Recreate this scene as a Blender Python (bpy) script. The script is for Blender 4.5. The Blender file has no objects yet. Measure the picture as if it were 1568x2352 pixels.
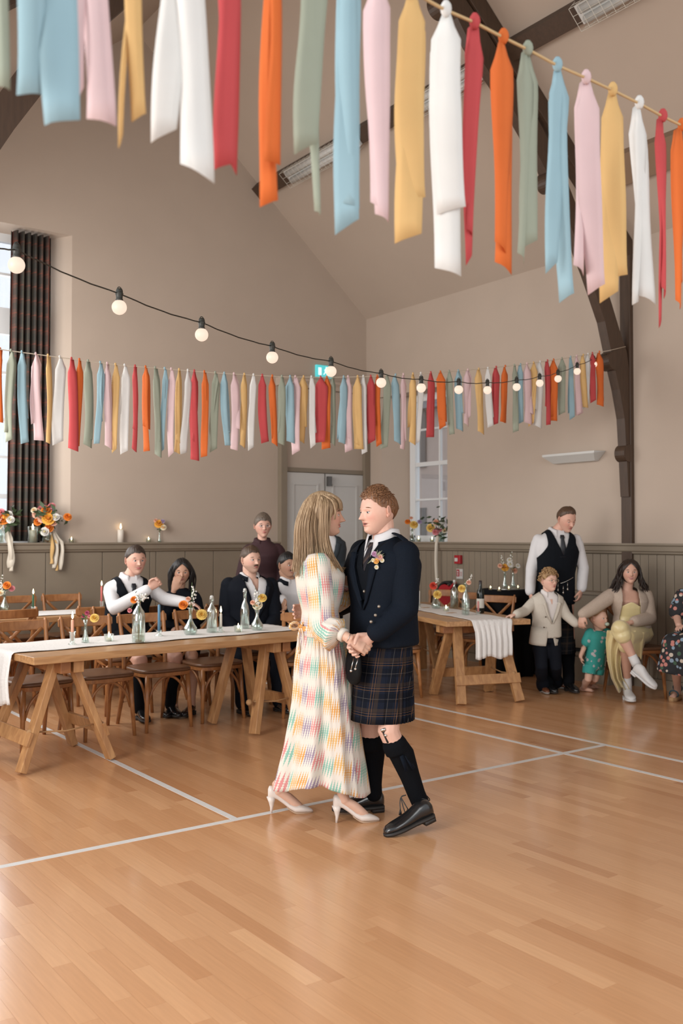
import bpy, bmesh, math, random
import numpy as np
from mathutils import Vector, Matrix, noise as mnoise
random.seed(7); RNG = np.random.RandomState(7)
SC = bpy.context.scene; COL = SC.collection
pi = math.pi

# ------------------------------------------------------------------ camera
FPX = 2184.0; CAMH = 1.504; YAW = math.radians(36.24); PITCH = math.atan(55 / FPX)
cam_d = bpy.data.cameras.new('camera'); cam = bpy.data.objects.new('camera', cam_d); COL.objects.link(cam)
cam.location = (0, 0, CAMH); cam.rotation_euler = (pi / 2 + PITCH, 0, -YAW)
cam_d.sensor_fit = 'VERTICAL'; cam_d.sensor_height = 36.0; cam_d.sensor_width = 24.0; cam_d.lens = FPX / 2352 * 36
cam_d.clip_start = 0.05; cam_d.clip_end = 200
cam_d.dof.use_dof = True; cam_d.dof.focus_distance = 5.05; cam_d.dof.aperture_fstop = 3.2
SC.camera = cam

# ------------------------------------------------------------------ light and exposure
SC.view_settings.view_transform = 'Standard'; SC.view_settings.look = 'None'
SC.view_settings.exposure = 0.0; SC.view_settings.gamma = 1.0; SC.view_settings.use_curve_mapping = False
W = bpy.data.worlds.new('overcast_sky'); SC.world = W; W.use_nodes = True
bg = W.node_tree.nodes['Background']; bg.inputs[0].default_value = (0.93, 0.97, 1.0, 1); bg.inputs[1].default_value = 1.2
def area(name, loc, target, sx, sy, power, color=(1, 1, 1)):
    d = bpy.data.lights.new(name, 'AREA'); d.shape = 'RECTANGLE'; d.size = sx; d.size_y = sy; d.energy = power; d.color = color
    o = bpy.data.objects.new(name, d); COL.objects.link(o); o.location = loc
    o.rotation_euler = (Vector(target) - Vector(loc)).to_track_quat('-Z', 'Y').to_euler(); return o
# daylight from the tall windows of the wing to the left of the photographer
area('wing_window_light', (-3.0, 3.2, 2.4), (5.5, 5.5, 1.3), 2.6, 2.8, 290, (1.0, 0.97, 0.93))
area('added_side_light', (1.30, 8.35, 2.75), (8.0, 8.6, 1.6), 3.4, 2.4, 150, (1.0, 0.97, 0.93))  # added lamp by the unseen left wall, brightens the far half of the hall
area('gable_window_light', (2.75, 11.35, 3.1), (3.3, 4.5, 0.5), 1.7, 3.2, 75, (0.95, 0.98, 1.0))
area('rear_window_light', (2.2, -3.2, 2.9), (4.5, 6.0, 1.0), 3.2, 2.6, 110, (1.0, 0.98, 0.95))

# ------------------------------------------------------------------ picture geometry helpers
_fw = np.array([math.sin(YAW) * math.cos(PITCH), math.cos(YAW) * math.cos(PITCH), math.sin(PITCH)])
_rt = np.array([math.cos(YAW), -math.sin(YAW), 0.0]); _up = np.cross(_rt, _fw)
_O = np.array([0, 0, CAMH])
_away = np.array([math.sin(YAW), math.cos(YAW), 0.0])
def ray(x, y): return _fw + _rt * (x - 784) / FPX - _up * (y - 1176) / FPX
def C(x, y, d): return _O + ray(x, y) * d
def Pz(x, y, z=0.0): r = ray(x, y); return _O + r * (z - CAMH) / r[2]
def PX(x, y, X): r = ray(x, y); return _O + r * X / r[0]
def PY(x, y, Y): r = ray(x, y); return _O + r * Y / r[1]
def V(*a): return np.array(a, dtype=float)
def unit(v): v = np.asarray(v, float); return v / (np.linalg.norm(v) + 1e-12)

# ------------------------------------------------------------------ materials
MATS = {}
def lin(c):
    return tuple(((x / 12.92) if x <= 0.04045 else ((x + 0.055) / 1.055) ** 2.4) for x in c)
def S(r, g, b): return lin((r / 255, g / 255, b / 255))
def newmat(name):
    m = bpy.data.materials.new(name); m.use_nodes = True; MATS[name] = m
    nt = m.node_tree; return m, nt, nt.nodes['Principled BSDF']
def mat(name, col, rough=0.6, metal=0.0, var=0.0, scale=20.0, bump=0.0, stretch=None, spec=None, coord='Object', coat=0.0, sheen=0.0):
    if name in MATS: return MATS[name]
    m, nt, b = newmat(name); N = nt.nodes; L = nt.links
    b.inputs['Base Color'].default_value = (*col, 1); b.inputs['Roughness'].default_value = rough; b.inputs['Metallic'].default_value = metal
    if spec is not None: b.inputs['Specular IOR Level'].default_value = spec
    if coat: b.inputs['Coat Weight'].default_value = coat; b.inputs['Coat Roughness'].default_value = 0.15
    if sheen: b.inputs['Sheen Weight'].default_value = sheen
    if var or bump:
        tc = N.new('ShaderNodeTexCoord'); mp = N.new('ShaderNodeMapping'); L.new(tc.outputs[coord], mp.inputs[0])
        if stretch: mp.inputs['Scale'].default_value = stretch
        nz = N.new('ShaderNodeTexNoise'); nz.inputs['Scale'].default_value = scale; nz.inputs['Detail'].default_value = 4
        L.new(mp.outputs[0], nz.inputs['Vector'])
        if var:
            hs = N.new('ShaderNodeMix'); hs.data_type = 'RGBA'
            hs.inputs[6].default_value = (*[max(0, c * (1 - var)) for c in col], 1); hs.inputs[7].default_value = (*[min(1, c * (1 + var)) for c in col], 1)
            L.new(nz.outputs[0], hs.inputs[0]); L.new(hs.outputs[2], b.inputs['Base Color'])
        if bump:
            bp = N.new('ShaderNodeBump'); bp.inputs['Strength'].default_value = bump; bp.inputs['Distance'].default_value = 0.01
            L.new(nz.outputs[0], bp.inputs['Height']); L.new(bp.outputs[0], b.inputs['Normal'])
    return m
def attr_mat(name, attr='Col', rough=0.5, sss=0.0, var=0.0, scale=60, spec=0.4):
    if name in MATS: return MATS[name]
    m, nt, b = newmat(name); N = nt.nodes; L = nt.links
    a = N.new('ShaderNodeAttribute'); a.attribute_name = attr; b.inputs['Roughness'].default_value = rough; b.inputs['Specular IOR Level'].default_value = spec
    src = a.outputs['Color']
    if var:
        nz = N.new('ShaderNodeTexNoise'); nz.inputs['Scale'].default_value = scale; nz.inputs['Detail'].default_value = 3
        tc = N.new('ShaderNodeTexCoord'); L.new(tc.outputs['Object'], nz.inputs['Vector'])
        mr = N.new('ShaderNodeMapRange'); mr.inputs[3].default_value = 1 - var; mr.inputs[4].default_value = 1 + var; L.new(nz.outputs[0], mr.inputs[0])
        mx = N.new('ShaderNodeMix'); mx.data_type = 'RGBA'; mx.blend_type = 'MULTIPLY'; mx.inputs[0].default_value = 1
        L.new(src, mx.inputs[6]); L.new(mr.outputs[0], mx.inputs[7]); src = mx.outputs[2]
    L.new(src, b.inputs['Base Color'])
    if sss:
        b.inputs['Subsurface Weight'].default_value = sss; b.inputs['Subsurface Radius'].default_value = (1.0, 0.35, 0.2); b.inputs['Subsurface Scale'].default_value = 0.012
    return m
def glass(name, tint=(0.9, 0.95, 0.94), trans=0.88):
    if name in MATS: return MATS[name]
    m = bpy.data.materials.new(name); m.use_nodes = True; MATS[name] = m; nt = m.node_tree; N = nt.nodes; L = nt.links
    N.remove(N['Principled BSDF']); out = N['Material Output']
    t = N.new('ShaderNodeBsdfTransparent'); t.inputs[0].default_value = (*tint, 1)
    g = N.new('ShaderNodeBsdfGlossy'); g.inputs['Roughness'].default_value = 0.05; g.inputs[0].default_value = (1, 1, 1, 1)
    lw = N.new('ShaderNodeLayerWeight'); lw.inputs[0].default_value = 0.35
    mr = N.new('ShaderNodeMapRange'); mr.inputs[3].default_value = 1 - trans; mr.inputs[4].default_value = 0.75; L.new(lw.outputs['Facing'], mr.inputs[0])
    mx = N.new('ShaderNodeMixShader'); L.new(mr.outputs[0], mx.inputs[0]); L.new(t.outputs[0], mx.inputs[1]); L.new(g.outputs[0], mx.inputs[2])
    L.new(mx.outputs[0], out.inputs[0]); return m
def emit(name, col, strength):
    if name in MATS: return MATS[name]
    m, nt, b = newmat(name); b.inputs['Base Color'].default_value = (*col, 1)
    b.inputs['Emission Color'].default_value = (*col, 1); b.inputs['Emission Strength'].default_value = strength; return m
class NB:
    """tiny node-graph builder for maths in materials"""
    def __init__(s, nt): s.nt = nt
    def m(s, op, a, b=0.0, c=0.0):
        n = s.nt.nodes.new('ShaderNodeMath'); n.operation = op
        for i, x in enumerate((a, b, c)):
            if isinstance(x, (int, float)): n.inputs[i].default_value = x
            else: s.nt.links.new(x, n.inputs[i])
        return n.outputs[0]
    def mix(s, fac, a, b):
        n = s.nt.nodes.new('ShaderNodeMix'); n.data_type = 'RGBA'
        for i, x in ((0, fac), (6, a), (7, b)):
            if isinstance(x, (int, float)): n.inputs[i].default_value = x
            elif isinstance(x, tuple): n.inputs[i].default_value = (*x, 1)
            else: s.nt.links.new(x, n.inputs[i])
        return n.outputs[2]
    def uv(s, attr):
        a = s.nt.nodes.new('ShaderNodeAttribute'); a.attribute_name = attr
        sp = s.nt.nodes.new('ShaderNodeSeparateXYZ'); s.nt.links.new(a.outputs['Vector'], sp.inputs[0]); return sp.outputs

# ------------------------------------------------------------------ mesh builder
class M:
    def __init__(s): s.v = []; s.f = []; s.n = 0; s.mi = []
    def add(s, v, f, mi=0):
        v = np.asarray(v, float).reshape(-1, 3); s.v.append(v); s.f += [tuple(int(i) + s.n for i in q) for q in f]; s.mi += [mi] * len(f); s.n += len(v); return s
    def verts(s): return np.vstack(s.v) if s.v else np.zeros((0, 3))
    def box(s, c, size, ax=None, mi=0):
        hx, hy, hz = [x / 2 for x in size]; ax = np.eye(3) if ax is None else np.asarray(ax, float); c = np.asarray(c, float)
        v = [c + ax[0] * hx * i + ax[1] * hy * j + ax[2] * hz * k for i in (-1, 1) for j in (-1, 1) for k in (-1, 1)]
        return s.add(v, [(0, 1, 3, 2), (4, 6, 7, 5), (0, 4, 5, 1), (2, 3, 7, 6), (0, 2, 6, 4), (1, 5, 7, 3)], mi)
    def bbox(s, x0, x1, y0, y1, z0, z1, mi=0): return s.box(((x0 + x1) / 2, (y0 + y1) / 2, (z0 + z1) / 2), (abs(x1 - x0), abs(y1 - y0), abs(z1 - z0)), None, mi)
    def bar(s, a, b, w, h, side=None, mi=0):
        a = np.asarray(a, float); b = np.asarray(b, float); d = unit(b - a)
        sd = np.asarray(side, float) if side is not None else (V(0, 0, 1) if abs(d[2]) < 0.9 else V(1, 0, 0))
        sd = unit(sd - d * np.dot(sd, d)); t = np.cross(d, sd)
        return s.box((a + b) / 2, (np.linalg.norm(b - a), w, h), [d, sd, t], mi)
    def loft(s, rings, closed=True, cap=True, mi=0):
        k = len(rings[0]); base = s.n; f = []
        for i in range(len(rings) - 1):
            for j in range(k if closed else k - 1):
                j2 = (j + 1) % k; f.append((i * k + j, i * k + j2, (i + 1) * k + j2, (i + 1) * k + j))
        if cap and closed: f.append(tuple(range(k - 1, -1, -1))); f.append(tuple((len(rings) - 1) * k + j for j in range(k)))
        return s.add(np.vstack(rings), f, mi)
    def tube(s, pts, rad, n=10, mi=0, flat=1.0, side=None, round_ends=False):
        pts = [np.asarray(p, float) for p in pts]
        if np.isscalar(rad): rad = [rad] * len(pts)
        rad = list(rad)
        if round_ends:
            d0 = unit(pts[0] - pts[1]); d1 = unit(pts[-1] - pts[-2]); r0, r1 = rad[0], rad[-1]
            pts = [pts[0] + d0 * r0 * .92, pts[0] + d0 * r0 * .6] + pts + [pts[-1] + d1 * r1 * .6, pts[-1] + d1 * r1 * .92]
            rad = [r0 * .38, r0 * .8] + rad + [r1 * .8, r1 * .38]
        rings = []; ref = None
        for i, p in enumerate(pts):
            d = unit((pts[min(i + 1, len(pts) - 1)] - pts[max(i - 1, 0)]))
            if ref is None: ref = np.asarray(side, float) if side is not None else (V(0, 0, 1) if abs(d[2]) < .9 else V(1, 0, 0))
            u = unit(ref - d * np.dot(ref, d)); ref = u; w = np.cross(d, u)
            a = np.linspace(0, 2 * pi, n, endpoint=False)
            rings.append(p + rad[i] * (np.outer(np.cos(a), u) + flat * np.outer(np.sin(a), w)))
        return s.loft(rings, mi=mi)
    def lathe(s, prof, c=(0, 0, 0), n=20, mi=0, cap=True):
        a = np.linspace(0, 2 * pi, n, endpoint=False); c = np.asarray(c, float)
        return s.loft([c + np.column_stack([r * np.cos(a), r * np.sin(a), np.full(n, z)]) for r, z in prof], mi=mi, cap=cap)
    def ball(s, c, r, n=10, m=7, ax=None, mi=0):
        r = (r, r, r) if np.isscalar(r) else r; ax = np.eye(3) if ax is None else np.asarray(ax, float); c = np.asarray(c, float); rings = []
        for i in range(1, m):
            t = pi * i / m; a = np.linspace(0, 2 * pi, n, endpoint=False)
            q = np.column_stack([np.sin(t) * np.cos(a) * r[0], np.sin(t) * np.sin(a) * r[1], np.full(n, math.cos(t) * r[2])])
            rings.append(c + q @ ax)
        k = n; base = [c + V(0, 0, r[2]) @ ax, c - V(0, 0, r[2]) @ ax]
        v = np.vstack(rings + [np.array(base)]); f = []; T = (m - 1) * k
        for i in range(m - 2):
            for j in range(k): f.append((i * k + j, (i + 1) * k + j, (i + 1) * k + (j + 1) % k, i * k + (j + 1) % k))
        for j in range(k): f.append((T, j, (j + 1) % k)); f.append((T + 1, (m - 2) * k + (j + 1) % k, (m - 2) * k + j))
        return s.add(v, f, mi)
    def prism(s, poly, axis, lo, hi, mi=0):
        """poly: list of 2-D points in the plane of the other two axes, extruded along axis"""
        P = np.asarray(poly, float); k = len(P); o = [i for i in range(3) if i != axis]; v = np.zeros((2 * k, 3))
        for q, h in ((0, lo), (1, hi)): v[q * k:(q + 1) * k, o[0]] = P[:, 0]; v[q * k:(q + 1) * k, o[1]] = P[:, 1]; v[q * k:(q + 1) * k, axis] = h
        f = [tuple(range(k)), tuple(range(2 * k - 1, k - 1, -1))] + [(i, i + k, (i + 1) % k + k, (i + 1) % k) for i in range(k)]
        return s.add(v, f, mi)

def wloc(o):
    return np.array(o['_w']) if o is not None and '_w' in o.keys() else np.zeros(3)
def ob(name, mb, mats, parent=None, smooth=False, world=True, loc=None, attrs=None, bevel=0.0):
    """link ONE mesh object; in world mode the vertices are world coordinates and are shifted to the parent"""
    v, f = (mb.verts(), mb.f) if isinstance(mb, M) else mb
    v = np.array(v, float)
    off = np.zeros(3)
    if parent is not None and world: off = PW.get(parent.name, np.zeros(3))
    elif loc is not None and world: off = np.asarray(loc, float)
    me = bpy.data.meshes.new(name); me.from_pydata((v - off).tolist(), [], f if isinstance(f, list) else f.tolist())
    if not isinstance(mats, (list, tuple)): mats = [mats]
    for m in mats: me.materials.append(m)
    if isinstance(mb, M) and len(mats) > 1: me.polygons.foreach_set('material_index', mb.mi)
    if len(me.polygons) < 6000:
        bm = bmesh.new(); bm.from_mesh(me); bmesh.ops.recalc_face_normals(bm, faces=bm.faces); bm.to_mesh(me); bm.free()
    if smooth: me.polygons.foreach_set('use_smooth', [True] * len(me.polygons))
    if attrs:
        for an, arr in attrs.items():
            arr = np.asarray(arr, float)
            if arr.shape[1] == 2: a = me.attributes.new(an, 'FLOAT2', 'POINT'); a.data.foreach_set('vector', arr.ravel())
            else:
                a = me.attributes.new(an, 'FLOAT_COLOR', 'POINT'); a.data.foreach_set('color', np.column_stack([arr[:, :3], np.ones(len(arr))]).ravel())
    o = bpy.data.objects.new(name, me); COL.objects.link(o)
    if bevel:
        md = o.modifiers.new('bevel', 'BEVEL'); md.width = bevel; md.segments = 2; md.limit_method = 'ANGLE'
    if parent is not None:
        o.parent = parent; PW[o.name] = off.copy() if world else np.zeros(3)
    else:
        o.location = off if loc is None else loc; PW[o.name] = np.asarray(o.location, float)
    return o
PW = {}
def tag(o, label, cat, group=None):
    o['label'] = label; o['category'] = cat
    if group: o['group'] = group
    return o
def thing(name, label, cat, loc=(0, 0, 0), rz=0.0, group=None):
    o = bpy.data.objects.new(name, None); COL.objects.link(o); o.location = tuple(float(x) for x in loc); o.rotation_euler = (0, 0, rz)
    o.empty_display_size = 0.05; PW[o.name] = np.asarray(loc, float); return tag(o, label, cat, group)
def struct(name, mb, m, parent=None, **k):
    o = ob(name, mb, m, parent, **k)
    if parent is None: o['kind'] = 'structure'
    return o
def copy_tree(root, loc, rz, label, group=None):
    r = root.copy(); COL.objects.link(r); r.location = tuple(float(x) for x in loc); r.rotation_euler = (0, 0, rz); r['label'] = label
    if group: r['group'] = group
    def rec(a, b):
        for ch in [c for c in COL.objects if c.parent == a]:
            c = ch.copy(); COL.objects.link(c); c.parent = b; rec(ch, c)
    rec(root, r); PW[r.name] = np.asarray(loc, float); return r
# ================================================================== the hall
XW = 8.069; YG = 10.423; XR = 4.62; XL = 2 * XR - XW; ZE = 4.518; KS = 0.862; ZR = ZE + KS * (XW - XR); DADO = 1.43; YT = 6.06
def zc(x): return ZE + KS * (XW - max(x, 2 * XR - x))
m_plaster = mat('cream_plaster', (0.475, 0.388, 0.318), 0.85, var=0.05, scale=2.5, bump=0.04)
m_ceil = mat('cream_ceiling_paint', (0.445, 0.36, 0.292), 0.9, var=0.04, scale=2.0)
m_dado = mat('taupe_panel_paint', (0.235, 0.192, 0.142), 0.5, var=0.06, scale=9, bump=0.03)
m_timber = mat('dark_stained_timber', (0.060, 0.034, 0.020), 0.5, var=0.35, scale=7, stretch=(6, 6, 1), bump=0.1)
m_white = mat('white_gloss_paint', (0.55, 0.54, 0.52), 0.4, var=0.02)
m_sash = mat('white_sash_paint', (0.75, 0.77, 0.78), 0.4)
m_pane = glass('window_glass', (0.97, 0.98, 1.0), 0.95)

# floor: a slab, beech strips laid along the hall, painted court lines
m_slab = mat('dark_subfloor', (0.16, 0.085, 0.04), 0.7, var=0.1)
floor = struct('floor', M().bbox(-3.5, XW + .5, -2.5, YG + .4, -0.12, -0.0135), m_slab)
fm, nt, b = newmat('beech_strip_floor'); nb = NB(nt); N = nt.nodes; L = nt.links
at = N.new('ShaderNodeAttribute'); at.attribute_name = 'Col'
tc = N.new('ShaderNodeTexCoord'); mp = N.new('ShaderNodeMapping'); mp.inputs['Scale'].default_value = (26, 1.6, 8); L.new(tc.outputs['Object'], mp.inputs[0])
nz = N.new('ShaderNodeTexNoise'); nz.inputs['Scale'].default_value = 3.0; nz.inputs['Detail'].default_value = 5; L.new(mp.outputs[0], nz.inputs['Vector'])
g = N.new('ShaderNodeMapRange'); g.inputs[3].default_value = 0.86; g.inputs[4].default_value = 1.12; L.new(nz.outputs[0], g.inputs[0])
mx = N.new('ShaderNodeMix'); mx.data_type = 'RGBA'; mx.blend_type = 'MULTIPLY'; mx.inputs[0].default_value = 1; L.new(at.outputs['Color'], mx.inputs[6]); L.new(g.outputs[0], mx.inputs[7])
L.new(mx.outputs[2], b.inputs['Base Color']); b.inputs['Roughness'].default_value = 0.27; b.inputs['Coat Weight'].default_value = 0.35; b.inputs['Coat Roughness'].default_value = 0.12
PWID = 0.071; variants = []
def plank_col():
    t = min(1, max(0, RNG.normal(0.40, 0.13)))
    if RNG.rand() < 0.05: t = 0.7 + 0.15 * RNG.rand()
    a = np.array([0.68, 0.385, 0.20]); c = np.array([0.45, 0.20, 0.083]); return a * (1 - t) + c * t
planks = []
for i in range(int((XW + 1.6) / PWID) + 1):
    x = -1.6 + (i + .5) * PWID; y = -0.5 - RNG.rand() * 0.7
    if x > XW - .02: break
    while y < YG:
        ln = 0.40 + 0.9 * RNG.rand() ** 1.3; planks.append([x, y, min(ln, YG - y)]); y += ln
def plank_verts(x, y, ln, gap=0.0003, lift=0.0):
    return [(x + sx * (PWID / 2 - gap), y + (gap if sy < 0 else ln - gap), z) for sx in (-1, 1) for sy in (-1, 1) for z in (-0.0135, lift)]
BOXF = [(0, 1, 3, 2), (4, 6, 7, 5), (0, 4, 5, 1), (2, 3, 7, 6), (0, 2, 6, 4), (1, 5, 7, 3)]
def vis(p):
    q = V(p[0], p[1] + p[2] / 2, 0) - _O; d = q @ _fw
    if d < 1.5: return 0
    x = 784 + FPX * (q @ _rt) / d; y = 1176 - FPX * (q @ _up) / d
    return (p[2] * PWID / d ** 3) if -20 < x < 1590 and y < 2370 else 0
order = sorted(range(len(planks)), key=lambda i: -vis(planks[i])); near = set(order[:300])
rest = M(); cols = []; pm = {}
for i, (x, y, ln) in enumerate(planks):
    if i in near:
        key = (round(ln / 0.05), RNG.randint(5)); L_ = max(0.08, key[0] * 0.05)
        # strips of like length share a mesh; each is set by its own location and stretched to meet its neighbour
        if key not in pm:
            o = ob('plank', (np.array(plank_verts(0, 0, L_)), BOXF), fm, floor, world=False, attrs={'Col': np.tile(plank_col(), (8, 1))}); pm[key] = o.data
        else:
            o = bpy.data.objects.new('plank', pm[key]); COL.objects.link(o); o.parent = floor
        o.location = (x, y, 0); o.scale = (1, ln / L_, 1)
    else:
        rest.add(plank_verts(x, y, ln), BOXF); cols.append(np.tile(plank_col(), (8, 1)))
o = ob('plank_field', rest, fm, floor, attrs={'Col': np.vstack(cols)}); o['kind'] = 'stuff'
m_line = mat('worn_white_line_paint', (0.62, 0.60, 0.58), 0.5, var=0.1, scale=30)
A1 = Pz(538.8, 1881.2); A2 = Pz(1392.6, 1711.4); A3 = Pz(1296.4, 1731)
yA = (A1[1] + A2[1]) / 2; xc, xo, xi = A1[0], A2[0], A3[0]
def line(x0, x1, y0, y1): struct('court_line', M().bbox(x0, x1, y0, y1, 0.0, 0.0012), m_line, floor)
line(-1.5, xo + .02, yA - .02, yA + .02)
line(xc - .02, xc + .02, yA + .021, YG - .6); line(xi - .02, xi + .02, -0.4, yA - .021); line(xi - .02, xi + .02, yA + .021, YG - .6); line(xo - .02, xo + .02, -0.4, yA - .021); line(xo - .02, xo + .02, yA - .02 + .041, YG - .6)

# back gable wall with the tall window recess
WX0, WX1, WZ = 1.75, 3.86, 4.905; TH = 0.5; YB = YG + TH
w = M()
w.prism([(WX1, 0), (XW + .5, 0), (XW + .5, ZE - .4), (XW, ZE), (XR, ZR), (WX1, zc(WX1))], 1, YG, YB)
w.prism([(XL - .3, 0), (WX0, 0), (WX0, zc(WX0)), (XL - .3, zc(XL) - .25)], 1, YG, YB)
w.prism([(WX0, 0), (WX1, 0), (WX1, DADO - .02), (WX0, DADO - .02)], 1, YG, YB)
w.prism([(WX0, WZ), (WX1, WZ), (WX1, zc(WX1)), (WX0, zc(WX0))], 1, YG, YB)
w.prism([(WX1, YG), (WX1, YB), (WX1 - .24, YB - .06)], 2, DADO - .02, WZ); w.prism([(WX0, YG), (WX0 + .24, YB - .06), (WX0, YB)], 2, DADO - .02, WZ)
wall_back = struct('wall_back', w, m_plaster)
# right-hand long wall with the small sash window recess
W2Y0, W2Y1, W2Z = 8.775, 10.09, 3.40; XB = XW + .45; YF = PX(945, 1100, XB - .1)[1]
w = M(); w.bbox(XW, XB, -1.5, W2Y0, 0, ZE); w.bbox(XW, XB, W2Y1, YG, 0, ZE); w.bbox(XW, XB, W2Y0, W2Y1, 0, DADO - .02); w.bbox(XW, XB, W2Y0, W2Y1, W2Z, ZE)
w.prism([(XW, W2Y1), (XB, W2Y1), (XB - .08, YF)], 2, DADO - .02, W2Z)
wall_right = struct('wall_right', w, m_plaster)
w = M(); w.bbox(XL - .4, XL, YT + .3, 6.6, 0, ZE); w.bbox(XL - .4, XL, 10.1, YG, 0, ZE); w.bbox(XL - .4, XL, 6.6, 10.1, 0, DADO); w.bbox(XL - .4, XL, 6.6, 10.1, 4.1, ZE); w.bbox(XL - .4, XL, 8.2, 8.5, DADO, 4.1)
wall_left = struct('wall_left', w, m_plaster)
# sloping ceiling
ceiling = struct('ceiling', M().prism([(XW + .45, ZE - KS * .45 + .05), (XW, ZE), (XR, ZR), (XL, ZE), (XL - .3, ZE - .2), (XL - .3, ZE), (XR, ZR + .25), (XW + .45, ZE + .05)], 1, -1.5, YG + .5), m_ceil)

# dado: rail, boards
rail = M(); prof = [(0, 0), (.085, 0), (.085, -.018), (.07, -.03), (.066, -.075), (.05, -.088), (.05, -.098), (.034, -.11), (0, -.11)]
struct('trim_1', M().prism([(YG - a, DADO + z) for a, z in prof], 0, XL, 6.615), m_dado)
struct('trim_2', M().prism([(XW - a, DADO + z) for a, z in prof], 1, -1.5, YG - .085), m_dado)
struct('trim_3', M().bbox(WX0, WX1, YG - .02, YB - .1, DADO - .018, DADO), m_white)
struct('trim_4', M().bbox(XW - .02, XB - .08, W2Y0, W2Y1, DADO - .018, DADO), m_white)
dado_b = struct('wainscot_back', M().bbox(XL, 6.615, YG - .012, YG + .001, 0, DADO - .11), m_dado)
xs = [PY(px, 1300, YG - .03)[0] for px in (-330, -220, -110, 6, 105, 235, 344, 358, 425, 490, 560)] + [6.615]
for a, c in zip(xs[:-1], xs[1:]): ob('panel', M().bbox(a + .004, c - .004, YG - .03, YG - .012, 0.10, DADO - .112), m_dado, dado_b, bevel=.003)
ob('skirting', M().bbox(XL, 6.615, YG - .036, YG - .012, 0, .098), m_dado, dado_b)
dado_r = struct('wainscot_right', M().bbox(XW - .01, XW + .001, -1.5, YG, 0, DADO - .11), m_dado)
BW = .098; bmesh_shared = None; y = 2.2
while y < YG - .05:
    if bmesh_shared is None:
        o = ob('board', M().bbox(-.012, 0, .002, BW - .002, .10, DADO - .112), m_dado, dado_r, world=False, bevel=.004); bmesh_shared = o.data
    else:
        o = bpy.data.objects.new('board', bmesh_shared); COL.objects.link(o); o.parent = dado_r; md = o.modifiers.new('bevel', 'BEVEL'); md.width = .004; md.segments = 2
    o.location = (XW - .01, y, 0); y += BW
ob('skirting', M().bbox(XW - .03, XW - .01, -1.5, YG - .03, 0, .098), m_dado, dado_r)

# tall window in the gable
YWI = YB - .08
wf = M(); wx0, wx1 = WX0 + .22, WX1 - .22
wf.bbox(wx0, wx0 + .07, YWI - .04, YWI + .04, DADO, WZ); wf.bbox(wx1 - .07, wx1, YWI - .04, YWI + .04, DADO, WZ); wf.bbox(wx0, wx1, YWI - .04, YWI + .04, WZ - .09, WZ); wf.bbox(wx0, wx1, YWI - .04, YWI + .04, DADO, DADO + .08)
win1 = struct('window_1', wf, m_sash)
for py, h in ((631, .03), (738, .30), (857, .03), (965, .035), (1050, .03), (1140, .05)):
    z = PY(10, py, YWI)[2]; ob('glazing_bar', M().bbox(wx0 + .07, wx1 - .07, YWI - .025, YWI + .025, z - h / 2, z + h / 2), m_sash, win1)
for k in (1, 2):
    xx = wx0 + .07 + k * (wx1 - wx0 - .14) / 3; ob('glazing_bar', M().bbox(xx - .015, xx + .015, YWI - .02, YWI + .02, DADO + .08, WZ - .09), m_sash, win1)
ob('pane', M().bbox(wx0 + .05, wx1 - .05, YWI - .004, YWI + .004, DADO + .05, WZ - .05), m_pane, win1)
# small sash window in the right wall
XWI = XB - .10; wf = M(); a0, a1 = W2Y0 + .02, YF
wf.bbox(XWI - .03, XWI + .05, a1 - .11, a1, DADO, W2Z); wf.bbox(XWI - .03, XWI + .05, a0, a0 + .08, DADO, W2Z); wf.bbox(XWI - .03, XWI + .05, a0, a1, W2Z - .09, W2Z); wf.bbox(XWI - .03, XWI + .05, a0, a1, DADO, DADO + .08)
win2 = struct('window_2', wf, m_sash)
def zat(py): return PX(990, py, XWI)[2]
for py, h in ((1065, .055), (1147, .025), (985, .025)):
    ob('glazing_bar', M().bbox(XWI - .02, XWI + .03, a0, a1, zat(py) - h / 2, zat(py) + h / 2), m_sash, win2)
for pxx in (1011,):
    yy = PX(pxx, 1100, XWI)[1]; ob('glazing_bar', M().bbox(XWI - .015, XWI + .02, yy - .014, yy + .014, DADO, W2Z), m_sash, win2)
ob('pane', M().bbox(XWI + .006, XWI + .012, a0, a1, DADO, W2Z), m_pane, win2)
ob('window_head', M().bbox(XW - .05, XW + .05, W2Y0 - .06, W2Y1 + .06, W2Z - .02, W2Z + .12), m_plaster, win2)

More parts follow.
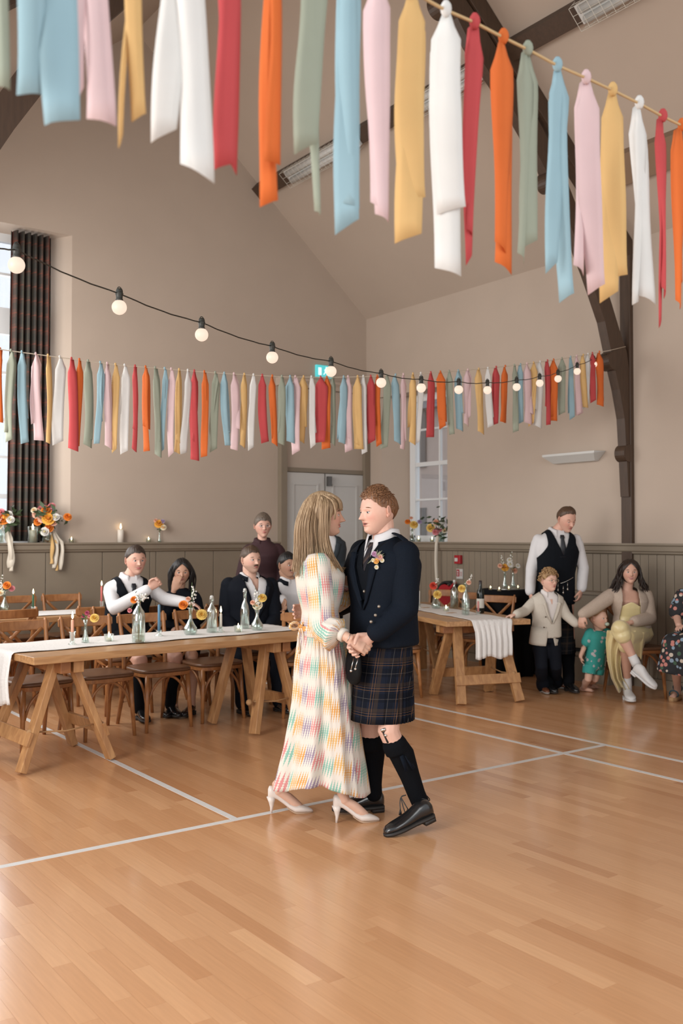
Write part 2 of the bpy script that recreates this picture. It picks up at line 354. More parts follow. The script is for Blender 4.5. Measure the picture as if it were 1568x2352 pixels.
# double door with its tall surround
ds = M(); ds.bbox(6.615, 6.705, YG - .09, YG + .001, 0, 3.46); ds.bbox(7.975, 8.06, YG - .09, YG + .001, 0, 3.46); ds.bbox(6.705, 7.975, YG - .05, YG + .001, 2.345, 2.40)
surround = struct('trim_5', ds, m_dado)
ob('over_panel', M().bbox(6.706, 7.974, YG - .03, YG + .001, 2.401, 3.45), m_plaster, surround)
ob('cornice', M().prism([(YG, 3.455), (YG - .10, 3.455), (YG - .12, 3.50), (YG - .16, 3.53), (YG - .16, 3.56), (YG, 3.56)], 0, 6.58, 8.066), m_plaster, surround)
xm = 7.335
for n_, (x0, x1) in enumerate(((6.71, xm - .012), (xm + .012, 7.97))):
    d = struct('door_%d' % (n_ + 1), M().bbox(x0, x1, YG - .045, YG - .002, .01, 2.335), m_white)
    for z0, z1 in ((1.18, 2.20), (.18, 1.02)):
        p = M(); e = .025
        p.bbox(x0 + .10, x1 - .10, YG - .058, YG - .045, z1 - e, z1); p.bbox(x0 + .10, x1 - .10, YG - .058, YG - .045, z0, z0 + e); p.bbox(x0 + .10, x0 + .10 + e, YG - .058, YG - .045, z0 + e, z1 - e); p.bbox(x1 - .10 - e, x1 - .10, YG - .058, YG - .045, z0 + e, z1 - e)
        ob('door_moulding', p, m_white, d)
    if n_ == 1: ob('door_gap_block', M().bbox(xm + .02, xm + .075, YG - .10, YG - .046, 2.17, 2.30), mat('gap_grey', (.16, .155, .15), .4, .6), d)  # dark grey block standing in for the dark gap between the leaves
    ob('push_plate', M().bbox((x1 - .09) if n_ == 0 else (x0 + .02), (x1 - .02) if n_ == 0 else (x0 + .09), YG - .05, YG - .045, 1.0, 1.3), mat('brushed_brass', (.45, .33, .16), .35, .9), d)

# roof truss: posts, rafters, curved braces with round bosses
LOW = [(7.99, 1.90), (7.967, 2.256), (7.935, 2.687), (7.858, 2.975), (7.785, 3.18), (7.73, 3.343), (7.638, 3.63), (7.49, 3.90), (7.394, 4.07), (7.129, 4.49), (6.812, 4.914), (6.60, 5.16), (6.25, 5.50), (5.815, 5.846), (5.659, 6.03), (5.35, 6.22), (5.0, 6.33), (4.62, 6.37)]
UPP = [(4.62, 6.60), (5.1, 6.55), (5.5, 6.42), (5.9, 6.12), (6.35, 5.72), (6.75, 5.33), (7.05, 4.96), (7.34, 4.52), (7.58, 4.12), (7.74, 3.83), (7.86, 3.58), (7.98, 3.36), (8.03, 3.1), (8.03, 1.90)]
truss = thing('roof_truss', 'dark brown timber roof truss with curved braces and round bosses', 'roof truss', (XR, YT, 0))
truss['kind'] = 'structure'
del truss['label'], truss['category']
truss['label'] = 'dark brown timber roof truss with curved braces and round bosses'
for sgn in (1, -1):
    fx = (lambda x: x) if sgn > 0 else (lambda x: 2 * XR - x)
    ob('post', M().bbox(fx(XW), fx(XW - .055), YT - .062, YT + .062, 0, ZE), m_timber, truss, bevel=.006)
    ob('rafter', M().prism([(fx(x), z) for x, z in ((XW, ZE - .005), (XR, ZR - .005), (XR, ZR - .26), (XW - .06, ZE - .16), (XW, ZE - .22))], 1, YT - .065, YT + .065), m_timber, truss, bevel=.006)
    ob('curved_brace', M().prism([(fx(x), z) for x, z in LOW + UPP], 1, YT - .05, YT + .05), m_timber, truss)
    for px, py, r in ((1400, 830, .095), (1434, 1042, .088), (1256, 420, .095), (1012, 12, .11)):
        p = PY(px, py, YT); ob('boss', M().prism([(fx(p[0]) + r * math.cos(a), p[2] + r * math.sin(a)) for a in np.linspace(0, 2 * pi, 24, endpoint=False)], 1, YT - .06, YT + .06), m_timber, truss)
# purlins
xp = 6.36; ang = math.atan(KS)
def purlin(name, x, y0, y1, w_, h_, m_):
    c = V(x, 0, zc(x)); n = V(-math.sin(ang), 0, -math.cos(ang)); t = V(math.cos(ang), 0, -math.sin(ang)); o_ = M()
    c = c + n * (h_ / 2); o_.box((c[0], (y0 + y1) / 2, c[2]), (w_, y1 - y0, h_), [t, V(0, 1, 0), n]); return struct(name, o_, m_)
purlin('purlin_1', xp, -1.5, YG, .17, .13, m_timber)
purlin('purlin_2', 2 * XR - xp, -1.5, YG, .17, .13, m_timber)
purlin('purlin_3', 7.47, -1.5, YT - .09, .30, .10, mat('brown_painted_timber', (0.235, 0.155, 0.10), .6, var=.08, scale=4, stretch=(1, .3, 1)))

# caged fluorescent battens under the purlin
m_batten = mat('grey_white_batten', (0.60, 0.60, 0.58), .5); m_diff = mat('ribbed_diffuser', (0.55, 0.55, 0.53), .35, var=.08, scale=40, stretch=(1, 8, 1)); m_wire = mat('pale_wire', (.60, .57, .50), .5)
nrm = V(-math.sin(ang), 0, -math.cos(ang)); tg = V(math.cos(ang), 0, -math.sin(ang))
for k, (y0, y1, lab) in enumerate(((8.25, 9.62, 'caged fluorescent batten light nearest the gable wall under the purlin'), (6.35, 7.42, 'caged fluorescent batten light behind the white ribbon just beyond the truss'), (3.55, 5.16, 'caged fluorescent batten light at the top right nearest the camera'))):
    base = V(xp, (y0 + y1) / 2, zc(xp)) + nrm * .13
    t_ = thing('batten_light', lab, 'light fitting', base, 0, 'caged ceiling battens')
    ax = [tg, V(0, 1, 0), nrm]
    ob('light_body', M().box(base + nrm * .025, (.17, y1 - y0, .05), ax), m_batten, t_, bevel=.006)
    df = M()
    for q in (-1, 1): df.tube([base + tg * .045 * q + nrm * .065 + V(0, (y0 - y1) / 2 + .05, 0), base + tg * .045 * q + nrm * .065 + V(0, (y1 - y0) / 2 - .05, 0)], .036, 10)
    ob('diffuser', df, m_diff, t_, smooth=True)
    cg = M(); nw = int((y1 - y0) / .085)
    for i in range(nw + 1):
        yy = (y0 - y1) / 2 + i * (y1 - y0) / nw; P = [base + tg * q + nrm * h + V(0, yy, 0) for q, h in ((-.105, .0), (-.105, .12), (.105, .12), (.105, 0))]
        for a, c in zip(P[:-1], P[1:]): cg.bar(a, c, .003, .003)
    for q, h in ((-.105, .12), (-.035, .12), (.035, .12), (.105, .12), (-.105, .06), (.105, .06)): cg.bar(base + tg * q + nrm * h + V(0, (y0 - y1) / 2, 0), base + tg * q + nrm * h + V(0, (y1 - y0) / 2, 0), .003, .003)
    ob('wire_cage', cg, m_wire, t_)

# things fixed to the right wall
m_red = mat('fire_red', (.36, .012, .02), .4); m_blk = mat('black_rubber', (.012, .012, .012), .5)
p = PX(1327, 1052, XW)
u0, u1 = PX(1262, 1052, XW)[1], PX(1392, 1052, XW)[1]
tag(ob('wall_uplighter', M().loft([np.array([(XW, y_, p[2] + .05), (XW - .16, y_ + (.03 if y_ < 6.7 else -.03), p[2] + .05), (XW - .16, y_ + (.03 if y_ < 6.7 else -.03), p[2] + .025), (XW - .06, y_ + (.1 if y_ < 6.7 else -.1), p[2] - .05), (XW, y_ + (.1 if y_ < 6.7 else -.1), p[2] - .05)]) for y_ in (u1, u0)]), m_batten, loc=p, bevel=.005), 'slim white trough uplighter on the wall left of the post', 'wall light')
p = PX(1057, 1285, XW - .01); t_ = thing('fire_call_point', 'red square fire alarm call point on the taupe panelling', 'alarm', p + V(-.02, 0, 0))
ob('call_point_body', M().box(p + V(-.035, 0, 0), (.045, .105, .105)), m_red, t_, bevel=.006)
ob('call_point_glass', M().box(p + V(-.06, .012, -.002), (.006, .05, .042)), m_white, t_)
p = PX(1058, 1318, XW - .01); t_ = thing('fire_notice', 'small white and red fire notice under the call point', 'sign', p + V(-.02, 0, 0))
ob('notice_board', M().box(p + V(-.018, 0, 0), (.008, .11, .12)), m_white, t_)
ob('notice_symbol', M().box(p + V(-.024, .025, .01), (.004, .045, .085)), m_red, t_)
ob('notice_figure', M().box(p + V(-.027, .025, -.005), (.003, .012, .04)).box(p + V(-.027, .025, .028), (.003, .022, .016)), m_white, t_)
ob('notice_text', M().box(p + V(-.024, -.028, .02), (.004, .036, .006)).box(p + V(-.024, -.028, .0), (.004, .036, .006)).box(p + V(-.024, -.028, -.02), (.004, .03, .006)), m_red, t_)
p = PX(1049, 1346, XW - .02); t_ = thing('hose_reel', 'red fire hose reel with black hose behind the dining table', 'hose reel', V(XW - .02, p[1], p[2] - .1))
hc = V(XW - .13, p[1] + .02, p[2] - .10)
hr = M(); a = np.linspace(0, 2 * pi, 33)
for dx in (-.05, -.012, .026): hr.tube([hc + V(dx, .15 * math.cos(q), .15 * math.sin(q)) for q in a], .018, 8)
hr.tube([hc + V(-.06, .14, .05), hc + V(-.07, .24, -.02), hc + V(-.06, .28, -.16), hc + V(-.05, .26, -.30)], .017, 8)
ob('hose', hr, m_blk, t_, smooth=True)
hd_ = M()
for dx in (-.075, .05): hd_.prism([(hc[1] + .125 * math.cos(q), hc[2] + .125 * math.sin(q)) for q in a[:-1]], 0, hc[0] + dx - .006, hc[0] + dx + .006)
ob('drum', hd_, m_red, t_); ob('bracket', M().bar(hc + V(.1, 0, 0), hc + V(-.08, 0, 0), .05, .05).bar(hc + V(-.08, 0, .0), hc + V(-.08, -.2, .16), .03, .02), m_red, t_)
# boxed-in radiator by the post
ry0, ry1 = PX(1396, 1400, XW - .22)[1], PX(1290, 1400, XW - .22)[1]
t_ = thing('radiator_box', 'taupe boxed radiator casing with ledge behind the toddler', 'radiator cover', (XW - .11, (ry0 + ry1) / 2, 0)); XQ = XW - .023
ob('casing', M().bbox(XQ - .20, XQ, ry0, ry1, .34, .90), m_dado, t_, bevel=.006); ob('casing_top', M().bbox(XQ - .22, XQ, ry0 - .01, ry1 + .01, .901, .93), m_dado, t_)
ob('ledge', M().bbox(XQ - .24, XQ, ry0, ry1, .27, .30), m_dado, t_); ob('plinth', M().bbox(XQ - .2, XQ, ry0, ry1, 0, .269), m_dado, t_)
ob('recess_shade', M().bbox(XQ - .17, XQ, ry0 + .02, ry1 - .02, .301, .339), m_blk, t_)  # black slab put in for the shade of the recess above the ledge
# green running-man exit sign above the door
p = PY(741, 854, YG); t_ = thing('exit_sign', 'pale blue green lit exit sign with running figure above the doors', 'sign', p + V(0, -.02, 0))
ob('sign_box', M().box(p + V(0, -.02, 0), (.25, .04, .16)), emit('exit_green', (0.10, .62, .66), .55), t_)
e_w = emit('exit_white', (.8, .95, .95), .7); fg = M(); q0 = p + V(.02, -.042, 0)
fg.ball(q0 + V(.012, 0, .05), (.014, .004, .014)); fg.bar(q0 + V(.008, 0, .036), q0 + V(-.006, 0, -.008), .022, .005, (1, 0, 0)); fg.bar(q0 + V(-.004, 0, -.008), q0 + V(.026, 0, -.03), .012, .005, (0, 0, 1)); fg.bar(q0 + V(.026, 0, -.03), q0 + V(.022, 0, -.055), .011, .005, (1, 0, 0)); fg.bar(q0 + V(-.006, 0, -.01), q0 + V(-.034, 0, -.045), .012, .005, (0, 0, 1))
fg.bar(q0 + V(.008, 0, .03), q0 + V(.034, 0, .008), .009, .005, (0, 0, 1)); fg.bar(q0 + V(.004, 0, .032), q0 + V(-.024, 0, .014), .009, .005, (0, 0, 1)); ob('running_figure', fg, e_w, t_)
ob('door_symbol', M().box(p + V(-.075, -.042, -.005), (.05, .004, .10)), e_w, t_)

# tartan curtain beside the tall window
cm, nt, b = newmat('dark_tartan_cloth'); nb = NB(nt); uu, vv, _ = nb.uv('uvp')
def stripe(c_, period, duty, off=0.0):
    fr = nb.m('FRACT', nb.m('ADD', nb.m('MULTIPLY', c_, 1 / period), off)); return nb.m('LESS_THAN', fr, duty)
col = nb.mix(nb.m('MULTIPLY', stripe(uu, .16, .45), .6), (0.10, 0.055, 0.042), (0.035, 0.042, 0.038)); col = nb.mix(nb.m('MULTIPLY', stripe(vv, .16, .45), .5), col, (0.035, 0.042, 0.038))
col = nb.mix(nb.m('MULTIPLY', stripe(uu, .16, .09, .3), .7), col, (0.24, 0.06, 0.04)); col = nb.mix(nb.m('MULTIPLY', stripe(vv, .16, .09, .3), .6), col, (0.22, 0.06, 0.04)); col = nb.mix(nb.m('MULTIPLY', stripe(uu, .16, .03, .75), .6), col, (0.2, 0.18, 0.13))
nt.links.new(col, b.inputs['Base Color']); b.inputs['Roughness'].default_value = .85
cx0 = PY(24, 900, YG + .12)[0]; cx1 = PY(116, 900, YG + .12)[0]
nu, nv = 90, 14; vs = []; uvs = []
for j in range(nv):
    for i in range(nu):
        a = i / (nu - 1); z = DADO + .015 + (WZ - .03 - DADO - .015) * j / (nv - 1); spread = 1 + .06 * (1 - j / (nv - 1))
        vs.append((cx1 + (cx0 - cx1) * a * spread, YG + .13 + .045 * math.sin(a * 2 * pi * 6.5 + .3 * math.sin(3 * a + j * .1)) + .012 * math.sin(a * 41), z)); uvs.append((a * 1.15, z))
fs = [(j * nu + i, j * nu + i + 1, (j + 1) * nu + i + 1, (j + 1) * nu + i) for j in range(nv - 1) for i in range(nu - 1)]
cu = ob('curtain', (np.array(vs), fs), cm, None, smooth=True, loc=((cx0 + cx1) / 2, YG + .13, DADO), attrs={'uvp': np.array(uvs)})
md = cu.modifiers.new('solid', 'SOLIDIFY'); md.thickness = .006
tag(cu, 'long dark red and brown tartan curtain beside the tall window', 'curtain')

# outside, seen through the panes
struct('ground_outside', M().bbox(-30, 45, YB + .3, 60, -.4, -.3).bbox(XB + .3, 45, -20, YB + .3, -.4, -.3), mat('wet_tarmac', (.16, .17, .18), .7, var=.1))
def house(label, x0, x1, y0, y1, h, mwall, side):
    t_ = thing('stone_house', label, 'building', ((x0 + x1) / 2, (y0 + y1) / 2, -.3)); ob('house_wall', M().bbox(x0, x1, y0, y1, -.3, h), mwall, t_)
    ob('house_roof', M().prism([((y0 if side == 'x' else x0) - .3, h), ((y1 if side == 'x' else x1) + .3, h), (((y0 + y1) if side == 'x' else (x0 + x1)) / 2, h + 2.2)], 0 if side == 'x' else 1, x0 if side == 'x' else y0, x1 if side == 'x' else y1), mat('slate_roof', (.10, .11, .13), .6, var=.1), t_)
    for zc_ in (1.4, 4.0):
        for k in range(5):
            if side == 'x':
                xx = x0 + (k + .5) * (x1 - x0) / 5; ob('house_window', M().bbox(xx - .5, xx + .5, y0 - .05, y0 + .02, zc_ - .8, zc_ + .8), mat('dark_window', (.05, .06, .07), .2), t_)
            else:
                yy = y0 + (k + .5) * (y1 - y0) / 5; ob('house_window', M().bbox(x0 - .05, x0 + .02, yy - .5, yy + .5, zc_ - .8, zc_ + .8), mat('dark_window', (.05, .06, .07), .2), t_)
house('pinkish stone house across the lane outside the small sash window', 15.5, 20, 9, 22, 4.6, mat('pink_stone', (.52, .42, .38), .9, var=.12, scale=3), 'y')
house('pale blue grey house across the road outside the tall window', -6, 7, 27, 33, 2.0, mat('pale_render', (.50, .56, .60), .9, var=.05, scale=3), 'x')
# ================================================================== tables and chairs
def wood(name, c1, c2, rough=.45, scale=5.0, stretch=(1, 12, 12)):
    m, nt, b = newmat(name); N = nt.nodes; L = nt.links
    tc = N.new('ShaderNodeTexCoord'); mp = N.new('ShaderNodeMapping'); mp.inputs['Scale'].default_value = stretch; L.new(tc.outputs['Object'], mp.inputs[0])
    nz = N.new('ShaderNodeTexNoise'); nz.inputs['Scale'].default_value = scale; nz.inputs['Detail'].default_value = 6; nz.inputs['Distortion'].default_value = .6; L.new(mp.outputs[0], nz.inputs['Vector'])
    r = N.new('ShaderNodeValToRGB'); r.color_ramp.elements[0].position = .3; r.color_ramp.elements[1].position = .72; r.color_ramp.elements[0].color = (*c1, 1); r.color_ramp.elements[1].color = (*c2, 1)
    L.new(nz.outputs[0], r.inputs[0]); L.new(r.outputs[0], b.inputs['Base Color']); b.inputs['Roughness'].default_value = rough
    bp = N.new('ShaderNodeBump'); bp.inputs['Strength'].default_value = .08; L.new(nz.outputs[0], bp.inputs['Height']); L.new(bp.outputs[0], b.inputs['Normal']); return m
m_pine = wood('waxed_pine_plank', (0.32, 0.16, 0.065), (0.50, 0.285, 0.13), .38, 3.0, (1.2, 14, 14))
m_pineleg = wood('waxed_pine_leg', (0.30, 0.14, 0.055), (0.46, 0.245, 0.10), .5, 3.0, (10, 10, 1.5))
m_pinedark = wood('brown_trestle_rail', (0.22, 0.085, 0.03), (0.33, 0.14, 0.05), .45, 3.0, (2, 8, 8))
m_chair = wood('honey_bentwood', (0.25, 0.098, 0.032), (0.40, 0.175, 0.062), .35, 4.0, (6, 6, 3))
m_seat = mat('woven_brown_seat', (0.155, 0.075, 0.038), .35, var=.2, scale=60, bump=.1)

def make_chair(label):
    t = thing('crossback_chair', label, 'chair', (0, 0, 0), 0, 'bentwood crossback chairs')
    k = dict(parent=t, world=False)
    n = 40; a = np.linspace(0, 2 * pi, n, endpoint=False)
    def rr(s, z, push=0): # rounded trapezoid seat outline
        c, s_ = np.cos(a), np.sin(a); w_ = .215 - .015 * np.sign(s_) * np.abs(s_); x = w_ * np.sign(c) * np.abs(c) ** .45; y = .215 * np.sign(s_) * np.abs(s_) ** .5
        return np.column_stack([x * s, y * s, np.full(n, z)])
    ob('seat', M().loft([rr(.95, .446), rr(1.0, .452), rr(1.0, .466), rr(.955, .474), rr(.8, .470), rr(.3, .466)]), m_seat, smooth=True, **k)
    ob('seat_frame', M().loft([rr(.93, .415), rr(.975, .42), rr(.985, .4455), rr(.9, .4458)]), m_chair, smooth=False, **k)
    for s in (-1, 1):
        ob('front_leg', M().tube([(s * .175, -.165, .43), (s * .182, -.175, .25), (s * .196, -.195, .0)], [.019, .018, .014], 10), m_chair, smooth=True, **k)
        ob('back_post', M().tube([(s * .20, .285, 0), (s * .188, .235, .22), (s * .182, .205, .43), (s * .184, .215, .58), (s * .192, .245, .74), (s * .198, .272, .865), (s * .198, .278, .885)], [.014, .018, .019, .017, .016, .015, .009], 10), m_chair, smooth=True, **k)
    rl = []
    for q in np.linspace(-1, 1, 15):
        x = q * .222; y = .262 + .03 * (1 - q * q); h = .036 if abs(q) < .95 else .026
        rl.append(np.array([(x, y - .009, .832 - h), (x, y + .011, .832 - h), (x, y + .016, .836 + h), (x, y - .004, .836 + h)]))
    ob('top_rail', M().loft(rl), m_chair, smooth=False, bevel=.006, **k)
    for s in (-1, 1):
        pts = [(s * (.168 - .336 * q), .215 + .055 * q + .028 * math.sin(pi * q) + s * .004, .49 + .32 * q) for q in np.linspace(0, 1, 9)]
        ob('cross_slat', M().tube(pts, .016, 8, flat=.4, side=(0, 0, 1)), m_chair, smooth=True, **k)
    def arch(p0, p1, out):
        p0, p1 = V(*p0), V(*p1); return [p0 * (1 - q) + p1 * q + V(0, 0, .20 * math.sin(pi * q) ** .6) + V(*out) * math.sin(pi * q) for q in np.linspace(0, 1, 13)]
    ob('front_hoop', M().tube(arch((-.17, -.172, .215), (.17, -.172, .215), (0, 0, 0)), .0105, 8), m_chair, smooth=True, **k)
    for s in (-1, 1): ob('side_hoop', M().tube(arch((s * .185, -.165, .215), (s * .185, .215, .215), (0, 0, 0)), .0105, 8), m_chair, smooth=True, **k)
    return t
CH0 = [None]
def chair(x, y, yaw, label):
    """yaw 0 = sitter faces -Y"""
    if CH0[0] is None: CH0[0] = make_chair(label); CH0[0].location = (x, y, 0); CH0[0].rotation_euler = (0, 0, yaw); return CH0[0]
    return copy_tree(CH0[0], (x, y, 0), yaw, label)

def make_table(label, Ln=2.4, Wd=.84):
    """local frame: near left corner at the origin, length along +X, width along +Y"""
    t = thing('trestle_table', label, 'table', (0, 0, 0), 0, 'pine trestle dining tables'); k = dict(parent=t, world=False)
    nb_ = 4
    for i in range(nb_): ob('table_plank', M().bbox(0, Ln, i * Wd / nb_ + .0015, (i + 1) * Wd / nb_ - .0015, .697 + .0012 * (i % 2), .745 - .0012 * (i % 2)), m_pine, bevel=.004, **k)
    for xc_, spl in ((.285, .26), (1.985, .16)):
        for s in (-1, 1):
            ob('trestle_head', M().bar((xc_ + s * .045, .06, .655), (xc_ + s * .045, Wd - .06, .655), .07, .075, (1, 0, 0)), m_pinedark if s * (xc_ - 1) > 0 else m_pineleg, bevel=.004, **k)
            for j, (v0, v1) in enumerate(((.21, .13), (Wd - .21, Wd - .13))):
                ob('trestle_leg', M().bar((xc_ + s * .05, v0, .695), (xc_ + s * (.05 + spl), v1, .012), .045, .085, (1, 0, .38 * s)), m_pineleg, bevel=.004, **k)
            z = .215; xb = xc_ + s * (.05 + spl * (.695 - z) / .683) + s * .03
            if spl < .2 and s < 0: continue
            ob('trestle_rail', M().bar((xb, .10, z), (xb, Wd - .10, z), .022, .09, (1, 0, .38 * s)), m_pinedark if Wd > 9 else m_pineleg, bevel=.003, **k)
        ob('rope', M().tube([(xc_ - .2, .155, .25), (xc_, .15, .232), (xc_ + .2, .155, .25)], .006, 6).ball((xc_ - .24, .155, .25), .024).ball((xc_ + .235, .15, .25), .024), mat('jute_rope', (.36, .2, .09), .9, var=.2, scale=90), smooth=True, **k)
    return t
def to_world(t, p):
    a = t.rotation_euler[2]; c, s = math.cos(a), math.sin(a); return V(t.location[0] + p[0] * c - p[1] * s, t.location[1] + p[0] * s + p[1] * c, p[2])
T1 = make_table('long pine trestle table nearest the left, with lit candles and bud vases')
T1.location = (1.969, 5.925, 0); T1.rotation_euler = (0, 0, math.radians(4.6))
T2 = copy_tree(T1, (1.9, 8.75, 0), math.radians(1.5), 'pine trestle table farther back on the left near the gable wall')
T3 = copy_tree(T1, (6.537, 5.997, 0), math.radians(72), 'pine trestle table to the right of the dancing couple, seen end on')
T3.scale = (1, 1.0, 1)
bpy.context.view_layer.update()

cl, nt, b = newmat('white_cheesecloth'); b.inputs['Base Color'].default_value = (.70, .68, .66, 1); b.inputs['Roughness'].default_value = .9
N = nt.nodes; wv = N.new('ShaderNodeTexNoise'); wv.inputs['Scale'].default_value = 70; tc = N.new('ShaderNodeTexCoord'); nt.links.new(tc.outputs['Object'], wv.inputs['Vector']); bp = N.new('ShaderNodeBump'); bp.inputs['Strength'].default_value = .6; bp.inputs['Distance'].default_value = .006; nt.links.new(wv.outputs[0], bp.inputs['Height']); nt.links.new(bp.outputs[0], b.inputs['Normal'])
def runner(t, v0, v1, drop0, drop1, label, gather=1.0, Ln=2.4):
    """cheesecloth along the table, hanging over its ends; v0..v1 across the table"""
    nv = 46; prof = []
    if drop0: prof += [(-.018 - .012 * math.sin(q * 3), .745 - drop0 * (1 - q), 1 - q) for q in np.linspace(0, .97, 12)]
    prof += [(-.006, .747, 0.0)] + [(u_, .7485, 0.0) for u_ in np.linspace(.02, Ln - .02, 40)] + [(Ln + .006, .747, 0.0)]
    if drop1: prof += [(Ln + .018 + .012 * math.sin(q * 3), .745 - drop1 * q, q) for q in np.linspace(.03, 1, 12)]
    vs = []
    for (u_, z, dq) in prof:
        for j in range(nv):
            q = j / (nv - 1); g_ = 1 - (1 - gather) * min(1, dq * 2.5 + .25)
            v_ = (v0 + v1) / 2 + (q - .5) * (v1 - v0) * g_ + .012 * math.sin(u_ * 9 + 2) * (1 - dq)
            fold = (.012 * math.sin(q * 43 + .6 * math.sin(q * 9)) + .006 * math.sin(q * 97)) * min(1, dq * 1.8)
            out = -1 if u_ < 0.5 else 1
            vs.append((u_ + out * (fold + .016 * min(1, dq * 2)), v_, z + (.0015 * math.sin(q * 50 + u_ * 17) + .0016 if dq == 0 else 0) + (.015 * math.sin(q * 11 + 1) * dq if dq > .9 else 0)))
    n = len(prof); f = [(i * nv + j, i * nv + j + 1, (i + 1) * nv + j + 1, (i + 1) * nv + j) for i in range(n - 1) for j in range(nv - 1)]
    o = ob('table_runner', (np.array(vs), f), cl, None, smooth=True, world=False); o.location = t.location; o.rotation_euler = t.rotation_euler
    md = o.modifiers.new('solid', 'SOLIDIFY'); md.thickness = .0025; md.offset = 1
    return tag(o, label, 'table runner', 'white gauze runners')
runner(T1, .285, .835, .34, 0, 'white gauze runner on the left candlelit table, hanging over its near end')
runner(T2, .16, .68, 0, 0, 'white gauze runner on the far table by the gable wall')
runner(T3, .18, .60, .33, 0, 'white gauze runner draped over the end of the right table', gather=.86)

# chairs behind the left table, pushed in under it
for x_, lab in ((2.38, 'crossback chair behind the pink candle, first at the left table'), (2.88, 'crossback chair behind the clip-top bottle, second at the left table'), (3.375, 'crossback chair behind the blue candle, third at the left table'), (3.90, 'crossback chair behind the white candle, fourth at the left table')):
    q = to_world(T1, (x_ - 1.969, .93 + (.03 if x_ > 3.8 else 0) + RNG.uniform(-.01, .01), 0)); chair(q[0], q[1], math.radians(4.6 + RNG.uniform(-3, 3)), lab)
# near side of the far table (backs toward the camera)
q = Pz(-2, 1395, .86); chair(q[0] - .05, q[1] - .23, pi + .1, 'crossback chair at the left picture edge, its back to the camera')
q = Pz(186, 1388, .86); chair(q[0], q[1] - .26, pi - .08, 'crossback chair with its back to the camera, beside the man in the waistcoat')
# far side of the far table
for px, lab in ((40, 'crossback chair behind the green candle by the panelled wall'), (140, 'crossback chair by the panelled wall, right of the green candle')):
    q = PY(px, 1370, 10.12); chair(q[0], 9.86, RNG.uniform(-.05, .05), lab)
# right table: left side and far side
chair(7.34, 8.22, -1.25, 'crossback chair behind the red flower vase on the right table')
chair(7.20, 7.66, -1.25, 'crossback chair behind the dark wine bottle')
chair(7.06, 7.10, -1.25, 'crossback chair between the wine bottle and the boy in the blazer')
q = Pz(968, 1595, 0); chair(q[0] - .22, q[1] + .12, 1.15, 'crossback chair tucked under the right table, half hidden by the man in the kilt')
# ================================================================== ribbon garlands and string lights
RC = dict(sage=(0.35, 0.38, 0.30), blue=(0.33, 0.49, 0.555), pink=(0.74, 0.55, 0.56), yellow=(0.73, 0.48, 0.20), white=(0.76, 0.75, 0.73), red=(0.56, 0.075, 0.08), orange=(0.70, 0.16, 0.03))
SEQ = ['sage', 'blue', 'pink', 'yellow', 'white', 'red', 'orange']
def cloth_mat(n, c):
    m = mat(n + '_cotton', c, .85, var=.06, scale=9, bump=0); nt = m.node_tree; N = nt.nodes; b = N['Principled BSDF']
    tcx = N.new('ShaderNodeTexCoord'); w1 = N.new('ShaderNodeTexNoise'); w1.inputs['Scale'].default_value = 260; nt.links.new(tcx.outputs['Object'], w1.inputs['Vector']); bp = N.new('ShaderNodeBump'); bp.inputs['Strength'].default_value = .15; bp.inputs['Distance'].default_value = .002; nt.links.new(w1.outputs[0], bp.inputs['Height']); nt.links.new(bp.outputs[0], b.inputs['Normal'])
    # thin cotton lets some daylight through
    out = N['Material Output']; tr = N.new('ShaderNodeBsdfTranslucent'); mx = N.new('ShaderNodeMixShader'); mx.inputs[0].default_value = .25
    src = b.inputs['Base Color'].links[0].from_socket; nt.links.new(src, tr.inputs[0]); nt.links.new(b.outputs[0], mx.inputs[1]); nt.links.new(tr.outputs[0], mx.inputs[2]); nt.links.new(mx.outputs[0], out.inputs[0]); return m
RM = {k: cloth_mat(k, c) for k, c in RC.items()}
RM['sage2'] = RM['sage']
m_cord = mat('natural_cotton_cord', (.52, .45, .36), .8)
def ribbon(parent, col, knot, tails, depth, scale, seed):
    """a strip of torn cotton tied on the cord: a small knot and two tails.
    tails: (dx_bottom, length, half width top third, half width bottom, turn, layer), metres; x along picture-right, y away"""
    rs = np.random.RandomState(seed); m = M(); m.ball(knot + V(0, 0, .004), (.011 * scale, .010 * scale, .016 * scale), 8, 6)
    for (dx, ln, w1, w2, turn, lay) in tails:
        n = 15; nw = 5; rings = []; ph = rs.rand() * 6; amp = .006 + .006 * rs.rand()
        for i in range(n):
            q = i / (n - 1); s = min(1, q / .16); w = .008 + (w1 - .008) * (s * s * (3 - 2 * s)); w = w + (w2 - w1) * max(0, (q - .16) / .84)
            w *= 1 + .05 * math.sin(q * 9 + ph)
            c = knot + _rt * (dx * q ** 1.2 + amp * .8 * math.sin(q * 4 + ph)) + _away * (lay * .012 + .012 * math.sin(q * 5 + ph) * q) - V(0, 0, 1) * (ln * q)
            th = turn * (.55 + .45 * q) + .25 * math.sin(q * 3.1 + ph)
            side = _rt * math.cos(th) + _away * math.sin(th); nrm_ = -_rt * math.sin(th) + _away * math.cos(th); row = []
            for j in range(nw):
                e = (j / (nw - 1) - .5) * 2; crease = (1 - s * .85) * .012 * (e * e) + .006 * math.sin(e * 2.5 + ph) * (1 - q * .5)
                sk = (.018 * e * math.sin(ph)) if i == n - 1 else 0
                row.append(c + side * w * e + nrm_ * (crease + .006 * e * e) + V(0, 0, sk))
            rings.append(np.array(row))
        m.loft(rings, closed=False, cap=False)
    o = ob('ribbon', m, RM[col], parent, smooth=True); md = o.modifiers.new('solid', 'SOLIDIFY'); md.thickness = .0012; return o
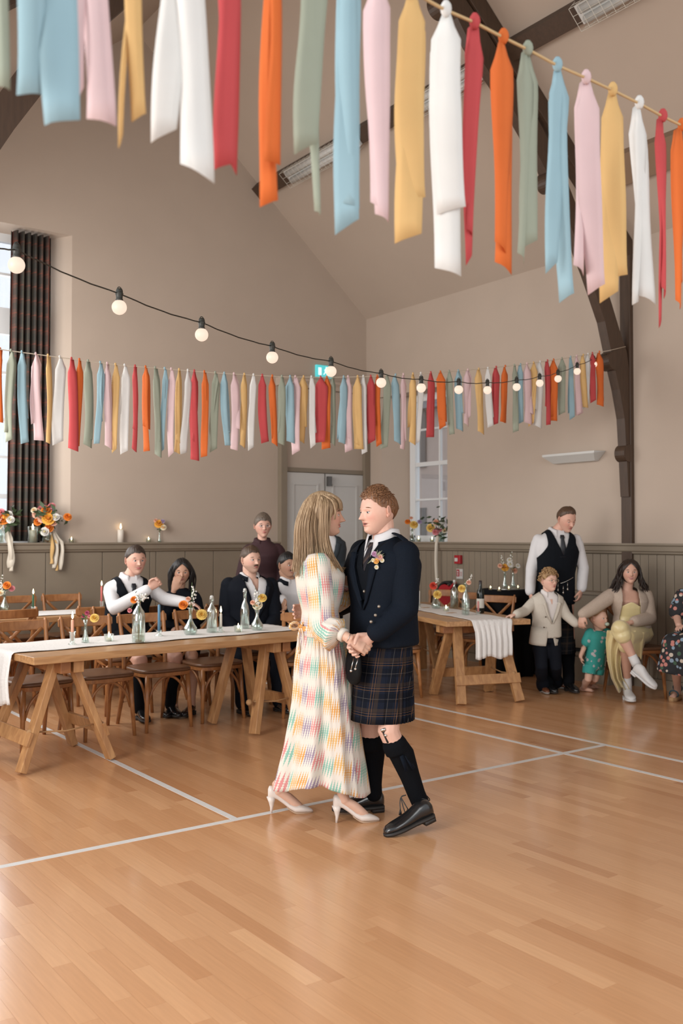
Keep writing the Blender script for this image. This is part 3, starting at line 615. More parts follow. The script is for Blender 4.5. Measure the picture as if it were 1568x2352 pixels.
# far garland, from the gable side to the post
FAR = [0, 25, 50, 82, 110, 137, 164, 182, 202, 230, 246, 265, 286, 310, 334, 356, 378, 393, 411, 431, 446, 469, 494, 515, 537, 561, 582, 602, 625, 647, 666, 678, 697, 715, 736, 750, 765, 789, 799, 821, 834, 851, 866, 888, 908, 926, 948, 966, 989, 1011, 1031, 1052, 1074, 1099, 1120, 1139, 1160, 1181, 1195, 1210, 1225, 1240, 1257, 1271, 1290, 1310, 1324, 1339, 1350, 1360, 1376]
TY = ([-40, 25, 265, 500, 640, 760, 870, 966, 1052, 1120, 1195, 1271, 1339, 1376, 1395, 1436], [797, 806, 838, 857, 865, 867, 864, 858, 852, 846, 838, 827, 816, 809, 806, 796])
BX = ([0, 50, 137, 182, 265, 446, 560, 640, 736, 834, 908, 989, 1099, 1139, 1257, 1339, 1376], [985, 1020, 1022, 1030, 1030, 1045, 1032, 1030, 1026, 1032, 1030, 1000, 984, 985, 972, 946, 930])
DX = ([-40, 0, 760, 1376, 1436], [1 / 6.75, 1 / 6.85, 1 / 8.05, 1 / 9.35, 1 / 9.5])
def fdep(x): return 1 / np.interp(x, *DX)
def garl(x): return C(x, np.interp(x, *TY), fdep(x))
G1 = thing('ribbon_garland', 'far cotton ribbon garland strung from the tall window to the timber post', 'garland', garl(700))
ob('cord', M().tube([garl(x) for x in np.linspace(-40, 1398, 60)] + [C(1436, 796, 9.55)], .0035, 6), m_cord, G1, smooth=True)
widths = [10, 13, 13, 15, 8, 16, 13, 9, 11, 10, 13, 10, 13, 8, 12, 10, 9, 11, 8, 11, 13, 11, 11, 10, 12, 10, 10, 12, 10]
for i, x in enumerate(FAR):
    col = SEQ[(i - 1) % 7]; d = fdep(x); k = d / FPX; y0 = np.interp(x, *TY); y1 = np.interp(x, *BX) + RNG.uniform(-16, 12)
    ln = (y1 - y0) * k; w = .84 * widths[i % len(widths)] * k * RNG.uniform(.9, 1.12) * (1.0 if x < 1150 else .85); l2 = ln * RNG.uniform(.72, .99)
    dx = RNG.uniform(-7, 7) * k; dx2 = dx + RNG.uniform(-6, 6) * k
    ribbon(G1, col, C(x, y0, d), [(dx, ln, w * .95, w * RNG.uniform(.75, 1.05), RNG.uniform(-.5, .5), 0), (dx2, l2, w * .85, w * RNG.uniform(.3, .9), RNG.uniform(-.7, .7), 1)], d, .8, i)
# near garland, high across the foreground
def ndep(x): return 1 / np.interp(x, [-150, 0, 1020, 1568, 1750], [1 / 1.47, 1 / 1.60, 1 / 2.34, 1 / 2.95, 1 / 3.2])
def nknot(x):
    d = ndep(x); y = np.interp(x, [980, 1020, 1090, 1155, 1212, 1280, 1345, 1408, 1468, 1520, 1568, 1750], [0, 22, 52, 86, 114, 151, 179, 208, 238, 267, 290, 375]) if x >= 980 else 1231 - (2.802 - CAMH) * FPX / d
    return C(x, y, d), y, d
# per ribbon: knot x, colour, tails as (bottom x, bottom y, half width mid px, half width bottom px, turn, layer)
NEAR = [(2, 'sage', [(0, 200, 26, 17, .3, 0), (-30, 180, 26, 22, .2, 1)]), (98, 'blue', [(63, 215, 36, 33, .2, 0), (150, 285, 46, 42, -.15, 1)]), (210, 'pink', [(222, 279, 34, 35, -.1, 0), (186, 215, 20, 10, .5, 1)]),
    (312, 'yellow', [(318, 268, 20, 17, .5, 0), (292, 325, 10, 7, .9, 1)]), (415, 'white', [(383, 312, 38, 30, .2, 1), (452, 403, 36, 37, -.15, 0)]), (524, 'red', [(524, 390, 28, 24, .2, 0), (526, 380, 26, 22, .3, 1)]),
    (624, 'orange', [(638, 383, 16, 22, .5, 0), (614, 462, 10, 22, .3, 1)]), (717, 'sage', [(712, 345, 35, 28, .25, 0), (727, 485, 22, 5, .6, 1)]), (800, 'blue', [(800, 520, 28, 29, .15, 1), (796, 470, 26, 26, .1, 0)]),
    (870, 'pink', [(872, 500, 34, 16, .15, 0), (868, 478, 30, 20, .2, 1)]), (944, 'yellow', [(944, 549, 30, 31, .05, 1), (946, 466, 32, 32, .1, 0)]), (1024, 'white', [(1026, 622, 34, 31, .1, 1), (1034, 482, 36, 34, .1, 0)]),
    (1090, 'red', [(1078, 598, 24, 7, .5, 0), (1083, 540, 20, 12, .7, 1)]), (1156, 'orange', [(1150, 575, 27, 16, .2, 0), (1157, 617, 22, 21, .1, 1)]), (1212, 'sage', [(1222, 562, 24, 22, .35, 1), (1198, 598, 22, 12, .5, 0)]),
    (1280, 'blue', [(1270, 618, 28, 14, .25, 0), (1300, 682, 22, 18, -.3, 1)]), (1346, 'pink', [(1368, 665, 28, 20, -.1, 0), (1332, 622, 22, 17, .4, 1)]), (1407, 'yellow', [(1412, 636, 26, 28, .1, 0), (1404, 682, 24, 22, .2, 1)]),
    (1468, 'white', [(1488, 690, 22, 24, .2, 1), (1462, 700, 20, 9, .3, 0)]), (1522, 'red', [(1520, 675, 14, 5, .3, 0), (1523, 742, 10, 5, .8, 1)]), (1566, 'orange', [(1553, 700, 16, 6, .2, 0), (1560, 640, 16, 10, .5, 1)]), (1622, 'sage', [(1615, 690, 20, 14, .3, 0), (1625, 730, 18, 12, .2, 1)]), (1670, 'blue', [(1672, 720, 20, 16, .3, 0), (1668, 760, 18, 16, .2, 1)])]
G2 = thing('ribbon_garland', 'near cotton ribbon garland hanging large across the top of the picture', 'garland', nknot(784)[0])
_e0, _e1 = nknot(1560)[0], nknot(1750)[0]; _ed = (_e1 - _e0) / (_e1 - _e0)[0]; _ed[2] = .02
ob('cord', M().tube([nknot(x)[0] for x in np.linspace(-150, 1750, 90)] + [_e1 + _ed * (XW - .005 - _e1[0]) * q for q in np.linspace(.1, 1, 10)], .0042, 6), mat('gold_cord', (.50, .34, .17), .7), G2, smooth=True)
for i, (x, col, tails) in enumerate(NEAR):
    kn, y0, d = nknot(x); k = d / FPX
    ribbon(G2, col, kn, [((bx - x) * k, (by - y0) * k, w1 * k, w2 * k, tr_, ly) for bx, by, w1, w2, tr_, ly in tails], d, 1.35, 100 + i)
for i in range(14):
    kn = _e1 + _ed * .085 * (i + .2); ribbon(G2, SEQ[(i + 2) % 7], kn, [(.01 * math.sin(i), .55 + .06 * math.sin(i * 2.1), .030, .028, .3, 0), (.015 * math.cos(i), .50, .026, .022, -.3, 1)], 3.2, 1.35, 140 + i)
# string lights
BULB = [(36, 609, 36), (272, 706, 33), (463, 769, 29), (625, 821, 26), (760, 853, 23.5), (875, 879, 22), (967, 891, 20), (1053, 895, 19), (1119, 896, 18), (1186, 889, 17.2), (1239, 880, 16.4), (1281, 870, 15.8), (1325, 853, 15.2), (1363, 837, 14.6)]
m_bulb = emit('warm_opal_bulb', (1.0, 0.78, 0.62), .95); m_bulb.node_tree.nodes['Principled BSDF'].inputs['Base Color'].default_value = (.12, .1, .08, 1); m_sock = mat('dark_olive_socket', (.022, .022, .017), .5)
dep = [1 / np.interp(i, [0, 13], [1 / 3.72, 1 / 9.25]) for i in range(14)]
dep = [3.75, 4.2, 4.72, 5.22, 5.72, 6.2, 6.68, 7.14, 7.58, 8.0, 8.38, 8.72, 9.05, 9.35]
SL = thing('string_lights', 'festoon string of round warm bulbs hanging on a dark twisted cable', 'string lights', C(760, 835, dep[4]))
cab = []
for (x, y, s_), d in zip(BULB, dep):
    r = .033; k = FPX / d; top = C(x + (2 if x < 300 else 0), y - 1.85 * r * k, d); cab.append(top)
    sk = M(); sk.lathe([(.004, .022), (.012, .021), (.0155, .012), (.0155, .004), (.0175, .002), (.0175, -.004), (.0155, -.008), (.014, -.022), (.0165, -.026), (.0165, -.034), (.010, -.036)], top, 14)
    sk.tube([top + V(0, 0, .02) + V(.009 * math.cos(a), 0, .009 * math.sin(a)) for a in np.linspace(-.5, pi + .5, 10)], .0022, 6)
    so = ob('lamp_holder', sk, m_sock, SL, smooth=True)
    ob('bulb', M().ball(top + V(0, 0, -.034 - r * .82), r, 20, 14), m_bulb, so, smooth=True)
pts = [C(-60, 545, 3.5)]
full = [C(-60, 549, 3.45)] + cab + [C(1384, 815, 9.42), C(1400, 808, 9.5)]
fine = []
for a, c in zip(full[:-1], full[1:]):
    for q in np.linspace(0, 1, 10, endpoint=False): fine.append(a * (1 - q) + c * q - V(0, 0, .012 * math.sin(pi * q)))
fine.append(full[-1])
ob('cable', M().tube([p + V(.0012 * math.cos(i * 2.1), 0, .0012 * math.sin(i * 2.1)) for i, p in enumerate(fine)], .0032, 6), m_sock, SL, smooth=True)
# ================================================================== people: building blocks
from mathutils.bvhtree import BVHTree
ZU = V(0, 0, 1)
def fuse(mb, voxel=.01, smooth=4, factor=.5):
    v, f = (mb.verts(), mb.f) if isinstance(mb, M) else mb
    me = bpy.data.meshes.new('tmp'); me.from_pydata(np.asarray(v).tolist(), [], f); o = bpy.data.objects.new('tmp', me); COL.objects.link(o)
    bm = bmesh.new(); bm.from_mesh(me); bmesh.ops.recalc_face_normals(bm, faces=bm.faces); bm.to_mesh(me); bm.free()
    r = o.modifiers.new('r', 'REMESH'); r.mode = 'VOXEL'; r.voxel_size = voxel
    if smooth: s = o.modifiers.new('s', 'SMOOTH'); s.factor = factor; s.iterations = smooth
    dg = bpy.context.evaluated_depsgraph_get(); e = o.evaluated_get(dg); m2 = e.to_mesh()
    n = len(m2.vertices); vv = np.zeros(n * 3); m2.vertices.foreach_get('co', vv); nl = len(m2.loops); li = np.zeros(nl, dtype=np.int32); m2.loops.foreach_get('vertex_index', li)
    ff = [tuple(q) for q in li.reshape(-1, 4).tolist()] if nl == 4 * len(m2.polygons) else [tuple(p.vertices) for p in m2.polygons]; e.to_mesh_clear()
    bpy.data.objects.remove(o); bpy.data.meshes.remove(me); return vv.reshape(-1, 3), ff
def cut(vf, keep, it=4):
    """keep the faces whose centre passes, drop the loose vertices and smooth the new border"""
    v, f = vf; cen = v[np.array(f)].mean(1) if len({len(q) for q in f}) == 1 else np.array([v[list(q)].mean(0) for q in f]); k = keep(cen); f2 = [q for q, t in zip(f, k) if t]
    used = sorted({i for q in f2 for i in q}); mp = {o: n for n, o in enumerate(used)}; v2 = v[used].copy(); f2 = [tuple(mp[i] for i in q) for q in f2]
    cnt = {}
    for q in f2:
        for a, c in zip(q, q[1:] + q[:1]): cnt[(min(a, c), max(a, c))] = cnt.get((min(a, c), max(a, c)), 0) + 1
    nb_ = {}
    for (a, c), n in cnt.items():
        if n == 1: nb_.setdefault(a, []).append(c); nb_.setdefault(c, []).append(a)
    for _ in range(it):
        nv = {i: (v2[i] * .4 + .6 * np.mean([v2[j] for j in js], axis=0)) for i, js in nb_.items()}
        for i, p in nv.items(): v2[i] = p
    return v2, f2
def vnormals(v, f):
    n = np.zeros_like(v)
    for q in f:
        a = np.cross(v[q[1]] - v[q[0]], v[q[2]] - v[q[0]])
        for i in q: n[i] += a
    return n / (np.linalg.norm(n, axis=1)[:, None] + 1e-12)
def join(*vfs):
    m = M()
    for v, f in vfs: m.add(v, f)
    return m.verts(), m.f
def bez(P, n=12):
    """smooth curve through points (Catmull-Rom)"""
    P = [np.asarray(p, float) for p in P]; Q = [2 * P[0] - P[1]] + P + [2 * P[-1] - P[-2]]; out = []
    for i in range(1, len(Q) - 2):
        for t in np.linspace(0, 1, n, endpoint=False):
            a, b_, c, d = Q[i - 1:i + 3]; out.append(.5 * ((2 * b_) + (c - a) * t + (2 * a - 5 * b_ + 4 * c - d) * t * t + (3 * b_ - a - 3 * c + d) * t ** 3))
    out.append(P[-1]); return out
def face(ang):
    a = math.radians(ang); return -_away * math.cos(a) + _rt * math.sin(a)
def g(x, s): return np.exp(-(x / s) ** 2)

def headshape(d, feat=1.0, male=True, smile=0.0, mopen=0.0, nose=.135):
    x, y, z = .335 * d[:, 0], .42 * d[:, 1], .5 * d[:, 2]; t = np.clip(-z / .5, 0, 1)
    x = np.sign(d[:, 0]) * .335 * np.abs(d[:, 0]) ** .92
    jaw = .33 if male else .42
    x = x * (1 - jaw * t ** 1.7); y = np.where(y < 0, y * (1 - .45 * t ** 1.1), y * (1 - .06 * t)); y = y + .205 * t ** 2.2; y = np.where((d[:, 1] < 0) & (z > 0), y * 1.06, y)
    if feat:
        w = np.clip(d[:, 1] / .45, 0, 1); ax = np.abs(x)
        s = np.clip((.07 - z) / .20, 0, 1); A = nose * s ** 1.25 * np.where(z > -.13, 1, g(z + .13, .032))
        y = y + w * feat * (A * g(x, .027 + .020 * s) + .020 * g(ax - .047, .022) * g(z + .115, .024)
            + (.026 if male else .012) * g(z - .078, .03) * g(x, .2) - .044 * g(ax - .125, .060) * g(z - .014, .042) + .016 * g(ax - .17, .08) * g(z + .10, .08)
            + .020 * g(z + .222, .016) * g(x, .075) + .024 * g(z + .272 + .02 * mopen, .018) * g(x, .07) - (.016 + .05 * mopen) * g(z + .247, .007 + .012 * mopen) * g(x, .08)
            - .012 * g(z + .312, .02) * g(x, .09) + .040 * g(z + .405, .055) * g(x, .095) + .012 * smile * g(ax - .15, .05) * g(z + .17, .05))
        z = z + w * smile * .02 * g(ax - .09, .04) * g(z + .245, .03)
    return np.column_stack([x, y, z])
def head_geo(hc, F, U, hs, skin, lip, nx=60, nz=46, male=True, smile=0, mopen=0, stubble=None, moustache=None, hair=(0.1, .06, .03), lid=.25, gaze=(0, 0), eye=(.08, .14, .18), brow=True, glasses=False, nose=.135):
    """returns skin mesh (v,f,col), eye mesh (v,f,col), brow mesh"""
    F = unit(F); U = unit(U - F * np.dot(U, F)); R = np.cross(F, U); B = np.array([R, F, U])
    tt = np.linspace(-pi, pi, nx, endpoint=False); ph = tt - .45 * np.sin(tt); tq = np.linspace(0, 1, nz + 1); th = (pi * (tq - .10 * (np.sin(2 * pi * tq - 3.77) + math.sin(3.77))))[1:-1]
    d = np.array([(math.sin(a) * math.sin(p), math.sin(a) * math.cos(p), math.cos(a)) for a in th for p in ph] + [(0, 0, 1), (0, 0, -1)], float)
    q = headshape(d, 1.0, male, smile, mopen, nose); k = nx; n = len(th); f = []
    for i in range(n - 1):
        for j in range(k): f.append((i * k + j, (i + 1) * k + j, (i + 1) * k + (j + 1) % k, i * k + (j + 1) % k))
    for j in range(k): f.append((n * k, j, (j + 1) % k)); f.append((n * k + 1, (n - 1) * k + (j + 1) % k, (n - 1) * k + j))
    zs = .22 * smile * q[:, 0] ** 2 * 6; skin = np.array(skin); col = np.tile(skin, (len(q), 1)); fr = q[:, 1] > .1
    lm = np.clip((g(q[:, 2] + .226 - zs, .016) * g(q[:, 0], .060 + .03 * smile) + g(q[:, 2] + .268 + .02 * mopen - zs, .017) * g(q[:, 0], .054 + .03 * smile)) * 1.3, 0, 1) * fr
    col = col * (1 - lm[:, None]) + np.array(lip) * lm[:, None]
    mm = np.clip(g(q[:, 2] + .247 - zs, .008 + .012 * mopen) * g(q[:, 0], .07) * 1.1, 0, 1) * fr; col = col * (1 - .8 * mm[:, None])
    ck = np.clip(g(np.abs(q[:, 0]) - .18, .09) * g(q[:, 2] + .11, .09), 0, 1) * fr; col = col * (1 - ck[:, None] * np.array([.0, .14, .12]))
    if stubble is not None:
        sm = np.clip(np.clip((-.17 - q[:, 2]) / .08, 0, 1) * (1 - lm), 0, 1) * (q[:, 1] > -.1); col = col * (1 - .55 * sm[:, None]) + np.array(stubble) * .55 * sm[:, None]
    if moustache is not None:
        sm = np.clip(1.6 * g(q[:, 2] + .185, .022) * g(q[:, 0], .10), 0, 1) * fr; col = col * (1 - sm[:, None]) + np.array(moustache) * sm[:, None]
    m = M(); m.add(q, f); cols = [col]
    for s in (-1, 1): # ears
        for (c_, r_, kk) in (((s * .342, -.045, .0), (.030, .074, .122), 1.0), ((s * .366, -.018, .012), (.016, .042, .074), .78), ((s * .334, -.010, -.105), (.022, .034, .044), 1.0)):
            n0 = m.n; m.ball(V(*c_), r_, 10, 8, ax=[unit(V(1, .35 * s * -1, 0)), unit(V(.35 * s, 1, -.15)), V(0, .1, 1)]); cols.append(np.tile(skin * kk * np.array([1.0, .9, .88]), (m.n - n0, 1)))
    em = M(); ecol = []; bw = M()
    for s in (-1, 1):
        ec = V(s * .125, .338, .012); gz = unit(V(gaze[0], 1, gaze[1])); g1 = unit(np.cross(gz, V(0, 0, 1))); g2 = np.cross(g1, gz); er = .050
        n0 = em.n; em.ball(ec, er, 14, 14, ax=[g1, g2, gz]); dv = (em.verts()[n0:] - ec) @ gz / er; an = np.degrees(np.arccos(np.clip(dv, -1, 1)))
        ecol.append(np.where(an[:, None] < 13, np.array([.005, .005, .005]), np.where(an[:, None] < 31, np.array(eye), np.array([.55, .52, .50]))))
        # lids: sphere caps over the eyeball, upper lid drops with lid
        for up_, lim in ((1, .62 - lid * 1.3), (-1, .62)):
            rows = []; lr = er * 1.13
            for el in np.linspace(max(-.9, lim), 1.45, 5):
                rows.append(np.array([ec + lr * V(math.cos(el * 1.0) * math.sin(az), math.cos(el) * math.cos(az), up_ * math.sin(el)) for az in np.linspace(-1.25, 1.25, 9)]))
            n0 = m.n; m.loft(rows, closed=False, cap=False); cc = np.tile(skin * .93, (m.n - n0, 1)); cc[:9] = skin * (.22 if up_ > 0 else .6); cols.append(cc)
        if brow: bw.tube([(s * .05, .392, .082), (s * .10, .395, .105), (s * .16, .375, .108), (s * .215, .325, .088)], [.011, .014, .012, .006], 6, flat=.6, side=(0, 0, 1))
    fq = q[(q[:, 1] > .12) & (np.abs(q[:, 0]) < .22)]
    def fy(x_, z_, lift=0.0):
        w_ = 1 / (((fq[:, 0] - x_) ** 2 + (fq[:, 2] - z_) ** 2) + 1e-5); i_ = np.argsort(-w_)[:5]; return V(x_, float((fq[i_, 1] * w_[i_]).sum() / w_[i_].sum()) + lift, z_)
    mo = M(); mc = []; hw = .072 + .030 * smile; xs_ = np.linspace(-1, 1, 11); op = .010 + .034 * mopen
    def mrow(z_, r0, c_, lift, wid=1.0):
        n0 = mo.n; mo.tube([fy(a_ * hw * wid, z_(a_), lift) for a_ in xs_], [max(.002, r0 * (1 - .85 * a_ * a_)) for a_ in xs_], 6, flat=.8, side=(0, 0, 1)); mc.append(np.tile(np.array(c_), (mo.n - n0, 1)))
    lz = lambda a_: .030 * smile * a_ * a_
    mrow(lambda a_: -.247 + lz(a_), .007 + op * .55, (.05, .015, .015) if smile < .8 or mopen < .2 else (.62, .58, .54), -.004, .9)
    mrow(lambda a_: -.247 + op * .75 * (1 - a_ * a_) + .004 * math.cos(a_ * 9) + lz(a_), .0105, lip, .002); mrow(lambda a_: -.249 - op * 1.1 * (1 - a_ * a_) + lz(a_), .0135, np.array(lip) * 1.12, .003, .92)
    mst = None
    if moustache is not None:
        ms_ = M(); ms_.tube([fy(a_ * .105, -.198 - .03 * a_ * a_, .008) for a_ in xs_], [.018 * (1 - .6 * a_ * a_) for a_ in xs_], 6, flat=.7, side=(0, 0, 1)); mst = ms_
    T = lambda P: hc + (np.asarray(P) * hs) @ B
    return dict(v=T(m.verts()), f=m.f, col=np.vstack(cols), eyes=(T(em.verts()), em.f, np.vstack(ecol)), brow=(T(bw.verts()), bw.f) if brow else None, T=T, B=B, hs=hs, hc=hc, mouth=(T(mo.verts()), mo.f, np.vstack(mc)), mst=(T(mst.verts()), mst.f) if mst is not None else None)
def hair_cap(H, line, thick, nx=90, nz=26, seed=0, clump=.012, male=True, freq=26, swirl=2.0):
    """shell of hair grown from the crown to the hair line; line(phi) gives the lowest height, phi 0 = front"""
    rs = np.random.RandomState(seed); P = []
    for j in range(nx):
        ph = -pi + 2 * pi * j / nx; zl = line(ph); thl = math.acos(max(-.98, min(.98, zl / .5)))
        for i in range(nz):
            q = i / (nz - 1); a = max(.02, q * thl); d = np.array([[math.sin(a) * math.sin(ph), math.sin(a) * math.cos(ph), math.cos(a)]]); p = headshape(d, 0, male)[0]
            nzv = mnoise.noise(Vector((p[0] * 7 + seed, p[1] * 7, p[2] * 7))); st = math.sin(ph * freq + swirl * 4 * q + 3 * nzv)
            t_ = thick(ph, q) * (1 - .8 * q ** 7) + clump * (.6 * st + 1.5 * nzv) * min(1, q * 4) * (1 - q ** 8)
            P.append(p + (d[0]) * (t_ + .006))
    f = [(((j + 1) % nx) * nz + i, j * nz + i, j * nz + i + 1, ((j + 1) % nx) * nz + i + 1) for j in range(nx) for i in range(nz - 1)]
    return H['T'](np.array(P)), f
def short_line(front=.30, temple=.12, ear=.02, nape=-.30):
    def L_(ph):
        a = abs(ph); return float(np.interp(a, [0, .35, .62, .95, 1.25, 1.6, 2.0, 2.6, pi], [front - .012, front + .012, front - .01, temple, temple - .10, ear, ear - .12, nape + .02, nape])) + .006 * math.sin(ph * 17) + .005 * math.sin(ph * 31 + 1)
    return L_
def hair_mat(name, c, c2=None):
    if name in MATS: return MATS[name]
    c2 = c2 or tuple(x * .5 for x in c); m, nt, b = newmat(name); N = nt.nodes; L = nt.links
    tc = N.new('ShaderNodeTexCoord'); mp = N.new('ShaderNodeMapping'); mp.inputs['Scale'].default_value = (160, 160, 9); L.new(tc.outputs['Object'], mp.inputs[0]); nz = N.new('ShaderNodeTexNoise'); nz.inputs['Scale'].default_value = 1; nz.inputs['Detail'].default_value = 3; L.new(mp.outputs[0], nz.inputs['Vector'])
    r = N.new('ShaderNodeValToRGB'); r.color_ramp.elements[0].position = .32; r.color_ramp.elements[1].position = .68; r.color_ramp.elements[0].color = (*c2, 1); r.color_ramp.elements[1].color = (*c, 1); L.new(nz.outputs[0], r.inputs[0]); L.new(r.outputs[0], b.inputs['Base Color']); b.inputs['Roughness'].default_value = .42; b.inputs['Specular IOR Level'].default_value = .35
    bp = N.new('ShaderNodeBump'); bp.inputs['Strength'].default_value = .35; bp.inputs['Distance'].default_value = .004; L.new(nz.outputs[0], bp.inputs['Height']); L.new(bp.outputs[0], b.inputs['Normal']); return m
def locks(guides, n, r, spread, seed, wave=0.0, taper=.35, flat=.45):
    """many thin locks following guide curves (lists of points)"""
    rs = np.random.RandomState(seed); m = M()
    for gi in guides:
        gpts = bez(gi[0], 6); w = gi[1] if len(gi) > 1 else 1.0
        for k in range(n):
            o1, o2 = rs.normal(0, spread * w, 3), rs.normal(0, spread * w, 3) * V(1.2, 1.2, .8); ph = rs.rand() * 6; N_ = len(gpts); pp = []
            for i, p in enumerate(gpts):
                q = i / (N_ - 1); pp.append(p + o1 * min(1, .35 + q) * (1 - q * .3) + o2 * q * .8 + wave * q * V(math.sin(q * 11 + ph), math.cos(q * 11 + ph), 0))
            rr = r * rs.uniform(.7, 1.25); m.tube(pp, [rr * (.6 if i == 0 else 1 - (1 - taper) * (i / (N_ - 1)) ** 2) for i in range(N_)], 5, flat=flat)
    return m
def hand(m, wr, dirv, palmn, thumb, s=1.0, curl=.35, spread=.10, tcurl=.3, curls=None):
    """adds palm, four fingers and a thumb to m. thumb = vector toward the thumb side"""
    d = unit(dirv); n = unit(palmn - d * np.dot(palmn, d)); t = np.cross(n, d); t = t if np.dot(t, thumb) > 0 else -t
    a = np.linspace(0, 2 * pi, 12, endpoint=False); rings = []
    for q, w, h in ((-.012, .024, .019), (.015, .030, .018), (.045, .039, .016), (.075, .042, .0145), (.090, .039, .011)):
        rings.append(wr + d * q * s + np.outer(np.cos(a), t) * w * s + np.outer(np.sin(a), n) * h * s)
    m.loft(rings)
    for i, (o, ln, r) in enumerate(((.030, .070, .0092), (.010, .078, .0095), (-.011, .073, .0092), (-.031, .058, .0080))):
        c = (curls[i] if curls else curl); p = wr + d * .084 * s + t * o * s; ang = 0.12 + c * .5; pts = [p - d * .02 * s, p]; side = t * (spread * (o / .03))
        for seg, bend in ((.44, 1.25), (.31, 1.45), (.25, .9)):
            v = unit(d * math.cos(ang) + n * math.sin(ang) + side); p = p + v * ln * seg * s; pts.append(p); ang += c * bend
        m.tube(pts, [r * s, r * s * 1.02, r * s * .97, r * s * .9, r * s * .72], 8, round_ends=True)
    p0 = wr + d * .022 * s + t * .026 * s; v1 = unit(d * .75 + t * .62 + n * .28); p1 = p0 + v1 * .036 * s; v2 = unit(d * (.95 - tcurl * .2) + t * (.25 - tcurl * .9) + n * (.25 + tcurl)); p2 = p1 + v2 * .031 * s; v3 = unit(d * .8 + t * (.05 - tcurl * .9) + n * (.25 + tcurl)); p3 = p2 + v3 * .022 * s
    m.tube([p0 - v1 * .012 * s, p0, p1, p2, p3], [.013 * s, .0135 * s, .0115 * s, .010 * s, .0078 * s], 8, round_ends=True)
SKIN = attr_mat('skin', 'Col', .5, 0, .05, 55); EYE = attr_mat('eye', 'Col', .12)
class Fig:
    def __init__(s, label, J, F, h, female=False, base=None):
        s.J = J; s.F = unit(F); s.R = np.cross(s.F, ZU); s.k = h / 1.76; s.fem = female
        s.o = (J['shR'] + J['shL']) / 2
        base = base if base is not None else V(J['pv'][0], J['pv'][1], 0)
        s.root = thing('person', label, 'person', base); s.bm = M(); s.scol = None
    def loc(s, p): q = np.asarray(p) - s.o; return q @ s.R, q @ s.F, q[:, 2] if q.ndim > 1 else q[2]
    def at(s, a, b_, c): return s.o + s.R * a + s.F * b_ + ZU * c
    def torso(s, grow=0.0, lo=-.13, hi=1.04, W_=None, D_=None, belly=0.0, n=24):
        J, k = s.J, s.k; pv, nk = J['pv'], J['nk']
        if s.fem: tw = [(-.13, .135, .10), (0, .178, .122), (.16, .165, .112), (.42, .128, .095), (.62, .148, .118), (.76, .158, .126), (.90, .150, .09), (.97, .10, .07), (1.04, .052, .052)]
        else: tw = [(-.13, .13, .105), (0, .168, .122), (.18, .162, .118), (.42, .156, .112), (.62, .178, .125), (.78, .192, .128), (.91, .178, .098), (.98, .115, .078), (1.04, .060, .060)]
        hipax = unit(J['hipR'] - J['hipL']); shax = unit(J['shR'] - J['shL']); rings = []; a = np.linspace(0, 2 * pi, n, endpoint=False); spine = unit(nk - pv)
        m1 = s.J.get('sp', (pv + nk) / 2)
        for q, w, dp in tw:
            if q < lo - 1e-6 or q > hi + 1e-6: continue
            qq = min(1, max(0, q)); R_ = unit(hipax * (1 - qq) + shax * qq); c = (1 - q) ** 2 * pv + 2 * (1 - q) * q * (2 * m1 - (pv + nk) / 2) + q * q * nk if 0 <= q <= 1 else (pv + spine * (q * np.linalg.norm(nk - pv)) if q < 0 else nk + spine * ((q - 1) * np.linalg.norm(nk - pv)))
            Fw = unit(np.cross(spine, R_)) ; Fw = Fw if np.dot(Fw, s.F) > -.2 else -Fw
            w = w * k * (W_ or 1) + grow; dp = dp * k * (D_ or 1) + grow; fr = np.where(np.sin(a) > 0, dp + belly * g(q - .35, .3) + (.022 * k * g(q - .70, .12) if s.fem else 0), dp)
            ex = .82; rings.append(c + np.outer(np.sign(np.cos(a)) * np.abs(np.cos(a)) ** ex * w, R_) + np.outer(np.sign(np.sin(a)) * np.abs(np.sin(a)) ** ex * fr, Fw))
        return M().loft(rings)
    def arm(s, m, side, r0=.050, r1=.042, r2=.030, grow=0.0, stop=1.0, start=0.0, n=14):
        J, k = s.J, s.k; a, b_, c = J['sh' + side], J['el' + side], J['wr' + side]; pts = []; rad = []
        for q in (-.04, .12, .35, .65, .88, 1.0):
            if q >= start: pts.append(a + (b_ - a) * q); rad.append((r0 + (r1 - r0) * q) * k + grow)
        for q in (.12, .35, .6, .85, 1.0):
            if q <= stop + 1e-6: pts.append(b_ + (c - b_) * q); rad.append((r1 * 1.0 + (r2 - r1) * q) * k + grow)
        if stop < 1.0 and stop not in (.12, .35, .6, .85): pts.append(b_ + (c - b_) * stop); rad.append((r1 + (r2 - r1) * stop) * k + grow)
        m.tube(pts, rad, n, round_ends=True); return m
    def leg(s, m, side, r0=.085, r1=.055, r2=.036, grow=0.0, lo=0.0, hi=1.0, n=14):
        J, k = s.J, s.k; a, b_, c = J['hip' + side], J['kn' + side], J['an' + side]; pts = []; rad = []
        back = -unit(s.F + V(1e-6, 0, 0)) * .018 * k
        for q, p, r in [(0.0, a, r0), (.15, a + (b_ - a) * .3, r0 * .96), (.35, a + (b_ - a) * .7, r0 * .80), (.5, b_, r1), (.58, b_ + (c - b_) * .16, r1 * .93), (.68, b_ + (c - b_) * .34 + back, r1 * 1.02), (.8, b_ + (c - b_) * .62 + back * .5, r1 * .80), (.92, b_ + (c - b_) * .86, r2 * 1.02), (1.0, c, r2)]:
            if lo - 1e-6 <= q <= hi + 1e-6: pts.append(p); rad.append(r * k + grow)
        m.tube(pts, rad, n, round_ends=True); return m
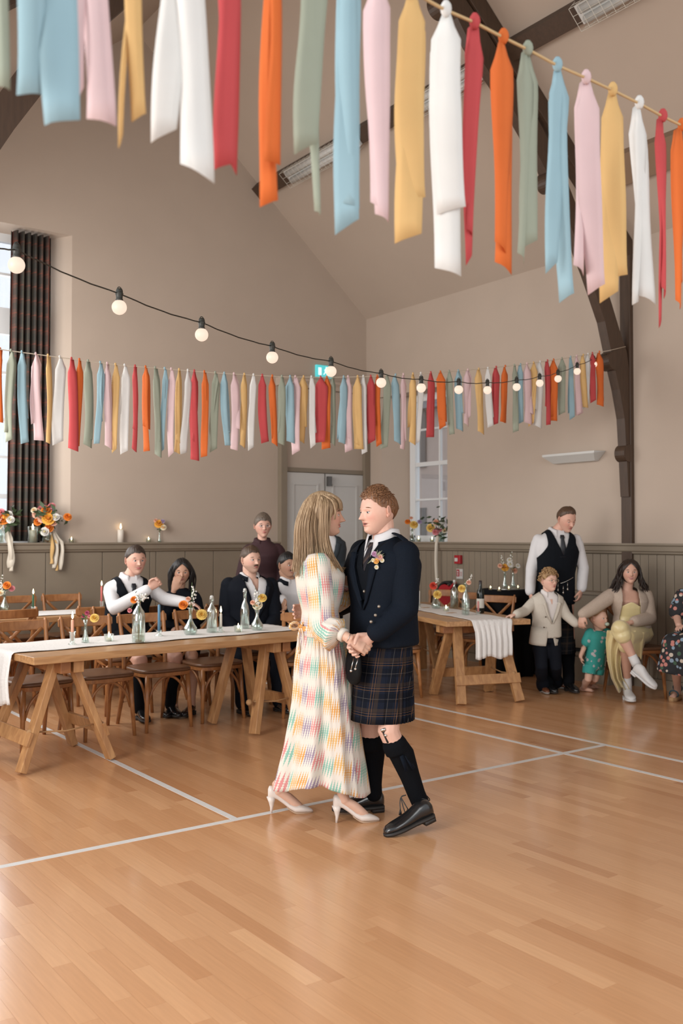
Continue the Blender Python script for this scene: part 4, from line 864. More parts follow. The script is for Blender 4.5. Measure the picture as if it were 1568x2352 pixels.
    def neck(s, m, H):
        nk = s.J['nk']; top = H['hc'] + (V(0, -.10, -.30) * H['hs']) @ H['B']; r = .056 * s.k if not s.fem else .046 * s.k
        m.tube([nk - (top - nk) * .35, nk, (nk + top) / 2, top, top + (top - nk) * .4], [r * 1.25, r * 1.12, r, r, r * .9], 14); return m
    def skin(s, mb, voxel=.007, smooth=3, col=(.5, .3, .22)):
        s.bm.add(mb.verts(), mb.f); s.scol = col if s.scol is None else s.scol
    def finish(s, H, hairm=None, voxel=.008, core=True, legs=True):
        """one continuous body: trunk, limbs and hands fused, the head bridged on inside the neck"""
        m = s.bm
        if core:
            t = s.torso(-.024, lo=0.0, hi=.98); m.add(t.verts(), t.f)
            for q in 'LR':
                s.arm(m, q, .034, .030, .024)
                if legs: s.leg(m, q, .062, .044, .032)
                m.tube([s.J['pv'] + ZU * .02, s.J['hip' + q]], .06 * s.k, 10, round_ends=True); m.tube([s.J['nk'] - ZU * .06, s.J['sh' + q]], .035 * s.k, 10, round_ends=True)
        v, f = fuse(m, voxel, 3 if voxel > .006 else 2); n = len(v); hv = H['v']; cs = [np.tile(np.array(s.scol), (n, 1)), H['col']]
        f = f + [tuple(i + n for i in q) for q in H['f']]
        # hidden bridges join every island of the head (skull, ears, lids) to the trunk
        par = list(range(len(hv)))
        def find(i):
            while par[i] != i: par[i] = par[par[i]]; i = par[i]
            return i
        for q in H['f']:
            r0 = find(q[0])
            for i in q[1:]: par[find(i)] = r0
        V_ = np.vstack([v, hv]); first = {}
        for i in range(len(hv)): first.setdefault(find(i), []).append(i + n)
        isl = sorted(first.values(), key=len, reverse=True); core_i = np.arange(n)
        for q in isl:
            qi = np.array(q); ref = V_[qi].mean(0) if len(q) < 1500 else s.J['nk'] + ZU * .05
            i0 = qi[np.argmin(((V_[qi] - ref) ** 2).sum(1))]; j = core_i[np.argsort(((V_[core_i] - V_[i0]) ** 2).sum(1))[:2]]; f.append((int(i0), int(j[0]), int(j[1]))); core_i = np.concatenate([core_i, qi])
        s.body = ob('body', (V_, f), SKIN, s.root, smooth=True, attrs={'Col': np.vstack(cs)})
        v, f, c = H['mouth']; ob('lips', (v, f), SKIN, s.root, smooth=True, attrs={'Col': c})
        if H['mst'] is not None: ob('moustache', H['mst'], hairm, s.root, smooth=True)
        v, f, c = H['eyes']; h = len(v) // 2; hf = len(f) // 2
        for a_, b_ in ((0, 0), (h, hf)): ob('eye', (v[a_:a_ + h], [tuple(i - a_ for i in q) for q in f[b_:b_ + hf]]), EYE, s.root, smooth=True, attrs={'Col': c[a_:a_ + h]})
        if H['brow'] is not None and hairm is not None:
            v, f = H['brow']; h = len(v) // 2; hf = len(f) // 2
            for a_, b_ in ((0, 0), (h, hf)): ob('eyebrow', (v[a_:a_ + h], [tuple(i - a_ for i in q) for q in f[b_:b_ + hf]]), hairm, s.root, smooth=True)
    def add(s, name, mb, m_, smooth=True, solid=0.0, attrs=None, bevel=0.0, label=None, parent=None):
        o = ob(name, mb, m_, parent or s.root, smooth=smooth, attrs=attrs, bevel=bevel)
        if solid: md = o.modifiers.new('solid', 'SOLIDIFY'); md.thickness = solid; md.offset = 1
        if label: o['label'] = label
        return o
    def surf(s, vf):
        bvh = BVHTree.FromPolygons([tuple(p) for p in vf[0]], vf[1])
        def P(a, c, lift=.003):
            o_ = s.at(a, .6, c); h = bvh.ray_cast(Vector(o_), Vector(-s.F))
            p = np.array(h[0]) if h[0] is not None else s.at(a, .1, c); return p + s.F * lift
        return P
    def strip(s, P, pts, lift=.004):
        """flat cloth piece on the chest: pts = rows of (a_left, a_right, c)"""
        rows = []
        for a0, a1, c in pts: rows.append(np.array([P(a0 + (a1 - a0) * q, c, lift) for q in np.linspace(0, 1, 4)]))
        return M().loft(rows, closed=False, cap=False)
def stand(base, F, h, female=False):
    """relaxed upright joints for a person of height h"""
    F = unit(F); R = np.cross(F, ZU); b_ = V(base[0], base[1], 0); sw = (.098 if female else .108) * h; J = {}
    J['pv'] = b_ + ZU * .535 * h; J['nk'] = b_ + ZU * .845 * h; J['hd'] = b_ + ZU * .930 * h + F * .012 * h
    for s, q in (('R', 1), ('L', -1)):
        J['sh' + s] = b_ + R * q * sw + ZU * .815 * h; J['el' + s] = b_ + R * q * (sw + .025 * h) + ZU * .63 * h - F * .01 * h; J['wr' + s] = b_ + R * q * (sw + .03 * h) + ZU * .485 * h + F * .03 * h
        J['hip' + s] = b_ + R * q * .052 * h + ZU * .52 * h; J['kn' + s] = b_ + R * q * .055 * h + ZU * .285 * h + F * .01 * h; J['an' + s] = b_ + R * q * .058 * h + ZU * .045 * h
    return J
def sit(base, F, h, female=False, seat=.47, lean=0.0):
    F = unit(F); R = np.cross(F, ZU); b_ = V(base[0], base[1], 0); sw = (.098 if female else .108) * h; J = {}
    J['pv'] = b_ + ZU * (seat + .055 * h); J['nk'] = J['pv'] + ZU * .31 * h + F * lean; J['hd'] = J['nk'] + ZU * .085 * h + F * (.012 * h + lean * .3)
    for s, q in (('R', 1), ('L', -1)):
        J['sh' + s] = J['nk'] + R * q * sw - ZU * .03 * h; J['el' + s] = J['sh' + s] + R * q * .02 * h - ZU * .18 * h + F * .02; J['wr' + s] = J['el' + s] + F * .13 * h - ZU * .04 * h - R * q * .03
        J['hip' + s] = J['pv'] + R * q * .052 * h - ZU * .015 * h; J['kn' + s] = b_ + R * q * .07 * h + ZU * (seat + .03) + F * .245 * h; J['an' + s] = b_ + R * q * .07 * h + ZU * .045 * h + F * .26 * h
    return J
def shoe(m, an, toe, s=1.0, h=.06, w=.042, sole_z=None):
    """low shoe from ankle over heel to toe, closed upper"""
    an = np.asarray(an, float); toe = np.asarray(toe, float); d = unit((toe - an) * V(1, 1, 0)); sd = np.cross(d, ZU); z0 = sole_z if sole_z is not None else 0.0
    heel = V(an[0], an[1], z0) - d * .05 * s; L_ = np.linalg.norm((toe - heel)[:2]); a = np.linspace(0, 2 * pi, 14, endpoint=False); rings = []
    for q, ww, hh in ((0, .45, .75), (.05, .72, 1.15), (.2, .80, 1.35), (.36, .82, 1.15), (.55, .98, .85), (.75, 1.0, .66), (.9, .78, .52), (.97, .5, .4), (1.0, .2, .22)):
        c = heel + d * L_ * q + ZU * (.012 + hh * h * .5); rings.append(c + np.outer(np.cos(a), sd) * w * s * ww + np.outer(np.sign(np.sin(a)) * np.abs(np.sin(a)) ** .8, ZU) * hh * h * .5)
    m.loft(rings); return heel, d, sd, L_
def sole(m, heel, d, sd, L_, w, t=.014, z0=0.0, heel_h=0.0):
    o = []; 
    for q in np.linspace(0, 2 * pi, 28, endpoint=False):
        u = .5 - .5 * math.cos(q); ww = float(np.interp(u, [0, .04, .2, .4, .7, .9, 1], [.35, .75, .86, .84, 1.05, .8, .25])) * w; o.append(heel + d * (L_ * 1.03 * u - .004) + sd * ww * (1 if q < pi else -1))
    o = np.array(o); b_ = o.copy(); o[:, 2] = z0 + t; b_[:, 2] = z0; m.loft([b_, o])
# ================================================================== the dancing couple
def xform(m, org, d, pitch=0.0, pivot=(0, 0, 0), roll=0.0):
    """local x = d (horizontal), z up; pitch lifts the heel about the pivot"""
    d = unit(V(d[0], d[1], 0)); sd = np.cross(ZU, d); v = m.verts() - V(*pivot); c, s = math.cos(pitch), math.sin(pitch)
    v = np.column_stack([v[:, 0] * c + v[:, 2] * s, v[:, 1], -v[:, 0] * s + v[:, 2] * c]) + V(*pivot)
    w = np.asarray(org, float) + np.outer(v[:, 0], d) + np.outer(v[:, 1], sd) + np.outer(v[:, 2], ZU); return w, m.f
def lowshoe(L_=.285, w=.045, h=.062, heel_h=.028):
    up = M(); sh = M(); a = np.linspace(0, 2 * pi, 18, endpoint=False); rings = []
    for q, ww, hh in ((0, .42, .95), (.04, .66, 1.25), (.14, .78, 1.42), (.28, .78, 1.40), (.40, .80, 1.12), (.52, .90, .92), (.66, .98, .76), (.80, .96, .64), (.91, .78, .55), (.97, .50, .44), (1.0, .18, .24)):
        rings.append(V(L_ * q, 0, heel_h + hh * h * .5) + np.column_stack([np.zeros(18), np.cos(a) * w * ww, np.sign(np.sin(a)) * np.abs(np.sin(a)) ** .75 * hh * h * .5]))
    up.loft(rings)
    o = []
    for q in np.linspace(0, 2 * pi, 36, endpoint=False):
        u = .5 - .5 * math.cos(q); ww = float(np.interp(u, [0, .03, .2, .42, .70, .9, .98, 1], [.30, .72, .86, .82, 1.06, .86, .45, .2])) * w; o.append((L_ * 1.025 * u - .004, ww * (1 if q < pi else -1), 0))
    o = np.array(o); t = o.copy(); t[:, 2] = heel_h + .004; b_ = o.copy(); b_[:, 2] = heel_h - .010; sh.loft([b_, t])
    hk = o[o[:, 0] < L_ * .30]; hk = hk[np.argsort(np.arctan2(hk[:, 1], hk[:, 0] - L_ * .13))]; hb = hk.copy(); hb[:, 2] = 0; ht = hk.copy(); ht[:, 2] = heel_h - .008; sh.loft([hb, ht])
    return up, sh
m_black_lth = mat('polished_black_leather', (.010, .010, .011), .22, coat=.4); m_sole = mat('dark_rubber_sole', (.018, .014, .012), .6)
m_tweed = mat('navy_tweed', (.0052, .0082, .0145), .85, var=.35, scale=220, bump=.15, spec=.12); m_vest = mat('dark_navy_waistcoat', (.0045, .006, .009), .8, var=.2, scale=200, spec=.12)
m_shirt = mat('white_cotton_shirt', (.60, .59, .60), .75, var=.02, scale=16, bump=.5); m_hose = mat('black_knit_hose', (.0035, .004, .0055), .9, var=.3, scale=300, bump=.1, stretch=(1, 1, .15), spec=.12); m_silver = mat('silver_metal', (.6, .58, .55), .25, 1.0)
def tartan(name, base, alt, thin, period=.13, brown=(.045, .03, .02)):
    m, nt, b = newmat(name); nb = NB(nt); u, v, _ = nb.uv('uvp')
    def st(c_, duty, off): return nb.m('LESS_THAN', nb.m('FRACT', nb.m('ADD', nb.m('MULTIPLY', c_, 1 / period), off)), duty)
    col = base
    for c_ in (u, v): col = nb.mix(nb.m('MULTIPLY', st(c_, .34, 0), .55), col, alt)
    for c_ in (u, v): col = nb.mix(nb.m('MULTIPLY', st(c_, .15, .40), .45), col, brown)
    for off in (.46, .56):
        for c_ in (u, v): col = nb.mix(nb.m('MULTIPLY', st(c_, .018, off), .45), col, thin)
    for c_ in (u, v): col = nb.mix(nb.m('MULTIPLY', st(c_, .012, .88), .35), col, (.22, .2, .18))
    nt.links.new(col, b.inputs['Base Color']); b.inputs['Roughness'].default_value = .9; b.inputs['Specular IOR Level'].default_value = .12; return m
m_kilt = tartan('navy_tartan', (.008, .011, .021), (.004, .005, .008), (.22, .11, .045))
def kilt(fig, top, bot, r0, r1, name='kilt', m_=None, pl=42, sway=V(0, 0, 0), apron=True):
    """pleated wrap-round skirt from the waist to the knee"""
    hipax = unit((fig.J['hipR'] - fig.J['hipL']) * V(1, 1, 0)); Fw = np.cross(ZU, hipax); Fw = Fw if np.dot(Fw, fig.F) > 0 else -Fw
    n = 336; nr = 16; a = np.linspace(0, 2 * pi, n, endpoint=False); vs = []; uv = []
    for i in range(nr):
        q = i / (nr - 1); c = top * (1 - q) + bot * q + sway * q * q; w = r0[0] + (r1[0] - r0[0]) * q ** .8; dp = r0[1] + (r1[1] - r0[1]) * q ** .8
        back = np.clip((.35 - np.sin(a)) / .25, 0, 1) * (q ** .7)
        saw = ((a * pl / (2 * pi)) % 1.0); off = back * (.014 * (1 - np.abs(2 * saw - 1)) - .005) + (1 - back) * .004 * np.sin(a * 7) * q
        off = off + np.where((np.sin(a) > .35) & (np.cos(a) < .25) & (np.cos(a) > -.8), .006, 0) * q
        vs.append(c + np.outer(np.cos(a) * (w + off), hipax) + np.outer(np.sin(a) * (dp + off), Fw)); uv.append(np.column_stack([a * (w + dp) / 2, np.full(n, c[2])]))
    f = [(i * n + j, i * n + (j + 1) % n, (i + 1) * n + (j + 1) % n, (i + 1) * n + j) for i in range(nr - 1) for j in range(n)]
    o = fig.add(name, (np.vstack(vs), f), m_ or m_kilt, solid=.004, attrs={'uvp': np.vstack(uv)}); return hipax, Fw
def vneck(fig, c_bot, w_top, c_top=.07):
    def keep(cen):
        a, b_, c = fig.loc(cen); wv = np.clip((c - c_bot) / (c_top - c_bot), 0, 1.4) * w_top; return ~((b_ > 0) & (np.abs(a) < wv) & (c > c_bot)) & ~((c > .026 * fig.k) & (np.hypot(a, b_ + .01) < .094 * fig.k))
    return keep
def collar(fig, r=.068, h=.038, spread=.05, gap=.35, up=0.012, tiltf=.03):
    """turned-down shirt collar round the neck base"""
    nk = fig.J['nk'] + ZU * up * fig.k; rows = [[], [], [], []]
    for a in np.linspace(pi / 2 + gap, pi / 2 - gap + 2 * pi, 28):
        fr = math.sin(a); e = fig.R * math.cos(a) + fig.F * (math.sin(a) * 1.05); dz = -max(0, fr) * tiltf * fig.k; pt = 1 + (.5 if abs(((a - pi / 2 + pi) % (2 * pi)) - pi) < .62 else 0)
        rows[0].append(nk + e * r * .93 * fig.k + ZU * (-.015 * fig.k + dz)); rows[1].append(nk + e * r * .88 * fig.k + ZU * (h * fig.k + dz)); rows[2].append(nk + e * (r + .012) * fig.k + ZU * (h * .85 * fig.k + dz)); rows[3].append(nk + e * (r + .026 + .012 * (pt - 1)) * fig.k + ZU * (-.012 * pt * fig.k + dz - (.018 * fig.k if pt > 1 else 0)))
    return M().loft([np.array(x) for x in rows], closed=False, cap=False)
def flower(m, c, r, ax=None, mi=0, petals=9, layers=2):
    """a small open bloom of overlapping petals round a centre"""
    n_ = unit(ax if ax is not None else -_away + V(0, 0, .4)); u = unit(np.cross(n_, V(.3, .2, .9))); w = np.cross(n_, u)
    for L_ in range(layers):
        for i in range(petals):
            a = 2 * pi * (i + .5 * L_) / petals; e = u * math.cos(a) + w * math.sin(a); t = np.cross(n_, e); rr = r * (1 - .32 * L_); lift = n_ * r * (.12 + .33 * L_)
            m.add([c + e * rr * .12 + lift * .4, c + e * rr * .55 + t * rr * .46 + lift, c + e * rr * .95 + t * rr * .26 + lift * 1.25, c + e * rr * .95 - t * rr * .26 + lift * 1.25, c + e * rr * .55 - t * rr * .46 + lift, c + e * rr * .55 + lift * .55], [(0, 1, 5), (1, 2, 5), (2, 3, 5), (3, 4, 5), (4, 0, 5)], mi)
    m.ball(c + n_ * r * .3, r * .3, 7, 5, mi=mi + 1)

# ---------------------------------------------------------------- man in the kilt
F1 = face(-52); J = {}
J['nk'] = C(880, 1246, 5.02); J['pv'] = C(882, 1478, 5.04); R_ = np.cross(F1, ZU)
J['shR'] = J['nk'] + R_ * .165 - ZU * .050; J['shL'] = J['nk'] - R_ * .172 - ZU * .055
J['hipR'] = J['pv'] + R_ * .09 - ZU * .02; J['hipL'] = J['pv'] - R_ * .09 - ZU * .02
J['elL'] = C(931, 1398, 4.84); J['wrL'] = C(858, 1457, 4.79); J['elR'] = C(790, 1385, 5.30); J['wrR'] = C(722, 1402, 5.31)
J['knL'] = C(892, 1678, 4.93); J['knR'] = C(848, 1672, 5.13); J['anL'] = C(966, 1846, 4.98); J['anR'] = C(858, 1822, 5.17)
groom = Fig('man in navy tweed jacket and dark tartan kilt dancing with the blonde woman', J, F1, 1.78, base=Pz(905, 1890)); P1 = groom
sk1 = (.66, .40, .31)
HF = unit(face(-58) - ZU * .10); H = head_geo(C(869, 1174, 5.0), HF, ZU + face(-58) * .10, .238, sk1, (.46, .17, .14), 96, 70, True, 0, .55, lid=.42, gaze=(-.05, -.15), eye=(.10, .16, .20))
hm = hair_mat('ginger_brown_hair', (.245, .115, .052), (.085, .036, .016))
hl = short_line(.285, .20, .055, -.26)
cap = hair_cap(H, hl, lambda ph, q: .022 + .062 * max(0, math.cos(ph * .5)) ** 2 * (1 - q * .35) ** 2, 150, 40, 3, .012, True, 30, 1.5)
P1.add('hair', cap, hm)
lk = M(); rs = np.random.RandomState(5)
for i in range(700): # short wavy hair on top, brushed across and back
    ph = rs.uniform(-2.0, 2.0); q = rs.uniform(.05, 1.0) * .93; thl = math.acos(hl(ph) / .5); a = max(.05, q * thl); d = V(math.sin(a) * math.sin(ph), math.sin(a) * math.cos(ph), math.cos(a)); p = headshape(np.array([d]), 0)[0] + d * (.03 + .045 * max(0, math.cos(ph * .5)) ** 2 * (1 - q * .5))
    t = unit(V(.35 + rs.normal(0, .35), -.8 + rs.normal(0, .3), 0)); t = unit(t - d * np.dot(t, d)); top = 1 if d[2] > .5 else .5; ln = rs.uniform(.10, .20) * top
    lk.tube([H['T'](p - d * .02), H['T'](p + d * .012 * top + t * ln * .35), H['T'](p + d * .012 * top + t * ln * .75), H['T'](p - d * .006 + t * ln)], [.0016, .0027, .0024, .0008], 5, flat=.6)
P1.add('hair_locks', lk, hm)
# exposed skin: neck, hands, knees
m = M(); P1.neck(m, H); P1.skin(m, .006, 3, sk1)
m = M(); d1 = unit(-_rt * .82 - ZU * .52 - _away * .10); m.tube([J['elL'] * .4 + J['wrL'] * .6, J['wrL'], J['wrL'] + d1 * .02], [.034, .029, .027], 12)
hand(m, C(852, 1463, 4.805), d1, -_away * .9 - ZU * .3, ZU * .9 - _rt * .2, 1.08, .62, .02, .55, curls=(.62, .66, .70, .74)); P1.skin(m, .0036, 2, (.60, .34, .26))
m = M(); d2 = unit(-_rt * .8 - _away * .62); m.tube([J['elR'] * .3 + J['wrR'] * .7, J['wrR'], J['wrR'] + d2 * .02], [.034, .029, .027], 12); hand(m, C(716, 1402, 5.29), d2, _rt * .55 - _away * .8, ZU, 1.05, .30, .05); P1.skin(m, .005, 2, (.60, .34, .26))
m = M(); P1.leg(m, 'L', .066, .057, .036, lo=.35, hi=1.0); P1.leg(m, 'R', .066, .057, .036, lo=.35, hi=1.0); P1.skin(m, .008, 5, (.60, .36, .27))
P1.finish(H, hm, .0045)
# shirt, tie, waistcoat, jacket
sv = fuse(P1.torso(.004, lo=.1), .010, 4); P1.add('shirt', sv, m_shirt)
P1.add('collar', collar(P1, .066, .048, .05, .30, .026, .035), m_shirt, solid=.003)
S_ = P1.surf(sv); tie = P1.strip(S_, [(-.016, .016, .052), (-.021, .021, .03), (-.014, .014, .018), (-.020, .020, -.03), (-.024, .024, -.10), (-.027, .027, -.17)], .005)
m_tie = tartan('striped_dark_tie', (.05, .042, .045), (.012, .012, .018), (.42, .22, .12), .05); tv = tie.verts(); ta, tb, tcz = P1.loc(tv)
P1.add('tie', tie, m_tie, attrs={'uvp': np.column_stack([(ta + tcz) * .7, np.full(len(ta), .2)])}, solid=.004)
wv = cut(fuse(P1.torso(.011, lo=.1), .010, 4), vneck(P1, -.11, .062)); P1.add('waistcoat', wv, m_vest, solid=.003)
jt = fuse(P1.torso(.026, lo=0.0, W_=1.0, D_=1.02, belly=.01), .010, 5); jt = cut(jt, vneck(P1, -.30, .098))
sl = M(); P1.arm(sl, 'L', .064, .056, .043, .010, stop=.88); P1.arm(sl, 'R', .064, .056, .043, .010, stop=.92)
for s_ in 'LR': sl.ball(J['sh' + s_] - ZU * .005, (.074, .074, .070), 14, 10)
P1.add('jacket', join(jt, fuse(sl, .009, 5)), m_tweed, solid=.003)
S2 = P1.surf(jt); lap = M()
for s_ in (-1, 1):
    rows = []
    for c, a0, a1 in ((.002, .078, .104), (-.002, .075, .130), (-.005, .070, .142), (-.012, .069, .112), (-.03, .067, .122), (-.10, .050, .104), (-.18, .030, .072), (-.25, .014, .038), (-.295, .001, .008)):
        rows.append(np.array([S2(s_ * (a0 + (a1 - a0) * q), c, .007 + .006 * math.sin(pi * q * .8)) for q in np.linspace(0, 1, 4)]))
    lap.loft(rows, closed=False, cap=False)
P1.add('lapels', lap, m_tweed, solid=.003); P1.add('jacket_collar', collar(P1, .080, .030, .05, .62, .002, .035), m_tweed, solid=.004)
for p in [C(870, 1393, 4.755), C(862, 1413, 4.755), C(852, 1428, 4.75), C(917, 1230, 4.93)] + [S_(0.0, c, .02) for c in (-.20, -.26)]: P1.add('button', M().ball(p, .0085, 10, 7), mat('horn_silver_button', (.30, .26, .22), .35, .7))
ep = M(); p0 = J['shL'] + ZU * .075 + (J['nk'] - J['shL']) * .55; p1 = J['shL'] + ZU * .068; ep.tube([p0, (p0 + p1) / 2 + ZU * .006, p1, p1 - R_ * .03 - ZU * .03], [.016, .02, .021, .02], 8, flat=.3, side=F1); P1.add('epaulette', ep, m_tweed)
# buttonhole flowers
bo = C(862, 1281, 4.83); fl = M(); lf = M(); rs = np.random.RandomState(2)
for dx, dy, r, mi in ((-2, -10, .015, 0), (8, -2, .017, 2), (2, 8, .016, 4), (12, 6, .013, 6), (4, -4, .012, 0), (-6, 6, .011, 6), (2, 20, .012, 6)): flower(fl, bo + _rt * dx / 437 - ZU * dy / 437 + rs.normal(0, .002, 3), r, -_away + ZU * .3 + _rt * rs.uniform(-.4, .4), mi)
fm_ = [mat('bloom_' + n, c, .7) for n, c in (('mauve', (.42, .22, .36)), ('mauve_eye', (.3, .12, .2)), ('rose', (.62, .33, .30)), ('rose_eye', (.5, .2, .1)), ('amber', (.72, .36, .08)), ('amber_eye', (.4, .16, .03)), ('cream', (.72, .66, .52)), ('cream_eye', (.6, .4, .1)))]
bq = P1.add('buttonhole', fl, fm_, smooth=False, label='small mauve and amber buttonhole posy')
for i in range(14):
    a = rs.uniform(-.5, 1.4) if i < 9 else rs.uniform(-2.6, -1.2); e = _rt * math.cos(a) + ZU * math.sin(a); lf.tube([bo, bo + e * .02 - _away * .004, bo + e * rs.uniform(.032, .05)], [.002, .0045, .001], 5, flat=.4)
P1.add('buttonhole_leaf', lf, mat('grey_green_leaf', (.26, .27, .17), .7, var=.3), parent=bq)
# kilt, sporran, belt chain
top = C(881, 1452, 5.03); bot = C(877, 1651, 5.035); ax_, fx_ = kilt(P1, top, bot, (.158, .128), (.158, .162))
sp = M(); sc = C(812, 1528, 4.90); sp.loft([sc + ZU * z + np.outer(np.cos(np.linspace(0, 2 * pi, 20, endpoint=False)), _rt * .45 - _away * .89) * w + np.outer(np.sin(np.linspace(0, 2 * pi, 20, endpoint=False)), fx_) * t for z, w, t in ((.075, .04, .012), (.07, .062, .02), (.03, .075, .026), (-.03, .078, .028), (-.075, .066, .024), (-.095, .04, .014))])
so = P1.add('sporran', sp, mat('black_sporran_leather', (.004, .004, .0045), .6, spec=.15), smooth=True)
ch = M()
for px, ln in ((816, 62), (806, 75)):
    a_, b_ = C(px + 6, 1512, 4.80), C(px, 1512 + ln * .35, 4.79); ch.tube([a_, (a_ + b_) / 2, b_], .0022, 5); ch.ball(b_ - ZU * .006, .007, 9, 7)
P1.add('sporran_chain', ch, m_silver, parent=so)
# hose with turned tops, flashes and a small knife
for s_ in 'LR':
    hs_ = M(); P1.leg(hs_, s_, .083, .060, .042, .004, lo=.58, hi=1.0, n=18)
    kn, an = J['kn' + s_], J['an' + s_]; d = unit(an - kn); ring = kn + (an - kn) * .14; hs_.tube([ring, ring + d * .02, ring + d * .06, ring + d * .065], [.060, .066, .0655, .058], 18)
    P1.add('hose', fuse(hs_, .006, 2), m_hose)
    fl_ = M(); fo = ring + d * .07 + unit(F1 * .2 - R_ * (1 if s_ == 'L' else -1) * .9) * .060
    for q in (-1, 1): e = fo + F1 * .016 * q; fl_.bar(e, e + d * .085 + F1 * .008 * q, .026, .004, F1)
    P1.add('garter_flash', fl_, m_tweed)
kn = J['knL']; d = unit(J['anL'] - kn); kp = C(884, 1686, 4.885); kf = M(); kf.bar(kp - d * .022, kp + d * .05, .020, .010, _rt); kk = P1.add('knife_handle', kf, m_blk, bevel=.003)
P1.add('knife_mount', M().box(kp - d * .024, (.016, .026, .014), [d, np.cross(d, _away), _away]).ball(kp + d * .006 - _away * .006, .008), m_silver, parent=kk)
up, so_ = lowshoe(.285, .046, .064); sd = unit((C(885, 1905, 4.86) - C(1000, 1890, 4.98)) * V(1, 1, 0)); pc = -.0
org = Pz(997, 1908) ; 
for nm, mm, ma in (('shoe', up, m_black_lth), ('shoe_sole', so_, m_sole)):
    w = xform(mm, Pz(999, 1905), sd, .25, (.215, 0, 0.0)); P1.add(nm, w, ma)
sd2 = unit((C(780, 1868, 5.12) - C(880, 1858, 5.18)) * V(1, 1, 0))
for nm, mm, ma in (('shoe', up, m_black_lth), ('shoe_sole', so_, m_sole)): P1.add(nm, xform(mm, Pz(880, 1862), sd2), ma)
lc = M(); w0 = C(928, 1826, 4.93)
for q, (bx, by) in enumerate(((919, 1868), (931, 1878), (936, 1866))):
    e = C(bx, by - 8, 4.90); lc.tube(bez([w0 + _rt * .01, w0 - _rt * .015 - ZU * .01, (w0 + e) / 2 - _rt * .012, e], 5), .0028, 6); lc.tube([e, e - ZU * .008, e - ZU * .026], [.003, .006, .0085], 8)
for i in range(4): a_ = C(968 - i * 13, 1857 + i * 9, 4.89); lc.tube([a_ - _rt * .012, a_ + ZU * .01 - _away * .012, a_ + _rt * .012], .003, 5)
lc.tube([J['anL'] + V(.047 * math.cos(t), .047 * math.sin(t), .03 + .01 * math.sin(t * 2)) for t in np.linspace(0, 2 * pi, 20)], .003, 5)
P1.add('shoe_laces', lc, m_blk)

# ---------------------------------------------------------------- blonde woman in the patterned dress
F2 = face(100); R2 = np.cross(F2, ZU); J2 = {}
J2['nk'] = C(731, 1262, 5.06); J2['pv'] = C(740, 1490, 5.06); J2['shR'] = C(728, 1288, 4.925); J2['shL'] = C(738, 1284, 5.20)
J2['sp'] = C(734, 1385, 5.06); J2['hipR'] = J2['pv'] + R2 * .09; J2['hipL'] = J2['pv'] - R2 * .09
J2['elR'] = C(744, 1436, 4.86); J2['wrR'] = C(800, 1465, 4.79); J2['elL'] = C(775, 1375, 5.26); J2['wrL'] = C(800, 1330, 5.14)
J2['knR'] = C(775, 1655, 5.0); J2['knL'] = C(712, 1655, 5.14); J2['anR'] = C(790, 1822, 5.01); J2['anL'] = C(655, 1800, 5.15)
P2 = Fig('blonde woman in long multicoloured ikat print dress dancing with the kilted man', J2, F2, 1.66, True, base=Pz(745, 1885))
sk2 = (.62, .375, .275)
HF = unit(face(91) - ZU * .02); H = head_geo(C(742, 1183, 5.07), HF, ZU, .222, sk2, (.48, .16, .15), 96, 70, False, .7, .25, lid=.42, eye=(.10, .14, .12), nose=.135)
hb = hair_mat('blonde_hair', (.47, .335, .205), (.23, .145, .08))
cap = hair_cap(H, lambda ph: float(np.interp(abs(ph), [0, .5, .9, 1.3, 1.7, pi], [.20, .18, .05, -.15, -.38, -.42])), lambda ph, q: .055 + .03 * math.sin(abs(ph) * .6) + .02 * q, 120, 40, 5, .010, False, 34, .6)
P2.add('hair', cap, hb)
gd = []; D0 = 5.07
def hp(x, y, dd): return C(x, y, D0 + dd)
for k_ in range(11):
    t = k_ / 10; x0 = 702 + 50 * t; x1 = 684 + 62 * t; x2 = 682 + 72 * t; x3 = 676 + 92 * t + (14 if k_ > 8 else 0)
    dn = -.085 * math.sin(pi * (.15 + .75 * t)); gd.append(([hp(722 + 14 * t, 1137, dn * .3), hp(x0, 1152 - 6 * math.sin(pi * t), dn * .75), hp(x1, 1200, dn - .012), hp(x2 - 1, 1255, dn - .02), hp(x3, 1318 - 18 * t + (8 if k_ % 3 else -6), dn * 1.0 - .055)], 1.0))
for k_ in range(7): # the far side and the nape
    t = k_ / 6; gd.append(([hp(715 + 20 * t, 1140, .03), hp(692 + 30 * t, 1170, .07), hp(684 + 50 * t, 1230, .06), hp(682 + 85 * t, 1300, .03), hp(690 + 100 * t, 1318 - 12 * t, .02)], 1.0))
gd += [([hp(742, 1142, -.07), hp(757, 1165, -.095), hp(756, 1205, -.098), hp(754, 1240, -.10), hp(768, 1285, -.105), hp(788, 1312, -.08)], .6), ([hp(738, 1142, -.08), hp(748, 1170, -.1), hp(748, 1215, -.103), hp(752, 1262, -.112), hp(776, 1304, -.115)], .8)]
gd += [([hp(736 + 4 * k_, 1139 + k_, -.06), hp(738 + 5 * k_, 1160, -.103), hp(736 + 5 * k_, 1200, -.112), hp(738 + 6 * k_, 1250, -.116), hp(752 + 7 * k_, 1300, -.112)], .8) for k_ in range(4)]
lo = locks(gd, 22, .0042, .0055, 11, .0015, .4)
fr = []
for k_ in range(8): # fringe
    t = k_ / 7; fr.append(([hp(735, 1135, -.03 + .09 * t), hp(764, 1139, -.055 + .10 * t), hp(780, 1152, -.055 + .10 * t), hp(784 - 4 * abs(t - .5), 1168 + 4 * (1 - t), -.05 + .09 * t)], .55))
fr.append(([hp(742, 1137, -.06), hp(762, 1150, -.088), hp(769, 1172, -.088), hp(768, 1192, -.09)], .5))
